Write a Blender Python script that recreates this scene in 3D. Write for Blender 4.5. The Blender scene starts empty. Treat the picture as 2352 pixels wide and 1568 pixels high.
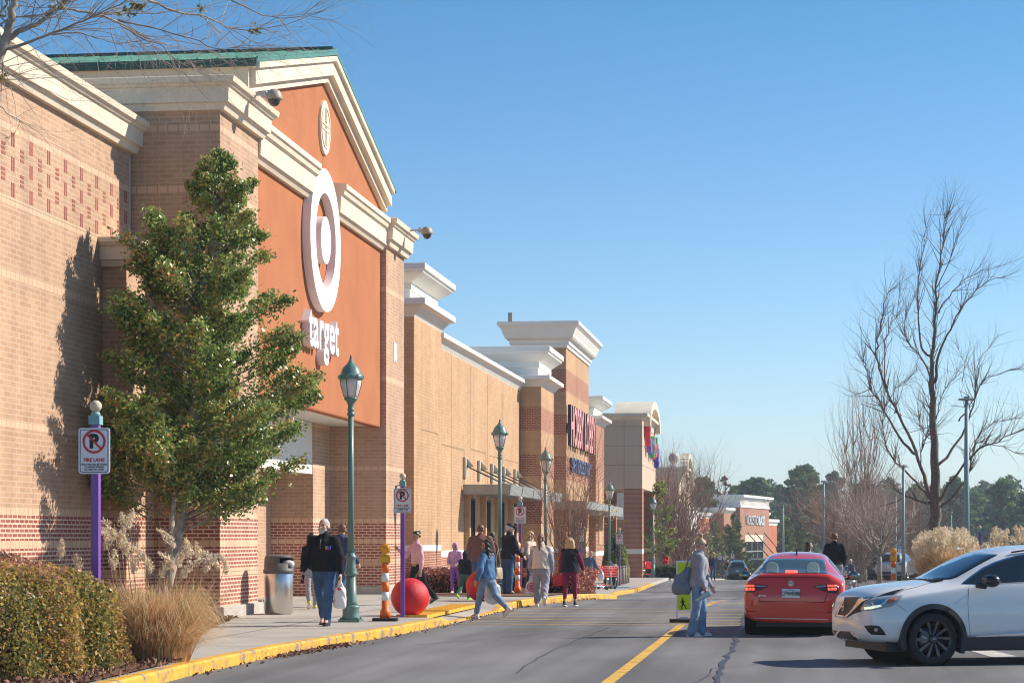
import bpy, math, random
import numpy as np
from mathutils import Vector, Matrix
C = bpy.context.scene.collection
D = bpy.data
rad = math.radians
# ------------------------------------------------------------------ camera, sky, sun, exposure
scene = bpy.context.scene
F, HZ, CX, CZ = 5000.0, 1230.0, 1176.0, 1.68          # the lens and level of the photograph
TH = math.atan((1822.0 - CX) / F)
cam_d = D.cameras.new('camera'); cam = D.objects.new('camera', cam_d); C.objects.link(cam)
cam.location = (0, 0, CZ); cam.rotation_euler = (rad(90), 0, TH)
cam_d.sensor_width = 36; cam_d.lens = 36 * F / 2352; cam_d.shift_y = (HZ - 784) / 2352
cam_d.clip_start = 0.5; cam_d.clip_end = 6000
cam_d.dof.use_dof = True; cam_d.dof.focus_distance = 42; cam_d.dof.aperture_fstop = 16
scene.camera = cam
SUN_EL, SUN_AZ = rad(35), rad(24)                     # azimuth from +X towards +Y
world = D.worlds.new('World'); scene.world = world; world.use_nodes = True
wn = world.node_tree; bg = wn.nodes['Background']
sky = wn.nodes.new('ShaderNodeTexSky'); sky.sky_type = 'NISHITA'; sky.sun_disc = False
sky.sun_elevation = SUN_EL; sky.sun_rotation = rad(90) - SUN_AZ
sky.air_density = 1.0; sky.dust_density = 0.2; sky.ozone_density = 2.0; sky.altitude = 300
hsv = wn.nodes.new('ShaderNodeHueSaturation'); hsv.inputs['Saturation'].default_value = 1.05
tint = wn.nodes.new('ShaderNodeMix'); tint.data_type = 'RGBA'; tint.blend_type = 'MULTIPLY'; tint.inputs[0].default_value = 1; tint.inputs[7].default_value = (.84, .97, 1.10, 1)
wtc = wn.nodes.new('ShaderNodeTexCoord'); wsep = wn.nodes.new('ShaderNodeSeparateXYZ'); wn.links.new(wtc.outputs['Generated'], wsep.inputs[0])
wr = wn.nodes.new('ShaderNodeValToRGB'); e_ = wr.color_ramp.elements; e_[0].position = 0; e_[0].color = (.60, .66, .78, 1); e_[1].position = .26; e_[1].color = (.29, .50, .62, 1)
wn.links.new(wsep.outputs['Z'], wr.inputs[0]); wn.links.new(wr.outputs[0], tint.inputs[7]); wn.links.new(sky.outputs[0], tint.inputs[6]); wn.links.new(tint.outputs[2], hsv.inputs['Color']); wn.links.new(hsv.outputs[0], bg.inputs[0]); bg.inputs[1].default_value = 0.15
sd = D.lights.new('sun', 'SUN'); sd.energy = 4.8; sd.angle = rad(0.5); sd.color = (1.0, 0.9, 0.77)
sun = D.objects.new('sun', sd); C.objects.link(sun)
sdir = Vector((math.cos(SUN_EL) * math.cos(SUN_AZ), math.cos(SUN_EL) * math.sin(SUN_AZ), math.sin(SUN_EL)))
sun.rotation_euler = (-sdir).to_track_quat('-Z', 'Y').to_euler(); sun.location = (60, 40, 60)
vs = scene.view_settings; vs.view_transform = 'Standard'; vs.look = 'None'; vs.gamma = 1; vs.exposure = 0.5
scene.cycles.filter_width = 1.1
rng = random.Random(7)

# ------------------------------------------------------------------ measuring helpers
_s, _c = math.sin(TH), math.cos(TH)
def _ray(px, py):
    a = (px - CX) / F
    return (-_s + a * _c, _c + a * _s, (HZ - py) / F)
def at_depth(px, py, depth):
    d = _ray(px, py); return Vector((d[0] * depth, d[1] * depth, CZ + d[2] * depth))
ROADZ = [(-60, 0), (57, 0), (62, -.12), (70, -.38), (80, -.55), (96, -.8), (127, -.9), (160, -1.55), (200, -2.35), (246, -3.3), (300, -4.4), (380, -5.6), (500, -6.5), (4000, -7)]
def road_z(y):
    for (a, za), (b, zb) in zip(ROADZ, ROADZ[1:]):
        if y <= b:
            t = (y - a) / (b - a); return za + (zb - za) * max(0, t)
    return ROADZ[-1][1]
def ground_at(px, depth, lift=0.0):
    """the spot on the ground seen in this direction at this distance"""
    p = at_depth(px, HZ, depth); p.z = road_z(p.y) + lift; return p

# ------------------------------------------------------------------ materials
MATS = {}
def mat(name, col, rough=.7, metal=0, coat=0, spec=.5, trans=0, alpha=1, emit=None, estr=1, bump=0, bscale=40, var=0, vscale=3, sheen=0, ior=1.45, coords='Object'):
    if name in MATS: return MATS[name]
    m = D.materials.new(name); m.use_nodes = True; nt = m.node_tree; b = nt.nodes['Principled BSDF']
    b.inputs['Base Color'].default_value = (*col, 1); b.inputs['Roughness'].default_value = rough
    b.inputs['Metallic'].default_value = metal; b.inputs['Coat Weight'].default_value = coat
    b.inputs['Specular IOR Level'].default_value = spec; b.inputs['Transmission Weight'].default_value = trans
    b.inputs['Alpha'].default_value = alpha; b.inputs['IOR'].default_value = ior
    if emit: b.inputs['Emission Color'].default_value = (*emit, 1); b.inputs['Emission Strength'].default_value = estr
    tc = nt.nodes.new('ShaderNodeTexCoord')
    if var:
        n = nt.nodes.new('ShaderNodeTexNoise'); n.inputs['Scale'].default_value = vscale; n.inputs['Detail'].default_value = 5
        nt.links.new(tc.outputs[coords], n.inputs['Vector'])
        r = nt.nodes.new('ShaderNodeValToRGB')
        r.color_ramp.elements[0].position = .3; r.color_ramp.elements[1].position = .7
        r.color_ramp.elements[0].color = (*[max(0, x * (1 - var)) for x in col], 1)
        r.color_ramp.elements[1].color = (*[min(1, x * (1 + var)) for x in col], 1)
        nt.links.new(n.outputs[0], r.inputs[0]); nt.links.new(r.outputs[0], b.inputs['Base Color'])
    if bump:
        n2 = nt.nodes.new('ShaderNodeTexNoise'); n2.inputs['Scale'].default_value = bscale; n2.inputs['Detail'].default_value = 4
        nt.links.new(tc.outputs[coords], n2.inputs['Vector'])
        bp = nt.nodes.new('ShaderNodeBump'); bp.inputs['Strength'].default_value = bump; bp.inputs['Distance'].default_value = .02
        nt.links.new(n2.outputs[0], bp.inputs['Height']); nt.links.new(bp.outputs[0], b.inputs['Normal'])
    MATS[name] = m; return m
def brick(name, c1, c2, mortar, w=.21, h=.075, ms=.012, bias=0, bump=.35, off=.5, var=.16):
    if name in MATS: return MATS[name]
    m = D.materials.new(name); m.use_nodes = True; nt = m.node_tree; b = nt.nodes['Principled BSDF']
    b.inputs['Roughness'].default_value = .85; b.inputs['Specular IOR Level'].default_value = .25
    uv = nt.nodes.new('ShaderNodeUVMap'); uv.uv_map = 'UVMap'
    t = nt.nodes.new('ShaderNodeTexBrick'); t.offset = off
    t.inputs['Scale'].default_value = 1; t.inputs['Brick Width'].default_value = w; t.inputs['Row Height'].default_value = h
    t.inputs['Mortar Size'].default_value = ms; t.inputs['Bias'].default_value = bias; t.inputs['Mortar Smooth'].default_value = .1
    t.inputs['Color1'].default_value = (*c1, 1); t.inputs['Color2'].default_value = (*c2, 1); t.inputs['Mortar'].default_value = (*mortar, 1)
    nt.links.new(uv.outputs[0], t.inputs['Vector'])
    n = nt.nodes.new('ShaderNodeTexNoise'); n.inputs['Scale'].default_value = .45; n.inputs['Detail'].default_value = 6; n.inputs['Roughness'].default_value = .65
    nt.links.new(uv.outputs[0], n.inputs['Vector'])
    mp = nt.nodes.new('ShaderNodeMapping'); mp.inputs['Scale'].default_value = (2.2, .16, 1); nt.links.new(uv.outputs[0], mp.inputs[0])
    n3 = nt.nodes.new('ShaderNodeTexNoise'); n3.inputs['Scale'].default_value = 1; n3.inputs['Detail'].default_value = 5; nt.links.new(mp.outputs[0], n3.inputs['Vector'])
    av = nt.nodes.new('ShaderNodeMath'); av.operation = 'ADD'; hf = nt.nodes.new('ShaderNodeMath'); hf.operation = 'MULTIPLY'; hf.inputs[1].default_value = .5
    nt.links.new(n.outputs[0], av.inputs[0]); nt.links.new(n3.outputs[0], av.inputs[1]); nt.links.new(av.outputs[0], hf.inputs[0])
    mr = nt.nodes.new('ShaderNodeMapRange'); mr.inputs['From Min'].default_value = .36; mr.inputs['From Max'].default_value = .64
    mr.inputs['To Min'].default_value = 1 - var; mr.inputs['To Max'].default_value = 1 + var
    nt.links.new(hf.outputs[0], mr.inputs[0])
    mx = nt.nodes.new('ShaderNodeVectorMath'); mx.operation = 'SCALE'
    nt.links.new(t.outputs['Color'], mx.inputs[0]); nt.links.new(mr.outputs[0], mx.inputs['Scale'])
    nt.links.new(mx.outputs[0], b.inputs['Base Color'])
    bp = nt.nodes.new('ShaderNodeBump'); bp.invert = True; bp.inputs['Strength'].default_value = bump; bp.inputs['Distance'].default_value = .01
    nt.links.new(t.outputs['Fac'], bp.inputs['Height']); nt.links.new(bp.outputs[0], b.inputs['Normal'])
    MATS[name] = m; return m
def leafmat(name, cols, rough=.5, spec=.4, trans=.25):
    """foliage whose faces pick their own tint from the face attribute v"""
    if name in MATS: return MATS[name]
    m = D.materials.new(name); m.use_nodes = True; nt = m.node_tree; b = nt.nodes['Principled BSDF']
    a = nt.nodes.new('ShaderNodeAttribute'); a.attribute_name = 'v'
    r = nt.nodes.new('ShaderNodeValToRGB'); els = r.color_ramp.elements
    r.color_ramp.interpolation = 'LINEAR'
    for i, (p, c) in enumerate(cols):
        e = els[i] if i < 2 else els.new(p)
        e.position = p; e.color = (*c, 1)
    nt.links.new(a.outputs['Fac'], r.inputs[0]); nt.links.new(r.outputs[0], b.inputs['Base Color'])
    b.inputs['Roughness'].default_value = rough; b.inputs['Specular IOR Level'].default_value = spec
    if trans:
        tr = nt.nodes.new('ShaderNodeBsdfTranslucent'); nt.links.new(r.outputs[0], tr.inputs[0])
        mx = nt.nodes.new('ShaderNodeMixShader'); mx.inputs[0].default_value = trans
        nt.links.new(b.outputs[0], mx.inputs[1]); nt.links.new(tr.outputs[0], mx.inputs[2])
        nt.links.new(mx.outputs[0], nt.nodes['Material Output'].inputs[0])
    MATS[name] = m; return m

# ------------------------------------------------------------------ mesh builder
class MB:
    def __init__(s): s.v = []; s.f = []; s.m = []; s.sm = []
    def add(s, vs, fs, mi=0, smooth=False):
        o = len(s.v); s.v += [tuple(x) for x in vs]
        for f in fs: s.f.append([i + o for i in f]); s.m.append(mi); s.sm.append(smooth)
        return s
    def box(s, x0, x1, y0, y1, z0, z1, mi=0, skip=''):
        v = [(x0,y0,z0),(x1,y0,z0),(x1,y1,z0),(x0,y1,z0),(x0,y0,z1),(x1,y0,z1),(x1,y1,z1),(x0,y1,z1)]
        fs = {'b':(3,2,1,0),'t':(4,5,6,7),'s':(0,1,5,4),'e':(1,2,6,5),'n':(2,3,7,6),'w':(3,0,4,7)}
        return s.add(v, [f for k, f in fs.items() if k not in skip], mi)
    def tube(s, pts, r, n=8, mi=0, cap=True, smooth=True):
        pts = [Vector(p) for p in pts]
        if not isinstance(r, (list, tuple)): r = [r] * len(pts)
        vs = []; fs = []; prev = None
        for i, p in enumerate(pts):
            t = (pts[min(i+1, len(pts)-1)] - pts[max(i-1, 0)])
            if t.length < 1e-9: t = Vector((0,0,1))
            t.normalize()
            if prev is None: a = t.orthogonal().normalized()
            else:
                a = prev - t * prev.dot(t)
                a = a.normalized() if a.length > 1e-6 else t.orthogonal().normalized()
            prev = a; b = t.cross(a)
            for k in range(n):
                an = 2 * math.pi * k / n
                vs.append(p + (a * math.cos(an) + b * math.sin(an)) * r[i])
        for i in range(len(pts) - 1):
            for k in range(n):
                fs.append((i*n+k, i*n+(k+1) % n, (i+1)*n+(k+1) % n, (i+1)*n+k))
        if cap: fs.append(tuple(range(n))[::-1]); fs.append(tuple(range((len(pts)-1)*n, len(pts)*n)))
        return s.add(vs, fs, mi, smooth)
    def lathe(s, prof, n=16, mi=0, c=(0,0,0), smooth=True, flute=0, M=None, cap=True):
        vs = []; fs = []
        for r, z in prof:
            for k in range(n):
                an = 2 * math.pi * k / n; rr = r * (1 - (flute if k % 2 else 0))
                p = Vector((rr*math.cos(an), rr*math.sin(an), z))
                if M is not None: p = M @ p
                vs.append(p + Vector(c))
        for i in range(len(prof) - 1):
            for k in range(n): fs.append((i*n+k, i*n+(k+1) % n, (i+1)*n+(k+1) % n, (i+1)*n+k))
        if cap: fs.append(tuple(range(n))[::-1]); fs.append(tuple(range((len(prof)-1)*n, len(prof)*n)))
        return s.add(vs, fs, mi, smooth)
    def ell(s, c, r, n=16, mi=0, M=None):
        h = n // 2; prof = [(math.sin(math.pi*i/h) if 0 < i < h else 1e-4, -math.cos(math.pi*i/h)) for i in range(h+1)]
        S = Matrix.Diagonal(Vector(r))
        if M is not None: S = M @ S
        return s.lathe(prof, n, mi, c, True, 0, S)
    def prism(s, poly, a0, a1, axis='x', mi=0, M=None, c=(0,0,0)):
        """poly: 2-D outline; extruded between a0 and a1 along axis"""
        n = len(poly); vs = []
        for a in (a0, a1):
            for (u, w) in poly:
                p = Vector({'x': (a, u, w), 'y': (u, a, w), 'z': (u, w, a)}[axis])
                vs.append((M @ p if M is not None else p) + Vector(c))
        fs = [tuple(range(n))[::-1], tuple(range(n, 2*n))] + [(k, (k+1) % n, n+(k+1) % n, n+k) for k in range(n)]
        return s.add(vs, fs, mi)
    def cornice(s, x0, x1, y0, y1, prof, mi=0, top=True, lean=0):
        """prof: (out, z) rings going up round a rectangle"""
        vs = []; fs = []
        for o, z in prof: vs += [(x0-o,y0-o,z),(x1+o,y0-o,z),(x1+o,y1+o,z),(x0-o,y1+o,z)]
        for i in range(len(prof)-1):
            for k in range(4): fs.append((i*4+k, i*4+(k+1) % 4, (i+1)*4+(k+1) % 4, (i+1)*4+k))
        fs.append((3,2,1,0)); n = (len(prof)-1)*4; fs.append((n,n+1,n+2,n+3))
        return s.add(vs, fs, mi)
    def join(s, other, M=None, mi=None):
        vs = [(M @ Vector(p)) if M is not None else p for p in other.v]
        o = len(s.v); s.v += [tuple(p) for p in vs]
        for f, m_, sm in zip(other.f, other.m, other.sm):
            s.f.append([i+o for i in f]); s.m.append(m_ if mi is None else mi); s.sm.append(sm)
        return s
    def mesh(s, name, mats, origin=(0,0,0)):
        me = D.meshes.new(name); ov = Vector(origin)
        me.from_pydata([tuple(Vector(p) - ov) for p in s.v], [], s.f); 
        for m in (mats if isinstance(mats, (list, tuple)) else [mats]): me.materials.append(m)
        me.polygons.foreach_set('material_index', s.m); me.polygons.foreach_set('use_smooth', s.sm)
        me.update()
        uvl = me.uv_layers.new(name='UVMap').data
        for p in me.polygons:
            n = p.normal; ax, ay, az = abs(n.x), abs(n.y), abs(n.z)
            for li in p.loop_indices:
                q = s.v[me.loops[li].vertex_index]
                uvl[li].uv = (q[0], q[1]) if az > ax and az > ay else ((q[1], q[2]) if ax >= ay else (q[0], q[2]))
        return me
    def build(s, name, mats, parent=None, world=False, bevel=0, sub=0, shade=None, loc=None):
        org = parent.location if (parent is not None and world) else (0,0,0)
        me = s.mesh(name, mats, org)
        o = D.objects.new(name, me); C.objects.link(o)
        if parent is not None: o.parent = parent
        if loc is not None: o.location = loc
        if bevel:
            b = o.modifiers.new('b', 'BEVEL'); b.width = bevel; b.segments = 2; b.limit_method = 'ANGLE'; b.angle_limit = rad(40)
        if sub:
            u = o.modifiers.new('s', 'SUBSURF'); u.levels = sub; u.render_levels = sub
        return o
def tag(o, label=None, cat=None, group=None, kind=None):
    if label: o['label'] = label
    if cat: o['category'] = cat
    if group: o['group'] = group
    if kind: o['kind'] = kind
    return o
def thing(name, label, cat, loc=(0,0,0), rz=0, group=None, scale=1):
    o = D.objects.new(name, None); C.objects.link(o); o.location = loc; o.rotation_euler = (0,0,rz); o.empty_display_size = .2
    o.scale = (scale,)*3
    return tag(o, label, cat, group)
def copy_tree(o, parent=None):
    c = o.copy(); C.objects.link(c); c.parent = parent
    for ch in list(o.children): copy_tree(ch, c)
    return c
def place_copy(root, label, loc, rz=None, scale=None):
    c = copy_tree(root); c.location = loc
    if rz is not None: c.rotation_euler.z = rz
    if scale: c.scale = (scale,)*3
    c['label'] = label; return c
def bake(o):
    """replace an object's mesh by its evaluated one"""
    dg = bpy.context.evaluated_depsgraph_get(); dg.update()
    me = D.meshes.new_from_object(o.evaluated_get(dg)); o.modifiers.clear(); o.data = me; return o
def text_mb(txt, size, depth, bold=0, M=None, xs=1, align='CENTER', spacing=1, res=3):
    """lettering as a mesh: x right, y up, z towards the reader; returns an MB"""
    cu = D.curves.new('t', 'FONT'); cu.body = txt; cu.size = size; cu.extrude = depth/2; cu.offset = bold; cu.align_x = align
    cu.space_character = spacing; cu.resolution_u = res
    o = D.objects.new('t', cu); C.objects.link(o); dg = bpy.context.evaluated_depsgraph_get(); dg.update()
    me = D.meshes.new_from_object(o.evaluated_get(dg)); D.objects.remove(o)
    mb = MB(); mb.add([(v.co.x*xs, v.co.y, v.co.z + depth/2) for v in me.vertices], [tuple(p.vertices) for p in me.polygons])
    # slot 0 front face, slot 1 sides
    for i, p in enumerate(me.polygons): mb.m[i] = 0 if p.normal.z > .7 else 1
    D.meshes.remove(me)
    if M is not None: mb.v = [tuple(M @ Vector(p)) for p in mb.v]
    return mb
FACE_X = Matrix(((0,0,1,0),(1,0,0,0),(0,1,0,0),(0,0,0,1)))      # lettering on a wall that faces +X (reads towards +Y)
FACE_S = Matrix(((1,0,0,0),(0,0,-1,0),(0,1,0,0),(0,0,0,1)))     # lettering on a face towards the camera (-Y)

def leaves_obj(name, m, P, size, parent=None, seed=1, v=None, up=0.0, aspect=.5, nrm=None, loc=None):
    """P: Nx3 leaf centres; each leaf is a folded diamond"""
    r = np.random.RandomState(seed); n = len(P)
    sz = (size * (0.6 + .8 * r.rand(n)))[:, None] if np.isscalar(size) else np.asarray(size)[:, None]
    a = r.randn(n, 3); a[:, 2] += up; a /= np.linalg.norm(a, axis=1)[:, None]
    b = r.randn(n, 3)
    if nrm is not None: b = np.cross(a, nrm + .6*r.randn(n,3))
    b -= a * (a * b).sum(1)[:, None]; b /= np.linalg.norm(b, axis=1)[:, None] + 1e-9
    c = np.cross(a, b)
    p0 = P - a*sz*.5; p1 = P + b*sz*aspect*.5 + c*sz*.08; p2 = P + a*sz*.5; p3 = P - b*sz*aspect*.5 + c*sz*.08
    V = np.stack([p0, p1, p2, p3], 1).reshape(-1, 3).astype(np.float32)
    me = D.meshes.new(name); me.vertices.add(4*n); me.vertices.foreach_set('co', V.ravel())
    me.loops.add(4*n); me.loops.foreach_set('vertex_index', np.arange(4*n, dtype=np.int32))
    me.polygons.add(n); me.polygons.foreach_set('loop_start', np.arange(0, 4*n, 4, dtype=np.int32))
    me.update(calc_edges=True); me.materials.append(m)
    at = me.attributes.new('v', 'FLOAT', 'FACE'); at.data.foreach_set('value', (r.rand(n) if v is None else v).astype(np.float32))
    o = D.objects.new(name, me); C.objects.link(o)
    if parent is not None: o.parent = parent
    if loc is not None: o.location = loc
    return o
def tri_tubes(name, m, segs, parent=None, loc=None, n=3):
    """segs: array (k,8): p0 xyz, r0, p1 xyz, r1 -> thin prisms; used for twigs and stalks"""
    S = np.asarray(segs, dtype=np.float64).reshape(-1, 8); k = len(S)
    A, ra, B, rb = S[:, :3], S[:, 3], S[:, 4:7], S[:, 7]
    t = B - A; t /= np.linalg.norm(t, axis=1)[:, None] + 1e-9
    h = np.where(np.abs(t[:, 2:3]) < .9, np.array([[0, 0, 1.]]), np.array([[1., 0, 0]]))
    u = np.cross(t, h); u /= np.linalg.norm(u, axis=1)[:, None]; w = np.cross(t, u)
    V = np.zeros((k, 2*n, 3))
    for i in range(n):
        d = u*math.cos(2*math.pi*i/n) + w*math.sin(2*math.pi*i/n)
        V[:, i] = A + d*ra[:, None]; V[:, n+i] = B + d*rb[:, None]
    idx = []
    for i in range(n): j = (i+1) % n; idx.append([i, j, n+j, n+i])
    L = (np.arange(k)[:, None, None]*2*n + np.array(idx)[None]).reshape(-1)
    me = D.meshes.new(name); me.vertices.add(k*2*n); me.vertices.foreach_set('co', V.astype(np.float32).ravel())
    me.loops.add(len(L)); me.loops.foreach_set('vertex_index', L.astype(np.int32))
    me.polygons.add(k*n); me.polygons.foreach_set('loop_start', np.arange(0, k*n*4, 4, dtype=np.int32))
    me.update(calc_edges=True); me.materials.append(m)
    me.polygons.foreach_set('use_smooth', [True]*(k*n))
    o = D.objects.new(name, me); C.objects.link(o)
    if parent is not None: o.parent = parent
    if loc is not None: o.location = loc
    return o
# ------------------------------------------------------------------ the ground
asphalt = mat('asphalt', (.085,.085,.09), rough=.9, spec=.3)
def _asphalt():
    nt = asphalt.node_tree; b = nt.nodes['Principled BSDF']; tc = nt.nodes.new('ShaderNodeTexCoord')
    def noise(sc, det, sx=1, sy=1):
        mp = nt.nodes.new('ShaderNodeMapping'); mp.inputs['Scale'].default_value = (sx, sy, 1)
        nt.links.new(tc.outputs['Object'], mp.inputs[0])
        n = nt.nodes.new('ShaderNodeTexNoise'); n.inputs['Scale'].default_value = sc; n.inputs['Detail'].default_value = det
        nt.links.new(mp.outputs[0], n.inputs['Vector']); return n
    def ramp(n, a, ca, b_, cb):
        r = nt.nodes.new('ShaderNodeValToRGB'); r.color_ramp.elements[0].position = a; r.color_ramp.elements[1].position = b_
        r.color_ramp.elements[0].color = (*[ca]*3, 1); r.color_ramp.elements[1].color = (*[cb]*3, 1); nt.links.new(n.outputs[0], r.inputs[0]); return r
    big = ramp(noise(.35, 6, 1, .35), .35, .62, .65, 1.12); fine = ramp(noise(55, 6), .3, .6, .7, 1.4); tyre = ramp(noise(1.2, 3, 1, .03), .4, .82, .6, 1.1)
    m1 = nt.nodes.new('ShaderNodeMix'); m1.data_type = 'RGBA'; m1.blend_type = 'MULTIPLY'; m1.inputs[0].default_value = 1
    m2 = nt.nodes.new('ShaderNodeMix'); m2.data_type = 'RGBA'; m2.blend_type = 'MULTIPLY'; m2.inputs[0].default_value = 1
    m3 = nt.nodes.new('ShaderNodeMix'); m3.data_type = 'RGBA'; m3.blend_type = 'MULTIPLY'; m3.inputs[0].default_value = 1
    nt.links.new(big.outputs[0], m1.inputs[6]); nt.links.new(fine.outputs[0], m1.inputs[7])
    nt.links.new(m1.outputs[2], m2.inputs[6]); nt.links.new(tyre.outputs[0], m2.inputs[7])
    nt.links.new(m2.outputs[2], m3.inputs[6]); m3.inputs[7].default_value = (.20, .20, .208, 1)
    nt.links.new(m3.outputs[2], b.inputs['Base Color'])
    bn = noise(90, 3); bp = nt.nodes.new('ShaderNodeBump'); bp.inputs['Strength'].default_value = .7; bp.inputs['Distance'].default_value = .012
    nt.links.new(bn.outputs[0], bp.inputs['Height']); nt.links.new(bp.outputs[0], b.inputs['Normal'])
_asphalt()
soil = mat('soil', (.09,.075,.05), rough=1, var=.3, vscale=.2)
def strip(ys, xl, xr, dz, mb=None, mi=0, thick=0):
    """a sheet that follows the fall of the street; xl, xr: numbers or functions of y"""
    mb = mb or MB(); f = lambda a, y: a(y) if callable(a) else a
    vs = []; 
    for y in ys: vs += [(f(xl, y), y, road_z(y)+dz), (f(xr, y), y, road_z(y)+dz)]
    mb.add(vs, [(2*i, 2*i+1, 2*i+3, 2*i+2) for i in range(len(ys)-1)], mi)
    if thick:
        n = len(ys); vb = [(x, y, z-thick) for x, y, z in vs]
        mb.add(vs + vb, [(2*i+1, 2*n+2*i+1, 2*n+2*i+3, 2*i+3) for i in range(n-1)], mi)
    return mb
YS = [-60, -10, 10, 20, 30, 40, 50, 57, 62, 66, 70, 80, 88, 96, 110, 127, 145, 160, 180, 200, 225, 246, 270, 300, 340, 380, 500]
tag(strip(YS + [900, 2000, 4000], -2500, 2500, -.03).build('ground', soil), kind='structure')
tag(strip(YS, -30, 160, 0).build('road', asphalt), kind='structure')
# kerb line of the shopping pavement
KERB = [(10,-7.1),(22,-7.08),(25.5,-7.2),(28,-7.2),(30,-7.15),(33.4,-6.9),(36,-6.68),(38.5,-6.6),(40.3,-6.52),(48.6,-6.45),(51.6,-6.42),(53,-6.25),(54.5,-5.85),(56.5,-5.62),(60,-5.5),(66,-5.5),(70,-5.65),(74,-6.0),(78,-6.4),(84,-6.7),(98,-6.85),(110,-7.05),(127,-7.2),(160,-7.3),(200,-7.4),(300,-7.4)]
def kx(y):
    for (a, xa), (b, xb) in zip(KERB, KERB[1:]):
        if y <= b: return xa + (xb-xa)*max(0, (y-a)/(b-a))
    return KERB[-1][1]
def klift(y):                 # the dropped kerb at the crossing
    if 40.3 < y < 48.6: return .03 + .12*max(0, 1-min(y-40.3, 48.6-y)/1.0)
    return .15
concrete = mat('pavement_concrete', (.40,.375,.335), rough=.9, spec=.2, var=.14, vscale=.8, bump=.15, bscale=60)
KW = .16
ky = sorted(set([y for y, _ in KERB] + [40.8,41.3,42,44,46,47.6,48.1,50,52.3,58,62,72,90,120,145,180,246]))
mb = MB(); vs = []
for y in ky:
    x = kx(y) - KW; z = road_z(y); vs += [(x, y, z+klift(y)), (x-1.1, y, z+.15), (-14.5, y, z+.15)]
for i in range(len(ky)-1):
    a, b = 3*i, 3*i+3; mb.add([vs[a], vs[a+1], vs[b+1], vs[b], vs[a+2], vs[b+2]], [(1,0,3,2),(4,1,2,5)])
tag(mb.build('pavement', concrete), kind='structure')
kpaint = mat('kerb_yellow', (.72,.40,.05), rough=.75, spec=.3)
def _kp():
    nt = kpaint.node_tree; b = nt.nodes['Principled BSDF']; tc = nt.nodes.new('ShaderNodeTexCoord')
    n = nt.nodes.new('ShaderNodeTexNoise'); n.inputs['Scale'].default_value = 3.5; n.inputs['Detail'].default_value = 8; n.inputs['Roughness'].default_value = .7
    nt.links.new(tc.outputs['Object'], n.inputs['Vector'])
    r = nt.nodes.new('ShaderNodeValToRGB'); e = r.color_ramp.elements
    e[0].position = .40; e[0].color = (.24,.22,.19,1); e[1].position = .455; e[1].color = (.62,.33,.05,1)
    e2 = e.new(.6); e2.color = (.76,.43,.06,1)
    nt.links.new(n.outputs[0], r.inputs[0]); nt.links.new(r.outputs[0], b.inputs['Base Color'])
_kp()
plainkerb = mat('kerb_concrete', (.42,.39,.34), rough=.9, var=.15, vscale=2)
def kerb_mesh(name, y0, y1, m):
    ys = [y for y in ky if y0 <= y <= y1]; fine = []
    for a, b in zip(ys, ys[1:]):
        n = max(1, int((b-a)/1.5)); fine += [a+(b-a)*i/n for i in range(n)]
    fine.append(ys[-1]); mb = MB(); vs = []
    for y in fine:
        x = kx(y); z = road_z(y); h = klift(y); vs += [(x+.012, y, z-.02), (x+.012, y, z+h-.03), (x-.01, y, z+h), (x-KW, y, z+h)]
    mb.add(vs, [(4*i+j, 4*i+4+j, 4*i+5+j, 4*i+1+j) for i in range(len(fine)-1) for j in range(3)])
    return tag(mb.build(name, m), kind='structure')
kerb_mesh('kerb', 10, 110, kpaint); kerb_mesh('kerb', 110, 300, plainkerb)
# joints in pavement and kerb
mb = MB()
for y in [26.5,29.5,32.5,35.5,38.5]: mb.add([(-10, y, .154),(kx(y)-KW, y, .154),(kx(y)-KW, y+.02, .154),(-10, y+.02, .154)], [(0,1,2,3)])
for x in (-8.6,): mb.add([(x, 28.5, .154),(x+.02, 28.5, .154),(x+.02, 56, .154),(x, 56, .154)], [(0,1,2,3)])
for y in [52,60,68]: mb.add([(-11, y, road_z(y)+.154),(kx(y)-KW-1, y, road_z(y)+.154),(kx(y)-KW-1, y+.02, road_z(y)+.154),(-11, y+.02, road_z(y)+.154)], [(0,1,2,3)])
tag(mb.build('pavement_joints', mat('joint', (.16,.15,.13), rough=1)), kind='structure')
# yellow tactile pad at the dropped kerb
mb = MB(); tm = mat('tactile_yellow', (.78,.42,.03), rough=.6)
for i in range(26):
    y0 = 41.1 + i*.27
    mb.box(-7.55, -6.95, y0, y0+.245, .10, .165 if i % 2 else .172)
tag(mb.build('paving', tm), kind='structure')
# mulch bed beside the store
mulch = mat('mulch', (.17,.085,.05), rough=1, var=.6, vscale=18, bump=1, bscale=45)
BED = [(10,-7.3),(22,-7.26),(25.3,-7.38),(26.2,-7.7),(28.3,-8.1),(32,-9.0),(36,-9.75),(39.3,-10.3),(39.4,-12)]
bx = lambda y: next((xa+(xb-xa)*(y-a)/(b-a) for (a,xa),(b,xb) in zip(BED, BED[1:]) if y <= b), -12)
tag(strip([10,16,22,25.3,26.2,28.3,30,32,34,36,38,39.3,39.4], -12.3, bx, .17).build('mulch_bed', mulch), kind='structure')
rs = np.random.RandomState(3); P = []
while len(P) < 9000:
    y = rs.uniform(20, 39.3); x = rs.uniform(-12.2, bx(y)+.12)
    P.append((x, y, .19+.02*rs.rand()))
chips = leafmat('bark_chips', [(0,(.10,.045,.03)),(.6,(.22,.11,.07)),(1,(.42,.27,.18))], rough=.9, trans=0)
tag(leaves_obj('bark_mulch', chips, np.array(P), .07, seed=4), 'loose brown bark chips covering the bed beside the store wall', 'mulch', kind='stuff')
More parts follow.
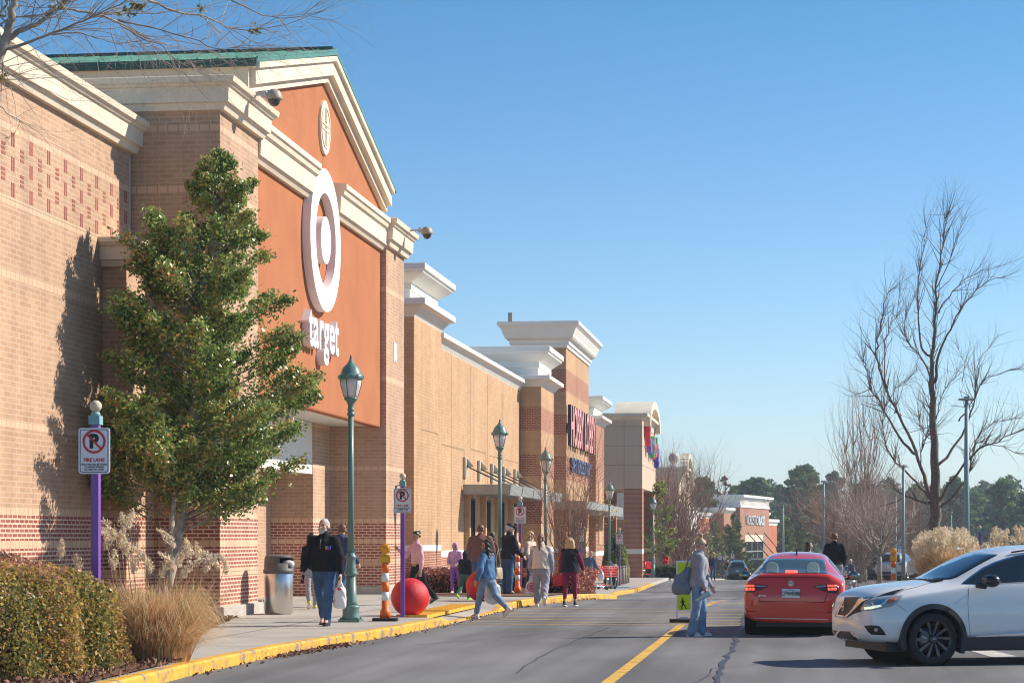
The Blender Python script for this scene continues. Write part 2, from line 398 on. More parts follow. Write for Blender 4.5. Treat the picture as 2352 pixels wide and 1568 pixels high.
# dead leaves along the gutter
P = []
for _ in range(900):
    y = rs.choice([rs.uniform(25, 60), rs.normal(30.6, .7), rs.normal(32.3, .5)]); P.append((kx(y) + .03 + abs(rs.normal(0, .13)), y, road_z(y)+.012+.02*rs.rand()))
tag(leaves_obj('fallen_leaves', chips, np.array(P), .06, seed=5), 'dry brown leaves blown against the yellow kerb', 'leaves', kind='stuff')
# ------------------------------------------------------------------ road markings
ypaint = mat('road_yellow', (.62,.37,.06), rough=.75, var=.3, vscale=5); wpaint = mat('road_white', (.5,.48,.43), rough=.8, var=.25, vscale=5)
def poly_strip(pts, w, dz=.006, mb=None):
    mb = mb or MB(); n = len(pts); vs = []
    for i, (x, y) in enumerate(pts):
        ax, ay = pts[max(i-1,0)]; bx_, by = pts[min(i+1,n-1)]; L = math.hypot(bx_-ax, by-ay) or 1; nx, ny = (by-ay)/L, -(bx_-ax)/L
        ww = w[i] if isinstance(w, (list, tuple)) else w
        vs += [(x-nx*ww/2, y-ny*ww/2, road_z(y)+dz), (x+nx*ww/2, y+ny*ww/2, road_z(y)+dz)]
    mb.add(vs, [(2*i, 2*i+1, 2*i+3, 2*i+2) for i in range(n-1)]); return mb
mb = MB()
def G(px, py, lift=0):
    d = _ray(px, py); t = (lift-CZ)/d[2]; return (d[0]*t, d[1]*t)
poly_strip([G(1340,1620), G(1395,1568), G(1480,1502), G(1566,1434)], .15, mb=mb)
poly_strip([G(1622,1391), G(1636,1384), G(1662,1376.5)], .15, mb=mb)
poly_strip([(-.9,58),(-.55,64)], .15, mb=mb)
tag(mb.build('road_markings_lane', ypaint), kind='structure')
mb = MB()
for i, y in enumerate([40.9, 42.0, 43.3, 44.9, 46.6, 48.2, 50.0]):
    poly_strip([(-6.35, y+.15), (-3, y+.05), (0, y), (3.4, y)], .10, mb=mb)
poly_strip([(-6.2, 54.5), (3, 54.2)], .12, mb=mb)
tag(mb.build('road_markings_crossing', ypaint), kind='structure')
mb = MB()
a = G(2210,1487); b = G(2300,1508)
mb.add([(*G(2200,1486),.006),(*G(2250,1486),.006),(*G(2352,1511),.006),(*G(2285,1511),.006)], [(0,3,2,1)])
poly_strip([G(2368,1494), (5.2, 31.5), (5.8, 30.4), (8, 29.8)], .12, mb=mb)
tag(mb.build('road_markings_white', wpaint), kind='structure')
# sealed cracks in the asphalt
tar = mat('tar', (.055,.055,.06), rough=.6, spec=.5); mb = MB()
def crack(pts, w):
    out = []
    for (x0,y0),(x1,y1) in zip(pts, pts[1:]):
        for k in range(6):
            t = k/6; out.append((x0+(x1-x0)*t+rng.uniform(-.04,.04), y0+(y1-y0)*t))
    out.append(pts[-1]); poly_strip(out, [w*rng.uniform(.5,1.4) for _ in out], .008, mb)
crack([G(1640,1600), G(1652,1555), G(1668,1515), G(1682,1490), G(1694,1465), G(1705,1440), G(1712,1415)], .07)
crack([G(1180,1545), G(1250,1505), G(1330,1468), G(1400,1440)], .018)
crack([(-2.2,56),(-1.9,75),(-1.2,92),(-.4,112),(.4,130)], .09)
crack([(-5.8,33),(-4.6,36),(-3.9,39)], .02); crack([(3,34),(5,45),(7,60)], .05)
crack([G(1560,1600), G(1640,1535), G(1700,1530), G(1780,1520)], .014)
tag(mb.build('road_cracks', tar), kind='structure')
# blue accessible patch on the far pavement
tag(strip([96,100], -9.2, -7.4, .156).build('pavement_marking', mat('blue_paint', (.06,.16,.34), rough=.7)), kind='structure')

# ------------------------------------------------------------------ building materials
tan = brick('tan_brick', (.425,.265,.17), (.50,.325,.21), (.55,.39,.285), w=.28, h=.088, ms=.010)
tan2 = brick('sand_brick', (.49,.305,.175), (.56,.355,.205), (.44,.27,.16), w=.4, h=.1, ms=.009)
redb = brick('red_brick', (.26,.075,.055), (.36,.14,.10), (.66,.48,.36), ms=.014)
redb2 = brick('dark_red_brick', (.27,.075,.045), (.37,.115,.065), (.52,.37,.26), ms=.013)
orangeb = brick('orange_brick', (.50,.15,.07), (.56,.18,.09), (.42,.2,.12), w=.3, h=.1, ms=.01)
soldier = brick('soldier_brick', (.63,.42,.28), (.67,.45,.30), (.38,.27,.19), w=.2, h=1.0, ms=.01, off=0, bump=.3)
stucco = mat('orange_stucco', (.44,.172,.082), rough=.95, spec=.15, var=.09, vscale=.9, bump=.2, bscale=120)
cream = mat('cream_stucco', (.74,.64,.50), rough=.9, spec=.2, var=.10, vscale=1.2)
white = mat('white_paint', (.78,.76,.70), rough=.7, spec=.3, var=.05, vscale=.8)
conc = mat('concrete', (.45,.42,.37), rough=.95, var=.12, vscale=3)
taupe = mat('taupe_panel', (.60,.46,.345), rough=.9, spec=.2, var=.05, vscale=.5)
green_metal = mat('green_roof_metal', (.08,.24,.185), rough=.45, spec=.5, var=.15, vscale=1.5)
dkgreen = mat('dark_green_trim', (.015,.07,.06), rough=.5)
glass_d = mat('dark_glass', (.012,.016,.02), rough=.06, spec=.8)
darkm = mat('dark_metal', (.03,.03,.032), rough=.5)
greym = mat('grey_metal', (.33,.34,.32), rough=.5, metal=.3, var=.1, vscale=3)
signwhite = mat('sign_white', (.86,.86,.88), rough=.4, spec=.4)
signside = mat('sign_side', (.82,.78,.78), rough=.5)
def banded(x0, x1, y0, y1, levels, mb=None):
    mb = mb or MB()
    for (za, m), (zb, _) in zip(levels, levels[1:]): mb.box(x0, x1, y0, y1, za, zb, m, skip='bt')
    z = levels[-1][0]; mb.add([(x0,y0,z),(x1,y0,z),(x1,y1,z),(x0,y1,z)], [(0,1,2,3)], 0); return mb
def lowbands(top, extra=()):
    L = [(-.6,2),(.93,1),(1.075,2),(1.475,1),(1.6,2),(2.02,1),(2.13,0),(3.40,1),(3.50,0),(5.75,1),(5.87,0)] + list(extra)
    return [l for l in L if l[0] < top] + [(top, 0)]
BM = [tan, soldier, redb]
def crown(z0, z1, k=1):
    h = z1-z0; return [(0,z0),(.10*k,z0+.002),(.15*k,z0+.2*h),(.21*k,z0+.22*h),(.23*k,z0+.68*h),(.27*k,z0+.7*h),(.30*k,z0+.78*h),(.34*k,z0+.8*h),(.36*k,z1-.02),(.33*k,z1)]
# ------------------------------------------------------------------ the big store with the round sign
st = thing('store_building', 'tan brick superstore with an orange gabled front and a large white round sign', 'store', (-14, 45, 0))
Bd = lambda mb, n, m, p=None, **k: mb.build(n, m, p or st, world=True, **k)
w1 = banded(-40, -12.3, 24, 39.5, lowbands(6.92, ) [:-1] + [(6.92,1),(7.03,0),(8.09,1),(8.19,0),(8.84,0)])
Bd(w1, 'wall', BM)
Bd(banded(-12.3, -11.86, 37.83, 39.53, lowbands(6.6)), 'pier', BM)
MB_ = MB(); MB_.cornice(-12.6, -11.86, 37.83, 39.53, crown(6.5, 7.02, .8)); Bd(MB_, 'pier_cornice', cream)
MB_ = MB(); MB_.cornice(-40, -12.3, 22, 39.46, crown(8.82, 9.42)); Bd(MB_, 'cornice', cream)
up = [(8.10,1),(8.22,0),(9.24,1),(9.35,0)]
Bd(banded(-20, -10.6, 39.55, 42.47, lowbands(9.62, up)), 'pier', BM)
MB_ = MB(); MB_.cornice(-13.1, -10.6, 39.55, 42.47, crown(9.6, 10.2)); Bd(MB_, 'pier_cornice', cream)
Bd(banded(-20, -10.6, 56.26, 58.9, lowbands(9.3, up[:2])), 'pier', BM)
MB_ = MB(); MB_.cornice(-20, -10.6, 56.26, 58.9, crown(9.28, 9.98)); Bd(MB_, 'pier_cornice', cream)
# concrete plinths
for (x0_, x1_, y0_, y1_) in ((-12.2,-10.5,39.46,42.56), (-12.2,-10.5,56.17,58.99), (-12.25,-11.78,37.75,39.4)): Bd(MB().box(x0_, x1_, y0_, y1_, -.3, .36), 'plinth', conc, bevel=.02)
# accent bricks in the panel of wall
MB_ = MB(); 
for j in range(36):
    y = 24.4 + j*.42
    if j % 2:
        for z in (7.06, 7.47, 7.86): [MB_.box(-12.31, -12.294, y+k*.09, y+k*.09+.05, z, z+.22) for k in (0, 1)]
    else:
        for z in (7.27, 7.67): [MB_.box(-12.31, -12.294, y-.01, y+.15, z+k*.075, z+k*.075+.045) for k in range(3)]
Bd(MB_, 'accent_bricks', mat('accent_brick', (.33,.12,.09), rough=.9, var=.2, vscale=1))
# orange gable wall over the entrance
yc, yl, yr = 49.2, 42.4, 56.5
gz = lambda y: 12.62 - abs(y-yc)*(.262 if y > yc else .234)
MB_ = MB(); MB_.prism([(42.47,4.53),(56.26,4.53),(56.26,10.0),(56.5,10.0),(56.5,gz(56.5)),(yc,gz(yc)),(42.0,gz(42.0)),(42.0,10.25),(42.47,10.25)][::-1], -11.0, -10.75, 'x')
Bd(MB_, 'gable_wall', stucco)
MB_ = MB(); MB_.box(-10.752, -10.747, yc-.015, yc+.015, 4.6, 12.3); MB_.box(-10.752,-10.747,42.5,56.2,4.535,4.57)
Bd(MB_, 'stucco_joint', mat('stucco_joint', (.35,.12,.05), rough=1))
def rake(x0, x1, dtop, dbot):
    mb = MB(); e = 7.32
    t = [(yc-e, gz(yc-e)+dtop), (yc, gz(yc)+dtop), (yc+e, gz(yc+e)+dtop)]; b = [(yc+e, gz(yc+e)+dbot), (yc, gz(yc)+dbot), (yc-e, gz(yc-e)+dbot)]
    return mb.prism((t+b)[::-1], x0, x1, 'x')
r_ = rake(-10.745, -10.62, -.0, -.50); r_.join(rake(-10.62, -10.5, .02, -.34)); r_.join(rake(-10.50, -10.42, .1, -.02))
# return of the fascia along the near eave
ze = gz(yc-7.32)
r_.box(-24, -10.62, yc-7.32-.12, yc-7.32, ze-.42, ze+.02); r_.box(-24, -10.5, yc-7.32-.2, yc-7.322, ze-.02, ze+.09); r_.box(-24, -10.75, yc-7.32+.01, yc-7.1, ze-1.2, ze-.42)
Bd(r_, 'gable_trim', cream)
roof = thing_roof = None
R_ = MB(); e = 7.55
pr = [(yc-e, gz(yc-e)+.10), (yc, gz(yc)+.12), (yc+e, gz(yc+e)+.10), (yc+e, gz(yc+e)+.15), (yc, gz(yc)+.20), (yc-e, gz(yc-e)+.18)]
R_.prism(pr, -24, -10.41, 'x')
for k in range(34):
    x = -10.4 - k*.4
    R_.prism([(yc-e-.01, gz(yc-e)+.17), (yc, gz(yc)+.215), (yc, gz(yc)+.26), (yc-e-.01, gz(yc-e)+.215)], x-.03, x, 'x')
rf = Bd(R_, 'roof', green_metal)
R_ = MB(); R_.box(-24, -10.42, yc-e-.05, yc-e+.02, gz(yc-e)+.02, gz(yc-e)+.175); R_.build('roof_edge', dkgreen, rf).location = -Vector(st.location); R_ = MB(); R_.box(-22, -10.5, yc-.12, yc+.12, gz(yc)+.24, gz(yc)+.3)
R_.build('ridge_cap', dkgreen, rf).location = -Vector(st.location)
# belt course either side of the round sign
def belt(y0, y1):
    mb = MB(); pf = [(-10.76,9.16),(-10.66,9.16),(-10.60,9.26),(-10.55,9.28),(-10.53,9.66),(-10.47,9.70),(-10.44,9.80),(-10.40,9.82),(-10.40,9.94),(-10.76,9.98)]
    return mb.prism([(p[0], p[1]) for p in pf][::-1], y0, y1, 'y')
Bd(belt(42.47, 47.5), 'belt_course', cream); Bd(belt(50.2, 56.5), 'belt_course', cream)
# round sign, the dot and the lettering
cyS, czS, RS = 48.62, 8.40, 1.62
Mx = Matrix(((0,0,1,0),(1,0,0,0),(0,1,0,0),(0,0,0,1)))
def ringX(r0, r1, x0, x1, cy, cz, n=72):
    vs = []; fs = []
    for x in (x0, x1):
        for r in (r0, r1):
            for k in range(n): a = 2*math.pi*k/n; vs.append((x, cy+r*math.cos(a), cz+r*math.sin(a)))
    A, B, Cc, Dd = 0, n, 2*n, 3*n
    for k in range(n):
        j = (k+1) % n
        fs += [(Cc+k, Dd+k, Dd+j, Cc+j), (B+k, Dd+k, Dd+j, B+j), (A+j, Cc+j, Cc+k, A+k), (A+k, A+j, B+j, B+k)]
    return vs, fs
sg = thing('round_sign', None, None); del_ = sg; sg.parent = st; sg.location = Vector((-10.6, cyS, czS)) - Vector(st.location)
def sgb(mb, name, m): 
    o = mb.build(name, m, sg); o.location = -Vector((-10.6, cyS, czS)); return o
vs_, fs_ = ringX(RS*.656, RS, -10.74, -10.55, cyS, czS); m_ = MB(); m_.add(vs_, fs_); m_.m = [0 if i % 4 == 0 else 1 for i in range(len(m_.f))]
sgb(m_, 'ring', [signwhite, signside])
vs_, fs_ = ringX(.001, RS*.331, -10.74, -10.55, cyS, czS, 48); m_ = MB(); m_.add(vs_, fs_); m_.m = [0 if i % 4 == 0 else 1 for i in range(len(m_.f))]
sgb(m_, 'dot', [signwhite, signside])
tx = text_mb('target', 1.36, .18, bold=.022, M=Matrix.Translation((-10.745, 48.52, 5.9)) @ FACE_X, xs=.93, spacing=1.04)
Bd(tx, 'letters', [signwhite, signside])
# medallion
m_ = MB(); m_.prism([(yc+.03+.56*math.cos(a)*.96, 11.08+.62*math.sin(a)) for a in [2*math.pi*k/48 for k in range(48)]], -10.76, -10.69, 'x')
for a in (0, 90): 
    for o in (-.06, .06): (m_.box(-10.70, -10.675, yc+.02+o, yc+.05+o, 10.66, 11.5) if a else m_.box(-10.70, -10.674, yc-.36, yc+.42, 11.065+o, 11.095+o))
v_, f_ = ringX(.44, .48, -10.70, -10.67, yc+.03, 11.08, 40); m_.add(v_, f_)
Bd(m_, 'medallion', cream)
# entrance recess under the gable
m_ = MB(); m_.box(-12.1, -10.76, 42.47, 56.26, 4.56, 4.7); Bd(m_, 'soffit', white)
for y in (45, 47.2, 49.4, 51.6, 53.6): Bd(MB().lathe([(.09, 4.553), (.09, 4.57)], 16, 0, (-11.5, y, 0)), 'downlight', mat('lampglass', (.75,.75,.7), rough=.3))
lv = [(-.6,2),(.93,1),(1.075,2),(1.475,1),(1.6,2),(2.02,1),(2.13,0),(3.40,1),(3.50,0),(4.45,1),(4.56,1)]
Bd(banded(-19, -12.1, 54.2, 60.5, lv), 'recess_wall', BM)
Bd(banded(-19, -12.1, 42.5, 45.0, lv), 'recess_wall', BM)
m_ = MB(); m_.box(-12.9, -12.12, 45.0, 54.2, 3.25, 4.56); Bd(m_, 'lintel_panel', white)
m_ = MB(); m_.box(-17.1, -17.0, 45, 54.2, 0, 3.3); Bd(m_, 'glass_doors', glass_d)
m_ = MB()
for k in range(9): m_.box(-16.98, -16.9, 45.2+k*1.1, 45.27+k*1.1, .1, 3.2)
m_.box(-16.99, -16.91, 45, 54.2, 2.3, 2.4); Bd(m_, 'door_frame', darkm)
Bd(MB().box(-12.02, -10.9, 44, 45.0, -.2, .36), 'plinth', conc); Bd(MB().box(-12.0, -11.9, 54.3, 56.1, -.2, .38), 'plinth', conc)
# roof mass behind
m_ = MB(); m_.box(-40, -13.2, 39.6, 62, 0, 8.9, skip='b'); Bd(m_, 'rear_wall', tan)
m_ = MB(); m_.box(-12.36, -12.28, 39.37, 39.45, .3, 8.8); Bd(m_, 'downpipe', mat('pipe_grey', (.45,.42,.4), rough=.5))
# wall lanterns
def lantern(y, x=-10.6, z=2.75, s=1.0):
    m_ = MB(); c = (x+.26*s, y, 0)
    m_.tube([(x, y, z+.28*s), (x+.1*s, y, z+.42*s), (x+.24*s, y, z+.38*s), (x+.26*s, y, z+.26*s)], .018*s, 6)
    m_.box(x, x+.03, y-.05*s, y+.05*s, z-.1*s, z+.4*s)
    m_.lathe([(.02*s, z+.3*s), (.1*s, z+.24*s), (.17*s, z+.16*s), (.18*s, z+.12*s)], 12, 0, c)
    o = Bd(m_, 'wall_lantern', dkgreen)
    g_ = MB(); g_.lathe([(.15*s, z+.12*s), (.13*s, z-.1*s), (.06*s, z-.3*s), (.02*s, z-.33*s)], 12, 0, c)
    g_.build('shade', mat('lantern_glass', (.62,.62,.58), rough=.3), o).location = -Vector(st.location)
lantern(41.1, s=.7); lantern(57.6, s=.7)
# small louvre on the far pier
m_ = MB(); m_.box(-10.62, -10.585, 57.3, 57.75, 6.35, 6.85); Bd(m_, 'vent', signwhite)
def dome_camera(loc, label):
    t = thing('security_camera', label, 'camera', loc, group='dome cameras on the store cornices', scale=.88); s = 1
    m_ = MB(); m_.box(-.5, -.1, -.03, .03, .1, .16); m_.box(-.14, -.04, -.05, .05, .05, .2); m_.build('bracket', mat('cam_grey', (.55,.55,.55), rough=.5), t)
    m_ = MB(); m_.lathe([(.001,.24),(.06,.23),(.13,.19),(.17,.11),(.18,.04),(.18,.0)][::-1], 20, 0, (.12,0,0)); m_.build('housing', mat('cam_tan', (.42,.34,.25), rough=.45), t)
    m_ = MB(); m_.ell((.12,0,0), (.14,.14,.15), 18); m_.build('dome', mat('cam_dome', (.05,.045,.05), rough=.08, spec=.8), t)
dome_camera((-10.0, 40.9, 10.05), 'dome camera hanging beside the taller cornice, left of the orange gable')
dome_camera((-9.9, 57.9, 9.8), 'dome camera hanging off the low cornice at the right foot of the gable')

# ------------------------------------------------------------------ craft shop
hb = thing('craft_shop', 'sand brick shop with white cornices, a tall striped tower and red sign lettering', 'shop', (-14, 90, -1))
Hd = lambda mb, n, m, p=None, **k: mb.build(n, m, p or hb, world=True, **k)
HM = [tan2, soldier, redb2, white]
Hd(banded(-30, -11.2, 63.9, 69.0, [(-1,2),(1.22,3),(1.40,0),(8.2,0)]), 'pier', HM)
def flare(z0, z1, o=.4): h = z1-z0; return [(0,z0),(.02,z0+.08*h),(o*.55,z0+.55*h),(o*.85,z0+.62*h),(o,z0+.66*h),(o,z1),(o-.05,z1+.01)]
def tier(z0, z1, o, s=-.15):
    h = z1-z0; return [(s,z0),(s,z0+.28*h),(s+.05,z0+.3*h),(s+.05,z0+.5*h),(s+.1,z0+.52*h),(o*.8,z0+.75*h),(o*.85,z0+.8*h),(o,z0+.83*h),(o,z1),(o-.05,z1+.01)]
m_ = MB(); m_.cornice(-30, -11.2, 63.9, 69.0, flare(8.2, 8.72)); m_.cornice(-30, -11.2, 63.9, 69.0, tier(8.72, 9.75, .4)); Hd(m_, 'cornice', white)
Hd(banded(-30, -11.4, 69.0, 91.0, [(-1.4,2),(1.0,3),(1.2,0),(7.8,0)]), 'wall', HM)
m_ = MB(); m_.cornice(-30, -11.4, 69.3, 92.0, flare(7.78, 8.2, .28)); Hd(m_, 'wall_cornice', white)
PL = [(-1.5,2),(1.0,3),(1.2,0),(2.2,2),(3.13,0),(4.17,2),(5.09,0),(6.12,2),(7.09,0),(7.95,0)]
Hd(banded(-30, -10.5, 90.85, 95.7, PL), 'pier', HM)
m_ = MB(); m_.cornice(-30, -10.5, 90.85, 95.7, flare(7.95, 8.4)); m_.cornice(-16, -10.5, 90.85, 95.7, tier(8.4, 9.62, .4)); Hd(m_, 'cornice', white)
TL = [(-2,2),(.9,3),(1.1,0),(2.1,2),(3.4,0),(4.3,2),(5.4,0),(6.38,2),(7.35,0),(8.43,2),(9.47,0),(10.45,0)]
Hd(banded(-12.9, -10.5, 100.9, 112.2, TL), 'tower', HM)
m_ = MB(); z0 = 10.43; m_.cornice(-13.0, -10.5, 100.9, 112.2, [(0,z0),(.06,z0+.01),(.08,z0+.16),(.14,z0+.18),(.15,z0+.36),(.3,z0+.42),(.36,z0+.5),(.4,z0+.62),(.52,z0+.9),(.62,z0+1.0),(.66,z0+1.03),(.66,z0+1.2),(.6,z0+1.21)])
Hd(m_, 'tower_cornice', white)
Hd(banded(-30, -11.6, 95.7, 122, [(-2,2),(.9,3),(1.1,0),(7.6,0)]), 'wall', HM)
Hd(banded(-20, -10.5, 116.3, 121.5, [(-2,2),(.6,3),(.85,2),(7.69,2)]), 'pier', HM)
m_ = MB(); m_.cornice(-20, -10.5, 116.3, 121.5, flare(7.69, 8.12)); m_.cornice(-14, -10.5, 116.3, 121.5, tier(8.12, 9.15, .42)); Hd(m_, 'cornice', white)
m_ = MB(); m_.box(-10.52, -10.46, 118.0, 120.0, 1.2, 4.6); Hd(m_, 'panel', tan2)
m_ = MB(); m_.box(-13.5,-10.9,112.3,116.2,8.6,8.9); m_.box(-13.5,-10.7,112.3,116.2,7.6,7.85); m_.box(-13.4,-11,112.3,116.2,7.2,8.6); m_.box(-13.6,-10.9,112.3,114.5,9.5,9.9); Hd(m_, 'cornice', white)
m_ = MB(); m_.box(-13.1, -12.9, 99.9, 100.1, 11.6, 12.0); Hd(m_, 'roof_vent', greym)
# control joints and recessed panels on the long wall
m_ = MB(); mj = mat('brick_joint', (.30,.20,.12), rough=1)
for y in (72.3, 76.6, 81.0, 85.4): m_.box(-11.41, -11.394, y, y+.03, 1.2, 7.7)
for (y0, y1, zt) in ((65.2, 68.3, 4.9), (70.2, 75.2, 4.65), (76.8, 80.6, 4.75), (81.6, 85.2, 4.7), (86.2, 90.2, 4.7)):
    x = -11.2 if y0 < 69 else -11.4
    m_.box(x-.01, x+.006, y0, y1, zt, zt+.035); m_.box(x-.01, x+.006, y1-.02, y1+.02, 1.2, zt); 
Hd(m_, 'brick_joints', mj)
# narrow windows under a flat canopy
for y0 in (75.6, 79.6, 83.6, 87.4):
    m_ = MB(); m_.box(-11.5, -11.385, y0, y0+1.9, -.3, 3.0); fr = Hd(m_, 'window', glass_d)
    m_ = MB()
    for y in (y0, y0+.62, y0+1.25, y0+1.84): m_.box(-11.39, -11.34, y, y+.06, -.3, 3.0)
    m_.box(-11.392, -11.345, y0, y0+1.9, .9, .96); m_.box(-11.392, -11.345, y0, y0+1.9, 2.94, 3.02)
    m_.build('frame', darkm, fr).location = -Vector(hb.location)
    m_ = MB(); m_.box(-11.45, -11.2, y0-.45, y0-.1, -.6, 3.1); Hd(m_, 'window_pier', [tan2])
m_ = MB()
for k in range(5):
    y0 = 74.6 + k*3.4; m_.box(-11.35, -9.9, y0, y0+3.2, 3.28, 3.32)
    m_.prism([(-9.9,3.1),(-9.72,3.1),(-9.66,3.45),(-9.9,3.5)], y0, y0+3.2, 'y'); m_.box(-11.35, -9.75, y0-.04, y0, 3.12, 3.46)
Hd(m_, 'canopy', greym)
for k in range(5):
    y = 75.2 + k*3.45; pl = MB()
    for o in (-.5, -.17, .17, .5): Hd(MB().tube([(-11.3, y+o*.3, 4.1), (-9.9, y+o, 3.45)], .016, 5), 'canopy_rod', darkm)
    pl.box(-11.39, -11.3, y-.32, y+.32, 3.72, 4.42); pl.prism([(-11.3,4.05),(-11.3,4.4),(-11.05,4.1)], y-.02, y+.02, 'y'); Hd(pl, 'canopy_bracket', mat('bracket_cream', (.52,.47,.36), rough=.6))
Hd(MB().box(-11.4, -9.4, 113.0, 121.0, 2.75, 3.25), 'canopy', greym); Hd(MB().box(-11.2,-9.2,97,112,2.9,3.25), 'canopy', greym)
m_ = MB(); m_.box(-10.62, -10.48, 103, 110.5, -1.6, 2.8); Hd(m_, 'glass_doors', glass_d)
red_face = mat('sign_red_face', (.86,.33,.31), rough=.35); blk = mat('sign_black', (.015,.015,.018), rough=.5); navy_side = mat('sign_side_dark', (.03,.015,.02), rough=.5)
tx = text_mb('HOBBY LOBBY', 2.35, .17, bold=.05, M=Matrix.Translation((-10.42, 107.05, 5.95)) @ FACE_X, xs=.80)
tx.v = [(x, y, 5.95+(z-5.95)*1.12) for x, y, z in tx.v]
Hd(tx, 'letters', [red_face, navy_side])
tx = text_mb('CRAFTS  HOME DECOR  FABRIC', .95, .1, bold=.012, M=Matrix.Translation((-10.44, 107.0, 4.72)) @ FACE_X, xs=.72)
Hd(tx, 'small_letters', [mat('sign_blue_face', (.10,.20,.48), rough=.35), blk])

# ------------------------------------------------------------------ party shop on brick columns
pb = thing('party_shop', 'taupe panelled shop with an arched parapet standing on square brick columns', 'shop', (-12, 135, -1))
Pd = lambda mb, n, m, p=None, **k: mb.build(n, m, p or pb, world=True, **k)
xe = -8.95; y0, y1 = 130, 142.6
m_ = MB(); m_.box(-20, xe, y0, y1, 4.5, 8.62); Pd(m_, 'wall', taupe)
m_ = MB(); m_.cornice(-20, xe, y0, y1, [(0,8.6),(.12,8.68),(.2,8.76),(.2,8.8),(.34,8.82),(.34,9.0),(.28,9.02)]); Pd(m_, 'cornice', cream)
m_ = MB()
for z in (5.9, 7.05, 8.2): m_.box(-20, xe+.006, y0-.006, y1, z, z+.03)
for x in (-10.05,): m_.box(x, x+.03, y0-.007, y0, 4.5, 8.6)
Pd(m_, 'panel_joints', mat('taupe_joint', (.30,.22,.17), rough=1))
# arched parapet
ac, aw = 136.6, 5.2
arc = [(ac+aw*math.cos(a), 8.3+1.75*math.sin(a)) for a in [math.pi*k/20 for k in range(21)]]
arci = [(ac+(aw-.75)*math.cos(a), 8.3+1.3*math.sin(a)) for a in [math.pi*k/20 for k in range(20, -1, -1)]]
m_ = MB(); 
for k in range(20):
    a_, b_ = arc[k], arc[k+1]; c_, d_ = arci[19-k], arci[20-k]
    m_.prism([a_, b_, c_, d_], -10.8, xe+.4, 'x')
m_.prism(arci, -10.7, xe+.02, 'x'); Pd(m_, 'parapet', cream)
for (cx_, cy_) in ((-9.5, 130.6), (-9.5, 141.6), (-12.0, 131), (-14.5, 130.6), (-12, 141.6)):
    Pd(banded(cx_-.55, cx_+.55, cy_-.6, cy_+.6, [(-2.5,2),(.6,3),(.9,2),(4.48,2)]), 'column', HM)
Pd(banded(-20, -12.6, 131.5, 150, [(-2.5,2),(.6,3),(.9,0),(4.48,0)]), 'recess_wall', [orangeb, soldier, redb2, white])
m_ = MB(); m_.box(-12.62, -12.55, 134, 140, -1.5, 2.5); Pd(m_, 'glass_doors', glass_d)
cols = [('P',(.75,.02,.03),1.0,2.9),('a',(.30,.10,.45),.2,2.2),('r',(.02,.25,.60),.0,2.6),('t',(.02,.42,.12),-.35,2.9),('y',(.85,.12,.25),.5,2.5),('c',(.80,.08,.04),-.1,2.2),('i',(.02,.45,.15),.1,2.4),('ty',(.12,.10,.50),-.65,2.3)]
yy = 131.5
for ch, cc, dz, szz in cols:
    tx = text_mb(ch, szz*.72, .3, bold=.06, M=Matrix.Translation((xe+.06, yy, 6.75+dz*.4)) @ FACE_X, xs=1.0, align='LEFT')
    Pd(tx, 'letter', [mat('party_'+ch, cc, rough=.4)]*2); yy += .8 if ch == 'i' else 1.22
# ------------------------------------------------------------------ farther shops
fb = thing('finial_shop', 'cream shop with a curved parapet and a stone ball on its corner', 'shop', (-12, 190, -2))
Fd = lambda mb, n, m, p=None, **k: mb.build(n, m, p or fb, world=True, **k)
Fd(banded(-30, -9.6, 184, 205, [(-3,2),(3.2,0),(7.0,0)]), 'wall', [cream, soldier, redb2])
m_ = MB(); m_.cornice(-30, -9.6, 184, 190, [(0,6.3),(.1,6.35),(.5,6.9),(.6,6.95),(.6,7.2),(.8,7.25),(.8,7.45)]); Fd(m_, 'cornice', cream)
m_ = MB(); m_.lathe([(.35,7.45),(.3,7.6),(.15,7.75),(.2,7.9)], 16, 0, (-10.1, 186, 0)); m_.ell((-10.1,186,8.3), (.47,.47,.47), 20); Fd(m_, 'ball_finial', mat('weathered_stone', (.55,.50,.44), rough=.9, var=.45, vscale=1.6))
arc = [(198+5.0*math.cos(a), 6.6+2.1*math.sin(a)) for a in [math.pi*k/16 for k in range(17)]]
m_ = MB(); m_.prism([(203,4)]+arc+[(193,4)], -9.8, -9.55, 'x'); Fd(m_, 'parapet', cream)
m_ = MB()
for k in range(16):
    a, b = arc[k], arc[k+1]; m_.prism([a, b, (b[0], b[1]+.45), (a[0], a[1]+.4)], -10.0, -9.25, 'x')
m_.box(-10.0,-9.25,202.8,206,6.2,6.7); Fd(m_, 'parapet_coping', cream)
Fd(banded(-9.6, -8.8, 176, 177.2, [(-3,2),(3.6,2)]), 'column', [cream, soldier, redb2])
m_ = MB(); m_.box(-14, -8.6, 174, 179, 3.0, 4.4); Fd(m_, 'portico', cream)
wb = thing('gabled_shop', 'small white gabled shop front far down the row', 'shop', (-12, 235, -3))
m_ = MB(); m_.box(-25, -11.2, 232, 262, -4, 4.6); m_.prism([(234,4.6),(240,6.8),(246,4.6)], -14, -11.1, 'x'); m_.build('wall', white, wb, world=True)
m_ = MB(); m_.prism([(233.5,4.5),(240,6.9),(246.5,4.5),(246.5,4.8),(240,7.2),(233.5,4.8)], -14.2, -10.9, 'x'); m_.build('roof', mat('roof_grey', (.3,.32,.33), rough=.8), wb, world=True)

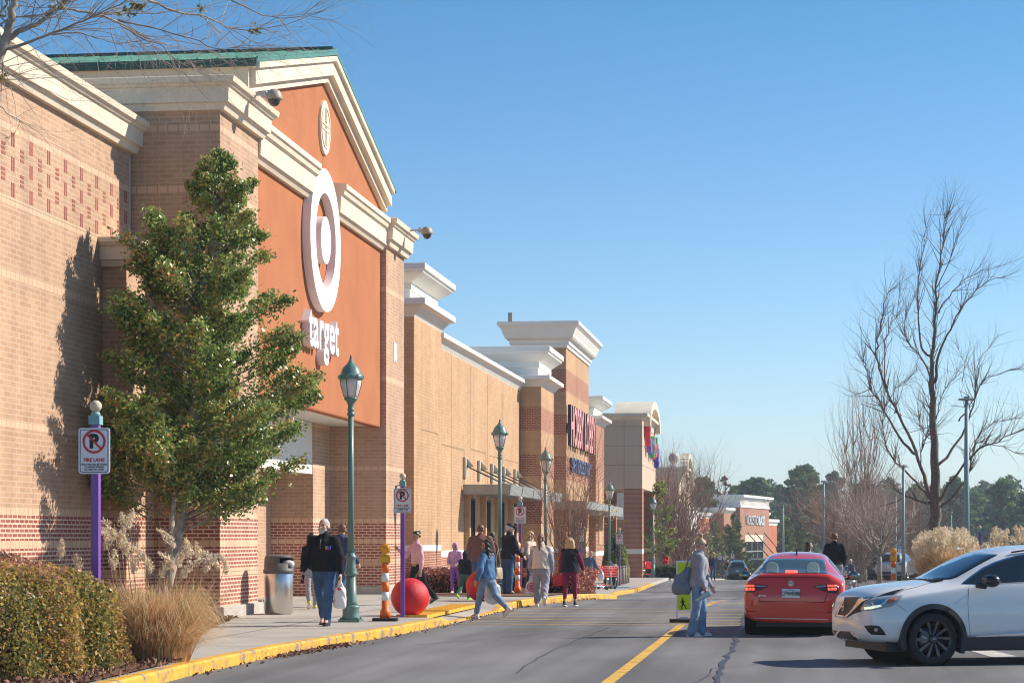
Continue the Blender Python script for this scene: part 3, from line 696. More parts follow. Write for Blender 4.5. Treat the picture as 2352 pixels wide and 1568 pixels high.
# ------------------------------------------------------------------ brick shop at the end of the street
nb = thing('end_brick_shop', 'orange brick shop closing the street with a white crowned tower and black and white lettering', 'shop', (0, 290, -4))
T0 = at_depth(1700, HZ, 268); wd = Vector((math.sin(rad(9)), math.cos(rad(9)), 0)); wn_ = Vector((wd.y, -wd.x, 0))
MN = Matrix(((wn_.x, wd.x, 0, T0.x), (wn_.y, wd.y, 0, T0.y), (0, 0, 1, 0), (0,0,0,1)))   # local x = outwards, y = along the front
def Nd(mb, n, m, p=None):
    off = Vector(nb.location); mb.v = [tuple(MN @ Vector(q) - off) for q in mb.v]
    return mb.build(n, m, p or nb)
zb = -5.5
Nd(MB().box(-8, -2.4, -60, 0, zb, 3.75), 'wall', orangeb); Nd(MB().box(-8, -2.4, 21, 42, zb, 3.2), 'wall', orangeb)
m_ = MB(); m_.cornice(-8.5, -2.4, -60, -.02, [(0,3.7),(.05,3.75),(.1,4.0),(.25,4.05),(.3,4.3),(.3,4.45)]); m_.cornice(-8.5, -2.4, 21.02, 42, [(0,3.1),(.05,3.15),(.1,3.5),(.3,3.6),(.3,4.0)]); Nd(m_, 'cornice', white)
Nd(MB().box(-6, 0, 0, 21, zb, 5.25), 'tower', redb2)
Nd(MB().box(-6, -.9, -6, -.01, zb, 4.5), 'pier', redb2); Nd(MB().box(-6, -.9, 21.01, 25, zb, 4.2), 'pier', redb2)
m_ = MB(); m_.cornice(-2.6, 0, 0, 21, [(.05,5.2),(.1,5.2),(.1,5.55),(.02,5.57),(.02,6.05),(.15,6.08),(.2,6.15),(.5,6.4),(.55,6.45),(.55,6.75)]); Nd(m_, 'tower_cornice', white)
m_ = MB()
for k in range(26): m_.box(.02, .12, .3+k*.79, .3+k*.79+.45, 5.6, 6.02)
Nd(m_, 'dentils', white)
m_ = MB(); m_.cornice(-6.2, -.9, -6, -.05, [(0,4.4),(.1,4.5),(.4,4.8),(.4,5.1)]); m_.cornice(-6, -.9, 21.05, 25, [(0,4.1),(.1,4.2),(.4,4.5),(.4,4.8)]); Nd(m_, 'pier_cornice', white)
tx = text_mb('NORDSTROM', 1.75, .10, bold=.0, M=FACE_X, xs=.9, align='LEFT'); tx.v = [(x+.05, y+3.6, z*.95+3.1) for x, y, z in tx.v]; Nd(tx, 'letters', [signwhite, blk])
tx = text_mb('RACK', 1.75, .10, bold=.05, M=FACE_X, xs=.9, align='LEFT'); tx.v = [(x+.05, y+12.8, z*.95+3.1) for x, y, z in tx.v]; Nd(tx, 'letters', [signwhite, blk])
Nd(MB().box(-.3, .06, 3.2, 16.2, 1.25+.6-.9, 1.7+.1), 'lintel_panel', cream)
Nd(MB().box(-.3, .05, 3.2, 16.2, -1.2, .94), 'window', glass_d)
m_ = MB()
for y in (3.2, 7.5, 11.8, 16.0): m_.box(.04, .12, y, y+.25, -1.2, .94)
m_.box(.04,.12,3.2,16.2,-.35,-.2); Nd(m_, 'window_frame', greym)
m_ = MB(); m_.box(0, 3.2, -1, 22, -1.9, -1.25); Nd(m_, 'canopy', dkgreen)
for y in (4.5, 10, 16.5): Nd(MB().tube([(.1,y,2.1),(3.0,y+.3,-1.25)], .07, 6), 'canopy_rod', darkm)
Nd(MB().box(-.2,.07,3,18,zb,-1.9), 'glass_doors', glass_d)
lb = thing('low_shop', 'pale low shop roof beyond the brick shop', 'shop', tuple(at_depth(1850, HZ, 330)))
m_ = MB(); m_.box(0, 3, 0, 12, -6, 2.0); m_.box(-.2,3.2,-.3,12.2,2.0,2.5); m_.build('wall', white, lb)
# ------------------------------------------------------------------ street lamps
lamp_green = mat('lamp_green', (.13,.235,.205), rough=.38, spec=.5, coat=.3)
frost = mat('frosted_glass', (.86,.82,.77), rough=.25, spec=.6, trans=.3)
def solve_depth(px, ytop, h, d0=30, d1=400):
    """distance at which a thing h tall standing on the pavement reaches up to this line of sight"""
    for _ in range(60):
        d = (d0+d1)/2; p = ground_at(px, d, .15); y = HZ - (p.z+h-CZ)/d*F
        if y < ytop: d0 = d
        else: d1 = d
    return (d0+d1)/2
def make_lamp():
    t = thing('street_lamp', 'x', 'street lamp', (0,0,0), group='green street lamps along the pavement')
    m = MB(); m.box(-.19,.19,-.19,.19,0,.05); 
    for sx in (-.15,.15):
        for sy in (-.15,.15): m.lathe([(.02,.05),(.02,.08)], 6, 0, (sx,sy,0))
    m.lathe([(.165,.05),(.165,.09),(.15,.12),(.15,.24),(.16,.26),(.155,.28),(.13,.3)], 20); m.build('base', lamp_green, t)
    m = MB(); m.lathe([(.125,.3),(.108,.36),(.092,.82)], 24, flute=.08)
    m.lathe([(.1,.82),(.12,.84),(.125,.87),(.1,.9),(.105,.93),(.085,.98),(.078,1.1),(.085,1.12),(.1,1.14),(.1,1.17),(.075,1.19),(.07,1.23)], 20)
    m.lathe([(.06,1.22),(.05,3.68)], 24, flute=.10)
    m.lathe([(.055,3.66),(.07,3.68),(.07,3.71),(.055,3.73),(.055,3.76),(.068,3.77),(.06,3.79),(.05,3.81),(.06,3.88),(.1,3.94),(.125,3.96),(.125,3.99)], 20); m.build('post', lamp_green, t)
    m = MB(); m.lathe([(.11,3.99),(.13,4.05),(.175,4.2),(.195,4.32)], 24); g = m.build('globe', frost, t)
    m = MB()
    for k in range(6):
        a = k*math.pi/3+.3; c_, s_ = math.cos(a), math.sin(a)
        m.tube([(.118*c_,.118*s_,3.99),(.138*c_,.138*s_,4.05),(.182*c_,.182*s_,4.2),(.2*c_,.2*s_,4.32)], .006, 4)
    m.build('globe_ribs', dkgreen, g)
    m = MB(); m.lathe([(.2,4.31),(.225,4.32),(.225,4.38),(.2,4.4),(.18,4.44),(.15,4.52),(.09,4.58),(.05,4.62),(.035,4.66),(.02,4.67),(.032,4.69),(.015,4.71),(.025,4.725),(.006,4.75),(.001,4.77)], 24)
    for k in range(8):
        a = k*math.pi/4; m.box(.215*math.cos(a)-.02, .215*math.cos(a)+.02, .215*math.sin(a)-.02, .215*math.sin(a)+.02, 4.33, 4.385)
    m.build('cap', lamp_green, t); return t
lamp = make_lamp()
LAMPS = [(806,815,38.8,'tall green lamp post beside the white haired man carrying a bag'),
 (1148,962,59.3,'green lamp post behind the person in the denim jacket, in front of the narrow windows'),
 (1253,1028,70,'green lamp post rising behind the person in the cream vest'),
 (1400,1104,95.8,'green lamp post between the clipped oval shrub and the burgundy hedge'),
 (1500,1140,127,'green lamp post in front of the column of the taupe party shop'),
 (1551,1172,0,'green lamp post beside the green box hedge, before the wide brown tree'),
 (1572.5,1200,0,'green lamp post half hidden by the brown tree, first one past the hedge'),
 (1600.7,1210,0,'small green lamp post directly behind the bun of the crossing person'),
 (1641,1238,0,'leftmost lamp of the far group of four green lamps'),
 (1649,1238,0,'second from the left in the far group of four green lamps'),
 (1657,1238,0,'third from the left in the far group of four green lamps'),
 (1664.5,1238,0,'rightmost lamp of the far group of four green lamps'),
 (1758,1251,0,'tiny far lamp in front of the brick shop window'),
 (1801,1251,0,'tiny far lamp before the orange wall right of the brick tower')]
for i, (px, yt, d, lb) in enumerate(LAMPS):
    if not d: d = solve_depth(px, yt, 4.77)
    p = ground_at(px, d, .15)
    if i == 0: lamp.location = p; lamp['label'] = lb
    else: place_copy(lamp, lb, p, rz=i*.3)
# ------------------------------------------------------------------ fire lane signs
purple = mat('purple_paint', (.20,.07,.36), rough=.4, spec=.5, coat=.2); ballm = mat('post_ball', (.62,.52,.38), rough=.7, var=.25, vscale=12)
teal = mat('teal_collar', (.22,.42,.42), rough=.5); plate = mat('sign_plate', (.82,.82,.84), rough=.4); sred = mat('sign_red', (.62,.03,.04), rough=.4); sblk = mat('sign_ink', (.02,.02,.02), rough=.5)
def rrect(w, h, r, n=4):
    out = []
    for cx_, cy_, a0 in ((w/2-r, h/2-r, 0), (-w/2+r, h/2-r, 90), (-w/2+r, -h/2+r, 180), (w/2-r, -h/2+r, 270)):
        for k in range(n+1): a = rad(a0+90*k/n); out.append((cx_+r*math.cos(a), cy_+r*math.sin(a)))
    return out
def ring2(r0, r1, n=40):
    a_ = [2*math.pi*k/n for k in range(n)]; vs = [(r0*math.cos(a), 0, r0*math.sin(a)) for a in a_]+[(r1*math.cos(a), 0, r1*math.sin(a)) for a in a_]
    return vs, [(k, (k+1) % n, n+(k+1) % n, n+k) for k in range(n)]
def make_sign():
    t = thing('fire_lane_sign', 'x', 'sign', (0,0,0), group='purple no parking posts along the fire lane')
    MB().box(-.04,.04,-.04,.04,-.02,2.52).build('post', purple, t)
    m = MB(); m.box(-.058,.058,-.058,.058,2.47,2.56); m.lathe([(.055,2.56),(.04,2.6)], 12); m.build('collar', teal, t)
    m = MB(); m.ell((0,0,2.66), (.062,.062,.062), 16); m.build('ball_cap', ballm, t)
    m = MB(); m.prism([(x, z+2.2) for x, z in rrect(.33,.47,.03)], -.055, -.043, 'y'); pl = m.build('sign_plate', plate, t)
    m = MB(); zo = 2.2
    a = rrect(.30,.44,.022); b = rrect(.287,.427,.018); n = len(a)
    m.add([(x,-.0565,z+zo) for x, z in a]+[(x,-.0565,z+zo) for x, z in b], [(k, n+k, n+(k+1) % n, (k+1) % n) for k in range(n)])
    def put(txt, size, z, bold, xs=1):
        tx = text_mb(txt, size, .001, bold=bold, M=Matrix.Translation((0,-.0565,z)) @ FACE_S, xs=xs); return tx
    m.join(put('P', .19, 2.235, .011, .95), Matrix.Translation((-.004,0,.0)), 0)
    for i, (tx, z) in enumerate((('VIOLATORS WILL BE TOWED', 2.052), ('AT OWNERS EXPENSE', 2.026), ('GA CODE 44-1-13 DPS', 2.0))): m.join(put(tx, .026, z, .0006, .8), None, 0)
    m.build('ink_black', sblk, pl)
    m = MB(); v_, f_ = ring2(.098,.122); m.add([(x, -.058, z+2.295) for x, y, z in v_], f_)
    m.prism([(-.105,-.011),(.105,-.011),(.105,.011),(-.105,.011)], -.059, -.0575, 'y', M=Matrix.Translation((0,0,2.295)) @ Matrix.Rotation(rad(45), 4, 'Y'))
    m.join(put('FIRE LANE', .052, 2.09, .0018, .95), None, 0); m.build('ink_red', sred, pl); return t
sign = make_sign()
SIGNS = [(220,25.7,1.15,.1,'purple no parking post standing in the clipped hedge'),
 (925,41.35,1,.0,'purple no parking post in front of the nearer red ball'),
 (1195,61,1,.0,'purple no parking post behind the person wearing the cream vest and the farther orange channelizer'),
 (1333,87,1,.0,'purple no parking post seen through the bare shrubby tree'),
 (1423,103,1,.05,'purple no parking post in front of the grey bollards'),
 (1653.8,226,1,0,'far purple post between the blonde walker and the man in the dark jacket'),
 (1665,226,1,0,'far purple post just above the head of the distant man in jeans'),
 (1682.5,215,1,0,'far purple post right of the distant man in jeans')]
for i, (px, d, s_, dz, lb) in enumerate(SIGNS):
    p = ground_at(px, d, .15)
    if i == 0: sign.location = p; sign['label'] = lb; sign.scale = (s_,)*3
    else: place_copy(sign, lb, p, rz=rad((-2,3,0,2)[i % 4]), scale=s_)
# ------------------------------------------------------------------ red balls, bin
ballred = mat('ball_red', (.68,.012,.02), rough=.42, spec=.5, var=.08, vscale=2, bump=.6, bscale=70)
def red_ball(px, d, label):
    p = ground_at(px, d, .13); m = MB(); m.ell((0,0,.37), (.372,.372,.372), 40)
    o = m.build('red_ball', ballred, None, loc=p); tag(o, label, 'ball', 'red concrete balls guarding the entrance')
red_ball(942, 41.9, 'nearer shiny red ball standing behind the purple post'); red_ball(1105.8, 51.4, 'farther red ball partly behind the person in the denim jacket')
t = thing('litter_bin', 'round brushed steel bin with a dark dome lid and a white liner showing', 'bin', ground_at(640, 42.6, .15))
steel = mat('brushed_steel', (.62,.60,.58), rough=.28, metal=1, bump=.08, bscale=25)
m = MB(); m.lathe([(.26,.0),(.265,.03),(.275,.04),(.285,.82),(.28,.83)], 40); m.build('drum', steel, t)
lidm = mat('lid_grey', (.10,.10,.095), rough=.55); m = MB(); m.lathe([(.3,.80),(.305,.86),(.285,.88),(.282,1.0)], 40, smooth=True)
for k in range(40):
    a0, a1 = 2*math.pi*k/40, 2*math.pi*(k+1)/40
    if (16 < k < 29) or not (34 < (k+3) % 40 or (k+3) % 40 < 5):
        m.add([(.282*math.cos(a0),.282*math.sin(a0),1.0),(.282*math.cos(a1),.282*math.sin(a1),1.0),(.275*math.cos(a1),.275*math.sin(a1),1.10),(.275*math.cos(a0),.275*math.sin(a0),1.10)], [(0,1,2,3)], 0, True)
m.lathe([(.275,1.10),(.26,1.135),(.2,1.155),(.05,1.165),(.001,1.166)], 40); m.build('lid', lidm, t)
m = MB(); m.ell((.2,-.05,1.0), (.13,.12,.06), 12); m.ell((.28,-.07,.97), (.05,.08,.05), 10); m.build('liner', mat('bag_white', (.75,.74,.74), rough=.3, trans=.1, bump=.9, bscale=30), t)
# ------------------------------------------------------------------ orange channelizers
org = mat('channel_orange', (.86,.16,.02), rough=.45); rflw = mat('reflective_white', (.80,.80,.78), rough=.35); yel = mat('lamp_yellow', (.80,.40,.01), rough=.35, coat=.4); amber = mat('amber_lens', (.85,.33,.0), rough=.15, spec=.6, coat=.6); rub = mat('rubber', (.02,.02,.02), rough=.85)
def make_channelizer():
    t = thing('channelizer', 'x', 'traffic post', (0,0,0), group='orange channelizer posts with amber lights')
    m = MB(); m.prism([(x*1.0,y*1.0) for x, y in rrect(.46,.40,.06)], 0, .055, 'z'); m.build('base', rub, t, bevel=.01)
    m = MB(); m.lathe([(.1,.055),(.095,.16),(.085,.2),(.068,.21),(.066,.37)], 20, 0); m.lathe([(.066,.37),(.064,.53)], 20, 1); m.lathe([(.068,.53),(.068,.70)], 20, 0)
    m.lathe([(.064,.70),(.062,.87)], 20, 1); m.lathe([(.066,.87),(.064,1.05)], 20, 0); m.build('tube', [org, rflw], t)
    m = MB(); m.box(-.095,.095,-.05,.05,1.04,1.17); m.box(-.075,.075,-.04,.04,1.17,1.20); m.build('battery_box', yel, t, bevel=.012)
    R = Matrix.Rotation(rad(90), 4, 'X')
    m = MB(); m.lathe([(.088,-.045),(.095,-.04),(.095,.04),(.088,.045)], 28, 0, (0,0,1.30), M=R); l = m.build('light_housing', yel, t)
    m = MB(); m.lathe([(.08,-.05),(.07,-.062),(.04,-.072),(.001,-.076)][::-1], 24, 0, (0,0,1.30), M=R); m.lathe([(.08,.05),(.07,.062),(.04,.072),(.001,.076)], 24, 0, (0,0,1.30), M=R); m.build('lens', amber, l); return t
chz = make_channelizer(); chz.location = ground_at(885, 39.2, .15); chz.rotation_euler.z = rad(8); chz['label'] = 'orange and white post with its amber light facing forward, left of the nearer red ball'
place_copy(chz, 'orange and white post with amber light side on, standing against a purple sign post', ground_at(1189, 58.0, .13), rz=rad(68))
place_copy(chz, 'orange and white post with amber light rising behind the bonnet of the white crossover', ground_at(2052, 58.5, .02), rz=rad(-6))
# ------------------------------------------------------------------ pedestrian crossing sign in the road
t = thing('crossing_sign', 'lime yellow pedestrian sign in a white frame on a black base in the road', 'sign', ground_at(1571, 42.2), rz=rad(4))
lime = mat('lime_sign', (.50,.72,.0), rough=.45)
m = MB(); m.prism(rrect(.56,.30,.04), 0, .07, 'z'); m.build('base', rub, t, bevel=.01)
m = MB(); m.box(-.15,-.125,-.02,.02,.07,1.2); m.box(.125,.15,-.02,.02,.07,1.2); m.box(-.125,.125,-.02,.02,1.17,1.2); m.box(-.125,.125,-.02,.02,.22,.245); m.box(-.125,.125,-.02,.02,.07,.10); m.box(-.08,.08,-.02,.02,.1,.115)
m.build('frame', mat('frame_white', (.72,.74,.78), rough=.5), t)
m = MB(); m.prism([(x, z+.71) for x, z in rrect(.25,.92,.02)], -.012, .012, 'y'); pl = m.build('panel', lime, t)
m = MB()
put = lambda txt, size, z, bold, xs=1: text_mb(txt, size, .001, bold=bold, M=Matrix.Translation((0,-.0135,z)) @ FACE_S, xs=xs)
m.join(put('FOR', .085, .73, .002)); m.join(put('PEDESTRIANS', .075, .56, .0012, .5))
fig = [((.0,.49),.022,.022),]
m.ell((-.03,-.015,.465), (.02,.004,.02), 12)
def lim(a, b, w):
    d = Vector((b[0]-a[0], 0, b[1]-a[1])); n_ = Vector((-d.z, 0, d.x)).normalized()*w/2; A_, B_ = Vector((a[0],-.0138,a[1])), Vector((b[0],-.0138,b[1])); m.add([A_-n_,A_+n_,B_+n_,B_-n_], [(0,1,2,3),(3,2,1,0)])
for a, b, w in (((-.03,.44),(-.02,.36),.04),((-.02,.37),(-.05,.27),.022),((-.02,.37),(.02,.32),.022),((.02,.32),(.04,.27),.018),((-.04,.43),(-.07,.38),.014),((-.02,.43),(.02,.40),.014),((-.11,.31),(.11,.355),.006),((-.11,.245),(.11,.29),.006)): lim(a, b, w)
m.build('ink', sblk, pl)
# ------------------------------------------------------------------ bollards, carts
aggr = mat('aggregate', (.27,.23,.18), rough=.95, var=.4, vscale=40)
bol = None
for i, (px, d) in enumerate(((1409,101),(1415,102.6),(1421,104.2),(1429,106.5),(1434.5,108.3),(1440,110))):
    p = ground_at(px, d, .15)
    lbs = ['nearest grey stone bollard of the row, beside the lamp post','second grey stone bollard of the row counted from the lamp post','third grey stone bollard, just left of the purple post','fourth grey stone bollard, just right of the purple post','fifth grey stone bollard of the row, one before the last','last grey stone bollard, farthest from the lamp post']
    if bol is None:
        m = MB(); m.lathe([(.13,0),(.13,.78),(.115,.79),(.115,.82),(.13,.83),(.13,.87),(.11,.9),(.001,.9)], 20); bol = m.build('bollard', aggr, None, loc=p); tag(bol, lbs[0], 'bollard', 'stone bollards in a row')
    else: place_copy(bol, lbs[i], p)
cartred = mat('cart_red', (.75,.01,.02), rough=.4); chrome = mat('chrome', (.7,.7,.7), rough=.2, metal=1)
def make_cart():
    t = thing('shopping_cart', 'x', 'shopping cart', (0,0,0), group='red shopping carts parked outside the shops')
    m = MB()   # basket: slatted sides, x = length
    def side(y):
        for k in range(7): z = .55+k*.07; m.tube([(-.42-.03*k/6,y,z),(.42+.05*k/6,y,z)], .012, 4)
        for k in range(9): x = -.42+k*.105; m.tube([(x,y,.53),(x*1.06,y,.98)], .012, 4)
    side(-.25); side(.25)
    for x in (-.44,.44):
        for k in range(6): z = .55+k*.08; m.tube([(x,-.25,z),(x,.25,z)], .012, 4)
    m.box(-.42,.42,-.25,.25,.53,.55); m.box(.40,.44,-.2,.2,.6,.9); m.build('basket', cartred, t)
    m = MB(); m.tube([(-.5,-.25,1.0),(-.5,.25,1.0)], .022, 8); m.box(-.5,-.3,-.24,.24,.96,.99); m.build('handle', cartred, t)
    m = MB()
    for y in (-.24,.24): m.tube([(-.5,y,1.0),(-.42,y,.6),(-.35,y,.2),(.4,y,.14)], .014, 5); m.tube([(.4,y,.14),(.42,y,.5)], .014, 5)
    m.tube([(-.35,-.24,.2),(-.35,.24,.2)], .014, 5); m.build('chassis', chrome, t)
    for x in (-.38,.38):
        for y in (-.22,.22):
            m = MB(); m.lathe([(.06,-.015),(.06,.015)], 12, 0, (x,y,.06), M=Matrix.Rotation(rad(90), 4, 'X')); m.build('wheel', rub, t)
    m = MB(); m.box(-.35,.35,-.22,.22,.18,.2); m.build('lower_tray', cartred, t); return t
cart = make_cart(); cart.location = ground_at(1372, 90, .15); cart.rotation_euler.z = rad(10); cart['label'] = 'red shopping cart left of the lamp post, nearest the slate jacketed shopper'
place_copy(cart, 'red shopping cart nosed up against the lamp post', ground_at(1389, 93, .15), rz=rad(28))
place_copy(cart, 'red shopping cart just right of the brick column', ground_at(1481, 131, .15), rz=rad(70))
p = ground_at(1493, 133, .15); t = thing('litter_bin', 'black square litter bin behind the lamp post by the brick column', 'bin', p); m = MB(); m.prism(rrect(.6,.6,.05), 0, .95, 'z'); m.build('body', rub, t); m = MB(); m.prism(rrect(.66,.66,.08), .95, 1.12, 'z'); m.build('lid', lidm, t)
p = ground_at(1404, 96.5+4, .15); t = thing('litter_bin', 'dark domed litter bin behind the lamp post near the bollards', 'bin', p); m = MB(); m.lathe([(.28,0),(.3,.8)], 20); m.build('body', rub, t); m = MB(); m.lathe([(.32,.8),(.32,.95),(.25,1.05),(.001,1.08)], 20); m.build('lid', lidm, t)
# ------------------------------------------------------------------ accessible parking signs, parking lot lights
bluep = mat('sign_blue', (.015,.13,.45), rough=.4)
def make_acc():
    t = thing('parking_sign', 'x', 'sign', (0,0,0), group='blue accessible parking signs')
    MB().box(-.04,.04,-.04,.04,-.3,2.3).build('post', purple, t); MB().box(-.055,.055,-.055,.055,2.3,2.4).build('collar', teal, t)
    m = MB(); m.ell((0,0,2.47), (.07,.07,.07), 12); m.build('ball_cap', ballm, t)
    m = MB(); m.prism([(x, z+1.95) for x, z in rrect(.32,.5,.03)], -.055, -.043, 'y'); s_ = m.build('sign_plate', bluep, t)
    m = MB(); m.box(-.1,.1,-.058,-.0565,1.78,1.98)
    for z in (2.15,2.11,2.06,2.02,1.74): m.box(-.12,.12,-.058,-.0565,z,z+.012)
    m.build('white_patch', plate, s_)
    m = MB(); v_, f_ = ring2(.035,.047,20); m.add([(x+.005,-.0595,z+1.84) for x, y, z in v_], f_); m.ell((-.02,-.06,1.955), (.013,.003,.013), 8)
    m.prism([(-.026,1.86),(-.01,1.86),(-.005,1.94),(-.026,1.94)], -.061, -.0595, 'y'); m.prism([(-.02,1.865),(.03,1.865),(.06,1.81),(.045,1.805),(.02,1.85),(-.02,1.85)], -.061, -.0595, 'y'); m.build('wheelchair_symbol', bluep, s_); return t
ac = make_acc(); ac.location = ground_at(2066, 134, 0); ac['label'] = 'blue wheelchair sign on a ball topped post above the white pickup'
place_copy(ac, 'smaller blue wheelchair sign left of the silver crossover', ground_at(1996, 180, .1))
place_copy(ac, 'edge on sign post behind the tan plume grass', ground_at(2250, 80, .1), rz=rad(85))
polem = mat('pole_teal', (.22,.34,.34), rough=.5)
def make_pole(h):
    t = thing('light_pole', 'x', 'light pole', (0,0,0), group='tall parking lot light poles')
    m = MB(); m.lathe([(.17,0),(.09,h)], 12); m.build('pole', polem, t)
    m = MB(); m.box(-.25,.25,-.04,.04,h,h+.06); m.box(-.38,-.15,-.14,.14,h+.02,h+.10); m.box(.15,.38,-.14,.14,h+.02,h+.10); m.box(-.12,.12,-.25,.25,h,h+.2); m.build('floodlight', greym, t); return t
pole = make_pole(9.5)
POLES = [(2220,905,'x','thickest light pole, right of the big bare trunk'), (2075,1062,'x','light pole rising behind the white pickup'), (2057,1128,'x','shorter light pole beside the wheelchair sign'), (1892,1100,'x','light pole before the pines right of the brick tower'), (2185,1172,'x','small far light pole between the big trunk and the thickest pole'), (1799,1150,'x','far light pole rising behind the brick shop roof')]
for i, (px, yt, _, lb) in enumerate(POLES):
    sc_ = (.72,.55,.5,.7,.6,.7)[i]; d = solve_depth(px, yt, 9.6*sc_, 50, 900); p = ground_at(px, d)
    if i == 0: pole.location = p; pole['label'] = lb; pole.scale = (sc_,)*3
    else: place_copy(pole, lb, p, rz=i*.7, scale=sc_)
# ------------------------------------------------------------------ vegetation
bark = mat('bark_grey', (.15,.11,.08), rough=.95, var=.5, vscale=9, bump=.8, bscale=30)
bark_l = mat('bark_pale', (.36,.30,.24), rough=.95, var=.35, vscale=7, bump=.5, bscale=30)
twig_b = mat('twig_brown', (.32,.205,.15), rough=.95, var=.3, vscale=2)
twig_g = mat('twig_grey', (.42,.35,.29), rough=.95, var=.3, vscale=2)
twig_d = mat('twig_dark', (.12,.085,.065), rough=.95, var=.3, vscale=2)
NPR = np.random.RandomState
holly_m = leafmat('holly_leaf', [(0,(.05,.12,.035)),(.3,(.16,.27,.06)),(.65,(.37,.44,.11)),(.9,(.60,.60,.26)),(.93,(.60,.22,.08)),(1,(.66,.38,.16))], rough=.32, spec=.5, trans=.28)
def P_(x, y, z=0): return np.array([x, y, z], float)
def grow(p, d, L, r, lv, segs, R, up=.15, spread=.6, n=(3,5), shrink=.62, curl=.25, step=3):
    """recursive twigs; appends segments p0 r0 p1 r1"""
    d = d/np.linalg.norm(d)
    for k in range(step):
        d2 = d + R.randn(3)*curl*.5 + P_(0,0,up*.4); d2 /= np.linalg.norm(d2)
        q = p + d2*L/step; r2 = r*(1-.22*(k+1)/step*1.2)
        segs.append((*p, r, *q, r2)); p, r, d = q, r2, d2
        if lv > 0:
            for _ in range(R.randint(n[0], n[1]+1) if k == step-1 else R.randint(0, n[0])):
                dd = d + R.randn(3)*spread + P_(0,0,up); grow(p, dd, L*shrink*R.uniform(.7,1.15), r*.62, lv-1, segs, R, up, spread, n, shrink, curl, step)
# --- the holly in front of the store
def holly(base, top, prof, nb, per, label, seed, size=.075, trunk_r=.14, scale=1, fork=True, m=holly_m, bm=bark_l, lobes=()):
    R = NPR(seed); t = thing('holly_tree', label, 'tree', tuple(base))
    top = np.array(top) - np.array(base); P = []; V = []; segs = []
    mid = np.array([top[0]*.55, top[1]*.8, top[2]*.45])
    ax = lambda z: (mid*(z/mid[2]) if z < mid[2] else mid+(top-mid)*((z-mid[2])/(top[2]-mid[2])))
    zs = [p[0] for p in prof]; rs_ = [p[1] for p in prof]
    m_ = MB(); m_.tube([(0,0,-.2),(.02,0,.5),(*ax(1.2)[:2],1.2),(*ax(2.4)[:2],2.4),tuple(ax(top[2]*.7)),tuple(ax(top[2]*.97))], [trunk_r*1.15,trunk_r,trunk_r*.85,trunk_r*.6,trunk_r*.3,.01], 10)
    if fork: m_.tube([(.1,.02,.55),(.14,.0,1.2),(.22,.05,2.2)], [trunk_r*.5,trunk_r*.45,trunk_r*.3], 8)
    m_.build('trunk', bm, t)
    for b in range(nb):
        z = zs[0] + (zs[-1]-zs[0])*(1-(R.rand()**.8)) if b > 12 else zs[-1]-.15*b*R.rand()
        rr = np.interp(z, zs, rs_)*(R.uniform(.5,1.2) if R.rand() < .75 else R.uniform(.2,.5)); an = R.rand()*2*math.pi
        a = ax(max(.3, z-.25-.35*rr)); tip = ax(z) + P_(rr*math.cos(an), rr*math.sin(an), 0); tip[2] = z + R.uniform(-.1,.1)
        segs.append((*a, .025, *(a+(tip-a)*.6), .012)); segs.append((*(a+(tip-a)*.6), .012, *tip, .004))
        n = int(per*(.5+rr/1.6)); u = R.rand(n)**.5; g_ = np.where(u > .6, .8, 1.15)[:, None]
        c = a + (tip-a)*(.35+.7*u)[:, None] + R.randn(n,3)*np.array([.13,.13,.085])*(.65+.35*rr)*g_*(1-.4*u)[:, None]
        tint = R.uniform(-.16,.16); P.append(c); V.append(np.clip(.53+tint+.27*R.randn(n), 0, 1))
    for (lx, ly, lz, lr) in lobes:
        for b in range(9):
            tip = P_(lx, ly, lz) + R.randn(3)*lr*np.array([.6,.6,.8]); a = ax(max(.5, tip[2]-1.1)); segs.append((*a, .025, *tip, .005)); n = per
            u = R.rand(n)**.5; c = a+(tip-a)*(.55+.5*u)[:,None]+R.randn(n,3)*np.array([.12,.12,.09])*(1-.35*u)[:,None]; P.append(c); V.append(np.clip(.55+R.uniform(-.16,.16)+.27*R.randn(n), 0, 1))
    tri_tubes('branches', bm, segs, t)
    leaves_obj('crown', m, np.concatenate(P), size, t, seed, np.concatenate(V), up=.3, aspect=.55); return t
hb_ = ground_at(370, 37.6, .15); hy = 37.6
holly(hb_, (-10.08, 37.7, 8.72), [(2.2,1.2),(2.7,1.75),(3.3,1.95),(4.2,1.82),(5.0,1.55),(5.8,1.3),(6.5,1.1),(7.2,.85),(7.9,.55),(8.35,.14)], 250, 380, 'tall dense holly full of berries beside the store wall, the nearest green tree', 11,
      lobes=[tuple(at_depth(372, 545, 37.9)-hb_)+(.28,), tuple(at_depth(335, 600, 37.9)-hb_)+(.3,), tuple(at_depth(300, 720, 37.6)-hb_)+(.3,)])
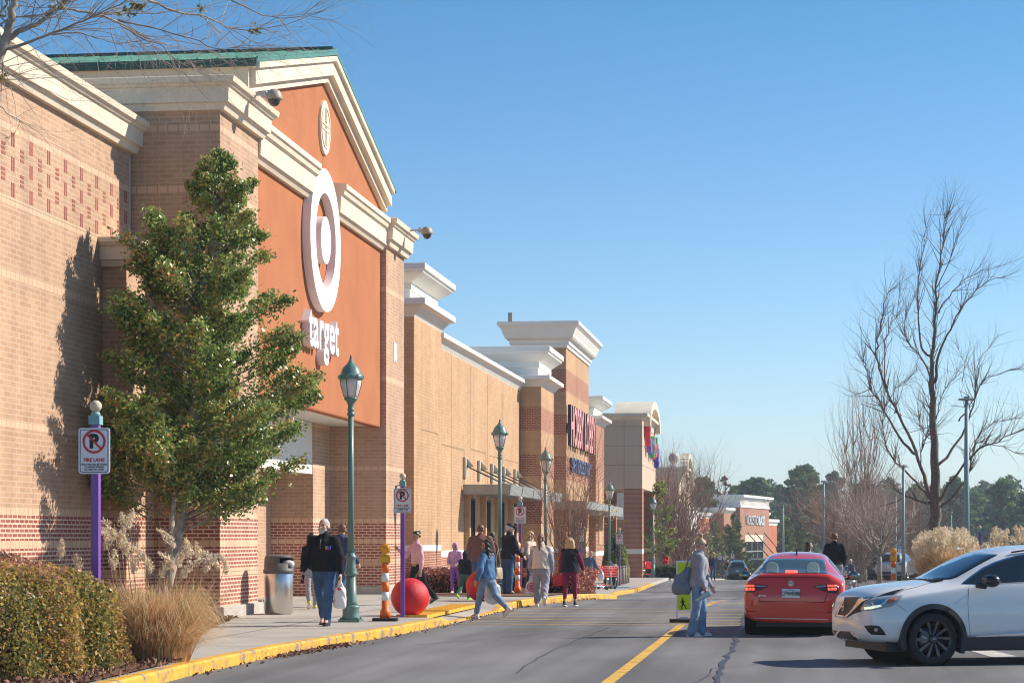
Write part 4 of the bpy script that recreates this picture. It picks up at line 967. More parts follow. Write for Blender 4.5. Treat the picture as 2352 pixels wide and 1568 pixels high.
# --- clipped hedges
def hedge(label, cat, loc, dims, cols, n, size, seed, rough_=.06, name='hedge', group=None, topv=0):
    R = NPR(seed); w, l, h = dims; t = thing(name, label, cat, loc, group=group)
    m_ = MB(); m_.box(-w/2+.12, w/2-.12, -l/2+.12, l/2-.12, 0, h-.12); m_.build('shade_core', mat('hedge_core_'+name+str(seed), tuple(c*.25 for c in cols[0][1]), rough=1), t)  # solid core in darkened leaf colour, stands in for shade inside the hedge
    A = [l*h, l*h, w*h, w*h, w*l]; A = np.array(A)/sum(A); f = R.choice(5, n, p=A); u = R.rand(n)-.5; v = R.rand(n)
    P = np.zeros((n,3)); dep = np.abs(R.randn(n))*rough_*1.6
    bump = .08*np.sin(u*9+v*5+f)+.05*np.sin(u*23+f*2)
    for k in range(5):
        q = f == k; d_ = dep[q]+bump[q]*.5
        if k < 2: s_ = 1 if k else -1; P[q] = np.stack([s_*(w/2-d_), u[q]*l, v[q]*h], 1)
        elif k < 4: s_ = 1 if k == 3 else -1; P[q] = np.stack([u[q]*w, s_*(l/2-d_), v[q]*h], 1)
        else: P[q] = np.stack([u[q]*w, (v[q]-.5)*l, h-d_], 1)
    # round the edges
    r0 = .16
    for a_, lim_ in ((0, w/2), (1, l/2)):
        over = np.clip(np.abs(P[:,a_])-(lim_-r0), 0, None); P[:,2] -= np.where(P[:,2] > h-r0, over*.5, 0)
    P += R.randn(n,3)*.02
    vv = np.clip(.45+.25*R.randn(n)+.12*np.sin(P[:,0]*4+P[:,1]*3)+topv*np.clip((P[:,2]-h*.75)/(h*.25),0,1), 0, 1)
    leaves_obj('foliage', leafmat('hedge_leaf_%s%d' % (name, seed), cols, rough=.45), P, size, t, seed, vv, aspect=.6); return t
def round_hedge(label, loc, dims, cols, n, size, seed):
    R = NPR(seed); w, l, h = dims; t = thing('clipped_hedge', label, 'hedge', loc)
    q = R.randn(n,3); q[:,2] = np.abs(q[:,2])*1.1; q /= (np.abs(q/np.array([1,1,1]))**5).sum(1)[:,None]**(1/5)
    lump = 1+.035*np.sin(q[:,0]*9+q[:,2]*5)+.03*np.sin(q[:,1]*11+q[:,0]*6)-np.abs(R.randn(n))*.05
    P = q*lump[:,None]*np.array([w/2,l/2,h]) + R.randn(n,3)*.015
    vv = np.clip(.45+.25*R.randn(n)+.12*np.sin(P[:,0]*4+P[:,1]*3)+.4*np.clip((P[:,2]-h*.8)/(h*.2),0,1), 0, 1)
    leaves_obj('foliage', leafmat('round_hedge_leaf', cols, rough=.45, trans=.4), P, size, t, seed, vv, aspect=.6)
    m_ = MB(); m_.ell((0,0,0), (w*.44,l*.44,h*.86), 16); m_.build('shade_core', mat('hedge_core', (.03,.03,.012), rough=1), t); return t  # dark blob filling the hedge, inner shade put into its colour
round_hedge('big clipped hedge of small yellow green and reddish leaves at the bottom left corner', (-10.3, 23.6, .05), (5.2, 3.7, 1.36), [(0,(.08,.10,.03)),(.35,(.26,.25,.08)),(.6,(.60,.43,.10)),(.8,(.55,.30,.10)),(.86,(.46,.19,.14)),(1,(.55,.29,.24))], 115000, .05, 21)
burg = [(0,(.12,.035,.035)),(.4,(.32,.10,.08)),(.75,(.5,.2,.12)),(1,(.62,.36,.2))]
hedge('low burgundy hedge along the sand brick wall behind the hooded girl', 'hedge', (-9.9, 63.4, .0), (2.6, 2.2, .68), burg, 9000, .07, 22, name='burgundy_hedge', group='burgundy hedges in the kerbed bed')
hedge('low burgundy hedge between the green lamp posts, behind the person in jeans and cap', 'hedge', (-8.6, 66.2, -.2), (2.2, 3.2, .75), burg, 9000, .07, 23, name='burgundy_hedge', group='burgundy hedges in the kerbed bed')
hedge('rounded burgundy hedge at the kerb nose, right of the person with burgundy leggings', 'hedge', (-6.75, 63.6, -.1), (1.5, 5.2, .78), burg, 13000, .07, 24, name='burgundy_hedge', group='burgundy hedges in the kerbed bed')
hedge('low green box hedge beside the fifth lamp post', 'hedge', tuple(ground_at(1535, 128, .12)), (1.55, 2.0, .75), [(0,(.03,.05,.015)),(.6,(.10,.14,.04)),(1,(.24,.26,.09))], 6000, .09, 25, name='box_hedge')
tag(strip([54.5,57,60,63,66,70,73], lambda y: -9.6, lambda y: kx(y)-.35, .168).build('mulch_bed', mulch), kind='structure')
def oval(label, loc, rx, h, n, size, seed, m, name='clipped_shrub', cat='shrub', z0=0):
    R = NPR(seed); t = thing(name, label, cat, loc); a = R.rand(n)*2*math.pi; u = R.rand(n)
    z = u*h; rr = rx*np.sin(np.clip(.18+.82*u, 0, 1)**.8*math.pi)**.55*(1-.06*np.abs(R.randn(n)))+.03*np.sin(a*7+z*5)
    P = np.stack([rr*np.cos(a), rr*np.sin(a), z+z0], 1); leaves_obj('foliage', m, P, size, t, seed)
    m_ = MB(); m_.tube([(0,0,-.1),(0,0,h*.8+z0)], [.06,.03], 6); m_.ell((0,0,h*.48+z0), (rx*.82,rx*.82,h*.46), 12); m_.build('shade_core', mat('shrub_core', (.008,.015,.006), rough=1), t); return t  # a stem plus a near-black core coloured as the shade within the leaves
oval('glossy clipped oval shrub between the craft shop and the brick columns', tuple(ground_at(1413, 109, .12)), .66, 2.55, 7000, .1, 31, holly_m)
# --- grasses with plumes
straw = leafmat('straw_blade', [(0,(.45,.23,.10)),(.4,(.80,.52,.26)),(.8,(.90,.76,.52)),(1,(.45,.46,.16))], rough=.7, trans=.4)
plume_m = leafmat('plume', [(0,(.70,.56,.38)),(.6,(.85,.73,.54)),(1,(.92,.84,.68))], rough=.9, trans=.35)
def plume_grass(label, loc, rad_, h, nb, stalks, seed, bw=.009, pl=.3, pw=.05, np_=160, ps=.05, lean=.5, wide=None):
    R = NPR(seed); t = thing('plume_grass', label, 'ornamental grass', loc, group='tan ornamental grasses with feathery plumes'); wx, wy = wide or (1, 1)
    n = nb; a = R.rand(n)*2*math.pi; r0 = rad_*.4*np.sqrt(R.rand(n)); B = np.stack([r0*np.cos(a)*wx, r0*np.sin(a)*wy, np.zeros(n)], 1)
    H_ = h*(.3+.7*R.rand(n)**.8); out = rad_*R.uniform(.1,1.0,n)*R.uniform(.4,1,n); an = a+R.randn(n)*.5
    segs = 5; T = np.linspace(0,1,segs+1); V = np.zeros((n,segs+1,2,3)); side = np.stack([-np.sin(an+R.randn(n)), np.cos(an+R.randn(n)), np.zeros(n)], 1)
    for i, tt in enumerate(T):
        c = B + np.stack([np.cos(an)*out*tt**1.8*wx, np.sin(an)*out*tt**1.8*wy, H_*(tt*1.25-.35*tt**2.6*(1+lean*R.rand(n)))], 1) + R.randn(n,3)*.03*tt**2
        w_ = bw*(1-.8*tt); V[:,i,0] = c-side*w_/2; V[:,i,1] = c+side*w_/2
    me = D.meshes.new('blades'); me.vertices.add(n*(segs+1)*2); me.vertices.foreach_set('co', V.astype(np.float32).ravel())
    q = np.array([[2*i,2*i+1,2*i+3,2*i+2] for i in range(segs)]); L = (np.arange(n)[:,None,None]*(segs+1)*2+q[None]).reshape(-1)
    me.loops.add(len(L)); me.loops.foreach_set('vertex_index', L.astype(np.int32)); me.polygons.add(n*segs); me.polygons.foreach_set('loop_start', np.arange(0,n*segs*4,4,dtype=np.int32)); me.update(calc_edges=True)
    me.materials.append(straw); at = me.attributes.new('v','FLOAT','FACE'); vv = np.clip(.45+.22*R.randn(n),0,1); vv[R.rand(n) < .06] = 1
    at.data.foreach_set('value', np.repeat(vv, segs).astype(np.float32)); o = D.objects.new('blades', me); C.objects.link(o); o.parent = t
    S = []; P = []; Vv = []
    for (x, y, zt) in stalks:
        b = P_(x*.45, y*.45, 0); mid = P_(x*.85, y*.85, zt*.6); tip = P_(x, y, zt); S += [(*b,.006,*mid,.005), (*mid,.005,*tip,.003)]
        k = np_; u = R.rand(k); dr = R.randn(3)*.06; dr[2] = 0
        P.append(tip + np.outer(u-.85, P_(0,0,1)*pl) + np.outer((1-u)**2*0+u**2, dr*2) + R.randn(k,3)*np.array([pw,pw,.03])*np.sin(np.clip(u*.9+.08,0,1)*math.pi)[:,None]); Vv.append(R.rand(k))
    tri_tubes('stalks', mat('stalk', (.5,.36,.2), rough=.8), S, t); leaves_obj('plumes', plume_m, np.concatenate(P), ps, t, seed+1, np.concatenate(Vv), up=1.2, aspect=.3); return t
R = NPR(77); gl = ground_at(362, 26.6, .15); st_ = []
for px, py in ((243,1235),(262,1210),(250,1225),(285,1195),(297,1187),(275,1230),(306,1290),(330,1262),(398,1285),(398,1232),(410,1275),(437,1255),(455,1262),(470,1288),(345,1290),(290,1250),(180,1290),(140,1255),(420,1300),(500,1280),(520,1292),(370,1300),(260,1280),):
    q = at_depth(px, py, 26.6+R.uniform(-.5,.5)); st_.append((q.x-gl.x, q.y-gl.y, q.z-gl.z+.06))
plume_grass('tan plume grass clump arching over the kerb beside the big clipped hedge', tuple(gl), .98, 1.22, 6000, st_, 41, bw=.011, pl=.22, pw=.027, np_=210, ps=.045, lean=1.5)
gl = ground_at(2185, 60, .15); st_ = []
for k in range(130):
    px = R.uniform(2095, 2268); top = 1212 + 55*abs((px-2180)/95)**2; py = top + abs(R.randn())*26; q = at_depth(px, py, 60+R.uniform(-1.3,1.3)); st_.append((q.x-gl.x, q.y-gl.y, max(.5, q.z-gl.z+.05)))
plume_grass('large mound of tan plume grass behind the bonnet of the white crossover', tuple(gl), 1.15, 1.6, 4200, st_, 43, bw=.02, pl=.34, pw=.06, np_=90, ps=.08, wide=(1.25,1.0))
gl = ground_at(2335, 58, .15); st_ = []
for k in range(34):
    px = R.uniform(2275, 2400); py = 1203+abs(R.randn())*28; q = at_depth(px, py, 58+R.uniform(-1,1)); st_.append((q.x-gl.x, q.y-gl.y, max(.5, q.z-gl.z)))
plume_grass('plume grass with scattered upright heads above the roof of the white crossover', tuple(gl), 1.0, 1.5, 1500, st_, 45, bw=.02, pl=.3, pw=.05, np_=110, ps=.08, wide=(1.2,1))
# --- limbs traced as polylines standing at their own distance
def limb_tree(name, label, loc, limbs, depth, seed, m, conv, twig, group=None, cat='bare tree', tm=None, dvar=2.5):
    R = NPR(seed); t = thing(name, label, cat, tuple(loc), group=group); L0 = np.array(loc); m_ = MB(); segs = []
    for pts, r0, r1, dd in limbs:
        W = []; n = len(pts)
        for i, (x, y) in enumerate(pts):
            px, py = conv(x, y); W.append(np.array(at_depth(px, py, depth + dd*dvar*min(1, i/3))) - L0)
        # smooth
        F_ = [];
        for i in range(n-1):
            p0 = W[max(i-1,0)]; p1 = W[i]; p2 = W[i+1]; p3 = W[min(i+2,n-1)]
            for k in range(4):
                u = k/4; F_.append(.5*((2*p1)+(p2-p0)*u+(2*p0-5*p1+4*p2-p3)*u*u+(3*p1-p0-3*p2+p3)*u**3))
        F_.append(W[-1]); F_ = [f + R.randn(3)*twig['jit'] for f in F_]; rr = [r1+(r0-r1)*(1-i/(len(F_)-1))**1.7 for i in range(len(F_))]
        if r0 > twig['thick']: m_.tube(F_, rr, 7)
        else: segs += [(*a, ra, *b, rb) for a, b, ra, rb in zip(F_, F_[1:], rr, rr[1:])]
        for i in range(int(len(F_)*twig['start']), len(F_)):
            dirn = (F_[min(i+1,len(F_)-1)]-F_[max(i-1,0)]); dirn = dirn/(np.linalg.norm(dirn)+1e-9)
            for _ in range(R.poisson(twig['rate']*(1.0+i/len(F_)))):
                grow(F_[i].copy(), dirn + R.randn(3)*twig['spread'] + P_(0,0,twig['up']), twig['L']*R.uniform(.5,1.2), min(rr[i]*.6, twig['r']), twig['lv'], segs, R, twig['up'], twig['spread'], (1,2), .66, twig['curl'])
    if m_.v: m_.build('trunk', m, t)
    tri_tubes('branches', tm or m, segs, t); return t
conv1 = lambda x, y: (x/2.7307, y/2.7307)
near_limbs = [([(-560,4250),(-420,2500),(-230,1200),(-60,500),(20,300),(60,180),(80,60),(100,-60),(130,-200)], .11, .03, 0),
 ([(60,240),(140,190),(240,150),(330,80),(400,20),(470,-60)], .032, .012, .1), ([(50,310),(180,265),(380,190),(560,110),(700,50),(860,-30)], .018, .006, -.2),
 ([(330,215),(490,207),(600,240),(760,270),(900,262),(1000,320)], .009, .003, .2), ([(300,40),(500,70),(700,120),(850,220),(1000,280),(1100,370),(1200,410),(1300,430),(1400,405)], .014, .003, .3),
 ([(740,130),(950,170),(1200,240),(1380,310),(1500,300),(1620,300)], .010, .003, -.3), ([(900,-20),(1100,70),(1300,110),(1450,180),(1600,185),(1800,150),(2050,60)], .013, .003, .5),
 ([(1450,0),(1650,90),(1850,115),(2000,20),(2080,-30)], .008, .002, .1), ([(1120,385),(1130,440),(1180,490),(1210,530)], .007, .002, .2), ([(0,150),(100,110),(280,85),(340,60)], .010, .006, 0),
 ([(-40,500),(30,480),(120,460),(330,410),(420,400)], .008, .002, .2), ([(-20,110),(20,60),(60,0),(80,-60)], .018, .01, .1), ([(700,130),(760,160),(800,240),(820,300)], .006, .002, 0), ([(560,110),(700,90),(900,30),(1000,-20)], .008, .003, .2),
 ([(1290,110),(1330,180),(1400,260)], .006, .002, 0), ([(0,330),(20,420),(10,480)], .012, .006, 0), ([(-30,640),(60,720),(120,760),(90,840),(20,870)], .006, .002, .2), ([(200,300),(300,420),(420,540),(520,600)], .004, .0015, .2), ([(850,230),(900,320),(960,420),(950,560)], .004, .0015, .3),
 ([(650,80),(900,90),(1150,60),(1500,30)], .007, .002, .4)]
tl = at_depth(-205, 1560, 21.5); tl.z = .15
near_tree = limb_tree('bare_tree', 'bare grey tree whose branches reach in over the store from the top left', tl, near_limbs, 21.5, 51, bark_l, conv1,
    dict(jit=.006, thick=.0075, start=.25, rate=1.0, spread=.6, up=-.02, L=.7, r=.0055, lv=3, curl=.35), tm=twig_g, dvar=1.2)
R = NPR(5); P = []
for x, y, n in ((860,40,46),(790,80,30),(1600,195,24),(1270,65,14),(370,30,14),(10,480,16),(0,110,10),(1510,265,6),(1350,430,5)):
    for _ in range(n): q = at_depth(*conv1(x+R.randn()*26, y+R.randn()*20), 21.5); P.append((q.x-tl.x, q.y-tl.y, q.z-tl.z))
leaves_obj('leaves', leafmat('late_leaf', [(0,(.22,.20,.03)),(1,(.42,.34,.06))]), np.array(P), .05, near_tree, 6)
conv2 = lambda x, y: ((3200+x/1.0112)/1.7415, (700+y/1.0112)/1.7415)
big = [([(552,1560),(548,1440),(545,1320),(545,1200),(540,1050),(535,930),(530,820),(540,700),(548,560),(550,450),(575,290),(592,190),(598,160)], .36, .02, 0),
 ([(545,1335),(515,1270),(480,1150),(420,1010),(350,870),(315,760),(310,690),(330,600),(345,500),(380,460)], .15, .02, 1), ([(530,1315),(470,1240),(390,1160),(345,1090),(335,1000),(345,930)], .09, .02, -1),
 ([(470,1130),(400,1060),(330,930),(285,860),(265,780),(252,740)], .10, .02, .5), ([(285,865),(230,882),(198,862)], .035, .01, .2), ([(525,1325),(450,1310),(370,1255)], .10, .03, -.6),
 ([(535,850),(500,750),(440,680),(420,600),(450,520)], .07, .015, -.5), ([(530,740),(490,690),(480,560),(480,420),(500,300),(510,200)], .09, .015, .6), ([(545,840),(570,700),(620,600),(680,500),(760,430),(870,402)], .10, .015, .3),
 ([(555,560),(620,470),(700,400),(845,357)], .06, .012, -.4), ([(560,1330),(600,1260),(700,1130),(800,1075),(905,1030),(980,1000)], .11, .02, -.5), ([(700,1120),(720,1060),(780,1000),(905,980)], .06, .015, .4),
 ([(550,1180),(640,1080),(690,960),(720,870),(760,820),(905,770)], .10, .02, .8), ([(640,1000),(700,900),(720,760),(800,650)], .06, .012, .2), ([(570,1340),(640,1280),(680,1200),(700,1120),(730,1080),(905,1130)], .08, .02, -1),
 ([(545,1050),(560,930),(600,850),(640,800)], .05, .012, 0), ([(545,1080),(500,1040),(480,980)], .04, .02, .3), ([(490,1200),(490,1100),(520,1050)], .05, .03, .2), ([(385,960),(380,880),(430,830),(470,785)], .04, .01, -.3), ([(655,840),(665,760),(620,670)], .035, .01, .5),
 ([(550,460),(600,350),(640,240),(655,180)], .05, .01, -.3), ([(350,880),(340,780),(350,640),(390,560),(410,450)], .06, .012, .3),([(545,1000),(500,1020),(500,930)], .03,.01,.2)]
big = [(a, b*(.92 if i == 0 else .74), c*.8, d) for i, (a, b, c, d) in enumerate(big)]
bl = ground_at(2148, 100, .1)
limb_tree('bare_tree', 'tallest bare tree with a thick dark trunk and upswept limbs at the right', bl, big, 100, 53, bark, conv2,
    dict(jit=.03, thick=.045, start=.35, rate=1.8, spread=.5, up=.22, L=1.15, r=.022, lv=3, curl=.22), tm=twig_d)
# --- generic bare trees
def bare(label, loc, h, spread, n0, seed, m, tm, lv=3, r=.05, up=.35, crown_from=.3, shape=.5, group='leafless trees in the planting islands', name='bare_tree', tw=.008, L=None, cat='bare tree', single=False):
    R = NPR(seed); t = thing(name, label, cat, tuple(loc), group=group); m_ = MB(); segs = []
    z0 = h*crown_from
    if single: m_.tube([(0,0,-.2),(R.randn()*.03,0,z0*.5),(R.randn()*.05,0,z0)], [r*1.2,r,r*.85], 8)
    for k in range(n0):
        a = 2*math.pi*k/n0 + R.rand()*.6; s_ = spread*R.uniform(.35,1)
        if single: pts = [P_(0,0,z0*R.uniform(.7,1))]
        else: pts = [P_(.06*math.cos(a), .06*math.sin(a), -.1)]
        tgt = P_(s_*math.cos(a), s_*math.sin(a), h*R.uniform(.72,1)*(1-.25*s_/spread)); st = pts[0]; nseg = 6
        for i in range(1, nseg+1):
            u = i/nseg; w_ = u**(1+shape); pts.append(np.array([st[0]+(tgt[0]-st[0])*w_, st[1]+(tgt[1]-st[1])*w_, st[2]+(tgt[2]-st[2])*u]) + R.randn(3)*.03*h/5)
        rr = [r*(.62 if single else 1)*(1-.85*i/nseg) for i in range(nseg+1)]; m_.tube(pts, rr, 5)
        for i in range(1 if single else 2, nseg+1):
            d = pts[i]-pts[i-1]; d /= np.linalg.norm(d)
            for _ in range(2 if i < nseg else 3): grow(pts[i].copy(), d+R.randn(3)*.55, (L or h*.22)*R.uniform(.7,1.2), max(tw, rr[i]*.45), lv-1, segs, R, up, .5, (1,3), .66, .25)
    m_.build('trunk', m, t); tri_tubes('branches', tm, segs, t); return t
hobby = bare('bare many stemmed tree in front of the craft shop with a few yellow leaves', ground_at(1308, 67, .15), 4.4, 1.2, 26, 61, twig_b, twig_b, lv=4, r=.028, up=.5, tw=.007)
R = NPR(8); q = [(1.25+R.randn()*.25, .1+R.randn()*.4, 2.45+R.randn()*.3) for _ in range(90)]+[(R.uniform(-.9,1), R.uniform(-.7,.7), R.uniform(.9,2.7)) for _ in range(90)]
leaves_obj('leaves', leafmat('yellow_leaf', [(0,(.55,.25,.03)),(1,(.75,.42,.05))]), np.array(q), .08, hobby, 9)
bare('wide twiggy brown tree hiding the shop with the stone ball', ground_at(1562, 150, .1), 7.4, 3.1, 34, 62, twig_b, twig_b, lv=5, r=.06, up=.28, tw=.028, group='twiggy brown trees')
bare('twiggy brown tree top showing left of the stone ball', ground_at(1526, 158, .1), 7.9, 2.1, 24, 63, twig_b, twig_b, lv=5, r=.06, up=.4, tw=.028, group='twiggy brown trees')
bare('low twiggy brown tree left of the orange brick wall', ground_at(1588, 190, .1), 5.2, 1.7, 18, 64, twig_b, twig_b, lv=4, r=.06, up=.25, tw=.028, group='twiggy brown trees')
holly(ground_at(1518, 140, .1), tuple(ground_at(1517, 140, .1) + Vector((0,0,6.4))), [(1.4,.9),(2.4,1.15),(3.4,.9),(4.4,.75),(5.4,.55),(6.2,.25)], 60, 90, 'dark glossy evergreen directly behind the fifth lamp post', 71, size=.16, trunk_r=.1, fork=False)
holly(ground_at(1626, 215, .1), tuple(ground_at(1626, 215, .1) + Vector((0,0,4.6))), [(.8,.7),(1.6,1.0),(2.8,.9),(4.4,.2)], 40, 70, 'small dark evergreen left of the far group of lamps', 72, size=.2, trunk_r=.1, fork=False)
conif = leafmat('conifer_leaf', [(0,(.04,.08,.025)),(.5,(.16,.20,.05)),(1,(.38,.34,.10))], rough=.6)
for px, d, hh, rr, lb, sd_ in ((1643,236,6.6,1.6,'smaller olive conifer against the orange wall left of the brick tower',73),(1685,240,7.4,2.3,'larger olive conifer directly left of the brick tower',74),(1808,262,7.6,1.7,'olive conifer at the foot of the orange wall right of the brick tower',75),(1842,268,7.8,1.8,'olive conifer right of the orange wall, under the low pale roof',76)):
    b = ground_at(px, d, 0); holly(b, tuple(b+Vector((0,0,hh))), [(.4,rr),(hh*.3,rr*.9),(hh*.6,rr*.6),(hh*.85,rr*.3),(hh*.98,.1)], 230, 60, lb, sd_, size=.26, trunk_r=.12, fork=False, m=conif)
bare('pale multi stemmed crepe myrtle directly right of the person in the black hooded top', ground_at(1975, 118, .1), 4.6, 2.6, 28, 81, bark_l, twig_b, lv=4, r=.05, up=.25, tw=.022)
bare('broad brown leafless tree behind the person in the black hooded top', ground_at(1925, 150, .1), 6.2, 3.4, 34, 82, twig_b, twig_b, lv=5, r=.07, up=.25, tw=.028)
bare('brown leafless tree behind the small grey trunked trees', ground_at(2010, 160, .1), 6.6, 3.6, 32, 83, twig_b, twig_b, lv=5, r=.07, up=.25, tw=.028)
bare('brown leafless tree left of the thick dark trunk', ground_at(2080, 150, .1), 6.0, 3.2, 26, 84, twig_b, twig_b, lv=5, r=.07, up=.25, tw=.028)
bare('slender tall bare poplar shaped tree left of the tallest one', ground_at(1980, 140, .1), 10.8, 1.5, 16, 85, twig_b, twig_b, lv=4, r=.07, up=.8, tw=.022, shape=.2, crown_from=.3)
bare('small bare tree with a straight grey trunk and pale spreading twigs by the silver crossover', ground_at(2021, 106, .15), 5.0, 2.1, 15, 86, bark_l, twig_g, lv=4, r=.11, up=.15, tw=.014, single=True, crown_from=.36, L=.85, shape=-.3)
bare('small bare tree with a pale trunk standing left of the grey trunked one', ground_at(1985, 122, .15), 6.2, 2.0, 13, 87, bark_l, twig_g, lv=4, r=.14, up=.3, tw=.016, single=True, crown_from=.33, L=.9, shape=-.1)
# --- pines and the far wood
pine_m = leafmat('pine_needles', [(0,(.05,.12,.06)),(.5,(.12,.24,.09)),(.85,(.26,.38,.12)),(1,(.38,.42,.15))], rough=.7, trans=.3)
rust_m = leafmat('rusty_leaf', [(0,(.14,.06,.05)),(.6,(.26,.12,.09)),(1,(.38,.22,.14))], rough=.8)
def pine(label, px, ytop, depth, wpx, seed, m=pine_m, clumps=190, per=75, bare_frac=.12, name='pine_tree', size=.6, group='pines beyond the shops'):
    R = NPR(seed); b = ground_at(px, depth); ztop = CZ + (HZ-ytop)/F*depth; h = ztop-b.z; W = wpx/F*depth/2
    t = thing(name, label, 'tree', tuple(b), group=group); m_ = MB(); m_.tube([(0,0,-.5),(.1,0,h*.5),(0,0,h*.95)], [.32,.22,.06], 7); segs = []; P = []; V = []
    for k in range(clumps):
        u = R.rand()**.75; z = h*(bare_frac+(1-bare_frac)*u*.97); wr = W*(math.sin(math.pi*min(1,(.30+.70*u)))**.55+.08)*R.uniform(.25,1.15); a = R.rand()*2*math.pi
        c = P_(wr*math.cos(a), wr*math.sin(a), z); segs.append((0,0,z-.8,.09,*c,.03)); s_ = W*R.uniform(.08,.20)
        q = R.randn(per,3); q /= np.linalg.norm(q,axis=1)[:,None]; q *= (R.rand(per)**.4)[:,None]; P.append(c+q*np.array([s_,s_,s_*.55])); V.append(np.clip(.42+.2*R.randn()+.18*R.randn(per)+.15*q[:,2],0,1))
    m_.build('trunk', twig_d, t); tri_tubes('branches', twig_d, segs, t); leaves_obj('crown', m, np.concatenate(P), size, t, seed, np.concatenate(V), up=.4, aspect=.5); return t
PINES = [(1616,1092,330,95,'round topped pine directly left of the rusty leaved tree'),(1735,1093,345,120,'pine rising behind the white crown of the brick tower'),(1690,1112,380,70,'small pine between the rusty tree and the tower pine'),
 (1845,1063,320,115,'tallest dark pine right of the brick tower'),(1792,1110,390,60,'low pine crown in the gap left of the tallest pine'),(1915,1078,370,75,'thin pine behind the top of the broad brown tree'),(2105,1112,330,90,'pine behind the trunk of the tallest bare tree, on its left'),
 (2195,1090,330,85,'pine just left of the thickest light pole'),(2240,1125,360,80,'pine just right of the thickest light pole'),(2305,1097,320,110,'bright pine at the right edge beyond the plume grass'),(2360,1128,300,90,'pine cut off by the right edge'),(2050,1120,400,90,'distant pine behind the pale twigs'),(1965,1130,400,80,'distant pine low behind the slender bare tree'),(1570,1150,420,70,'dark tree beyond the gabled white shop')]
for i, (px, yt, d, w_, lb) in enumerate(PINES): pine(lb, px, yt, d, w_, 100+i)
pine('rusty half bare tree standing between two pines', 1665, 1088, 340, 55, 130, m=rust_m, clumps=60, per=30, name='rusty_tree', size=.4, group='far leafless trees')
# a wood that reads as one mass behind them, and hills
R = NPR(9); n = 60000; x = R.uniform(-60, 170, n); th_ = .5+.5*np.sin(x*.13)*np.sin(x*.41+1)+.3*np.sin(x*1.1); y = 420+R.uniform(0,20,n); z = -7+R.rand(n)**.8*(16.5+3.2*th_)
wv = leafmat('far_wood', [(0,(.05,.10,.05)),(.6,(.12,.20,.08)),(.85,(.24,.22,.12)),(1,(.34,.25,.17))], rough=.9, trans=0)
tag(leaves_obj('far_wood', wv, np.stack([x,y,z],1), 1.3, seed=10, v=np.clip(.4+.3*np.sin(x*.37)+.2*R.randn(n),0,1)), 'dim wooded belt beyond the car park', 'woodland', kind='stuff')
m_ = MB(); vs = []; NX = 60
for i in range(NX+1):
    xx = -900+i*45; hh = 17+6*math.sin(i*.5)+4*math.sin(i*1.3+1)
    vs += [(xx, 900, -10), (xx, 960, hh*.75), (xx, 1050, hh)]
m_.add(vs, [(3*i+j, 3*i+3+j, 3*i+4+j, 3*i+1+j) for i in range(NX) for j in (0,1)]); tag(m_.build('hills', mat('hill_green', (.07,.085,.075), rough=1, var=.4, vscale=.05)), kind='structure')
# planting island on the right
KI = [(1.9,74),(3.2,68),(5.5,62),(9,58),(14,55),(20,54)]
tag(poly_strip([(x, y) for x, y in KI], .18, .15).build('island_kerb', plainkerb), kind='structure')
m_ = MB(); z_ = lambda y: road_z(y)+.1
m_.add([(x, y, road_z(y)+.15) for x, y in KI]+[(x, y, road_z(y)-.05) for x, y in KI], [(k, k+1, 7+k, 6+k)[::-1] for k in range(5)]); tag(m_.build('island_kerb_face', plainkerb), kind='structure')
m_ = MB(); m_.add([(x, y, road_z(y)+.145) for x, y in KI]+[(20,90,-.5),(12,100,-.6),(4,96,-.65),(2.2,84,-.45)], [tuple(range(10))]); tag(m_.build('island_mulch', mulch), kind='structure')
rockm = mat('rock', (.22,.18,.15), rough=1, var=.3, vscale=3, bump=.8, bscale=8)
for i, (px, d, s_) in enumerate(((2008,66,.28),(1988,67,.18),(2150,62,.2))):
    m_ = MB(); R_ = random.Random(i); m_.ell((0,0,s_*.4), (s_*1.3,s_,s_*.75), 9); m_.v = [(x*R_.uniform(.85,1.12), y*R_.uniform(.85,1.12), z*R_.uniform(.85,1.1)) for x, y, z in m_.v]
    m_.sm = [False]*len(m_.sm); tag(m_.build('landscape_rock', rockm, None, loc=ground_at(px, d, .12)), ['brown rock with dry plants beside the grey trunk on the island','small rock at the left tip of the planting island','rock at the foot of the large plume grass'][i], 'rock')
R = NPR(12); P = np.stack([R.randn(900)*.35, R.randn(900)*.35, np.abs(R.randn(900))*.2], 1); t = thing('low_shrub', 'low rusty green shrub on the planting island beside the rock', 'shrub', tuple(ground_at(2026, 64.5, .15))); leaves_obj('foliage', rust_m, P, .07, t, 3)

# --- the air
m_ = MB(); m_.box(-2600, 2600, -120, 4200, -12, 42); hz_ = m_.build('haze', [])
hm = D.materials.new('haze'); hm.use_nodes = True; nt = hm.node_tree; nt.nodes.clear(); o_ = nt.nodes.new('ShaderNodeOutputMaterial'); v_ = nt.nodes.new('ShaderNodeVolumePrincipled')
v_.inputs['Color'].default_value = (.78,.88,1,1); v_.inputs['Density'].default_value = .0004; v_.inputs['Anisotropy'].default_value = .2; nt.links.new(v_.outputs[0], o_.inputs['Volume'])
hz_.data.materials.append(hm); tag(hz_, kind='stuff')
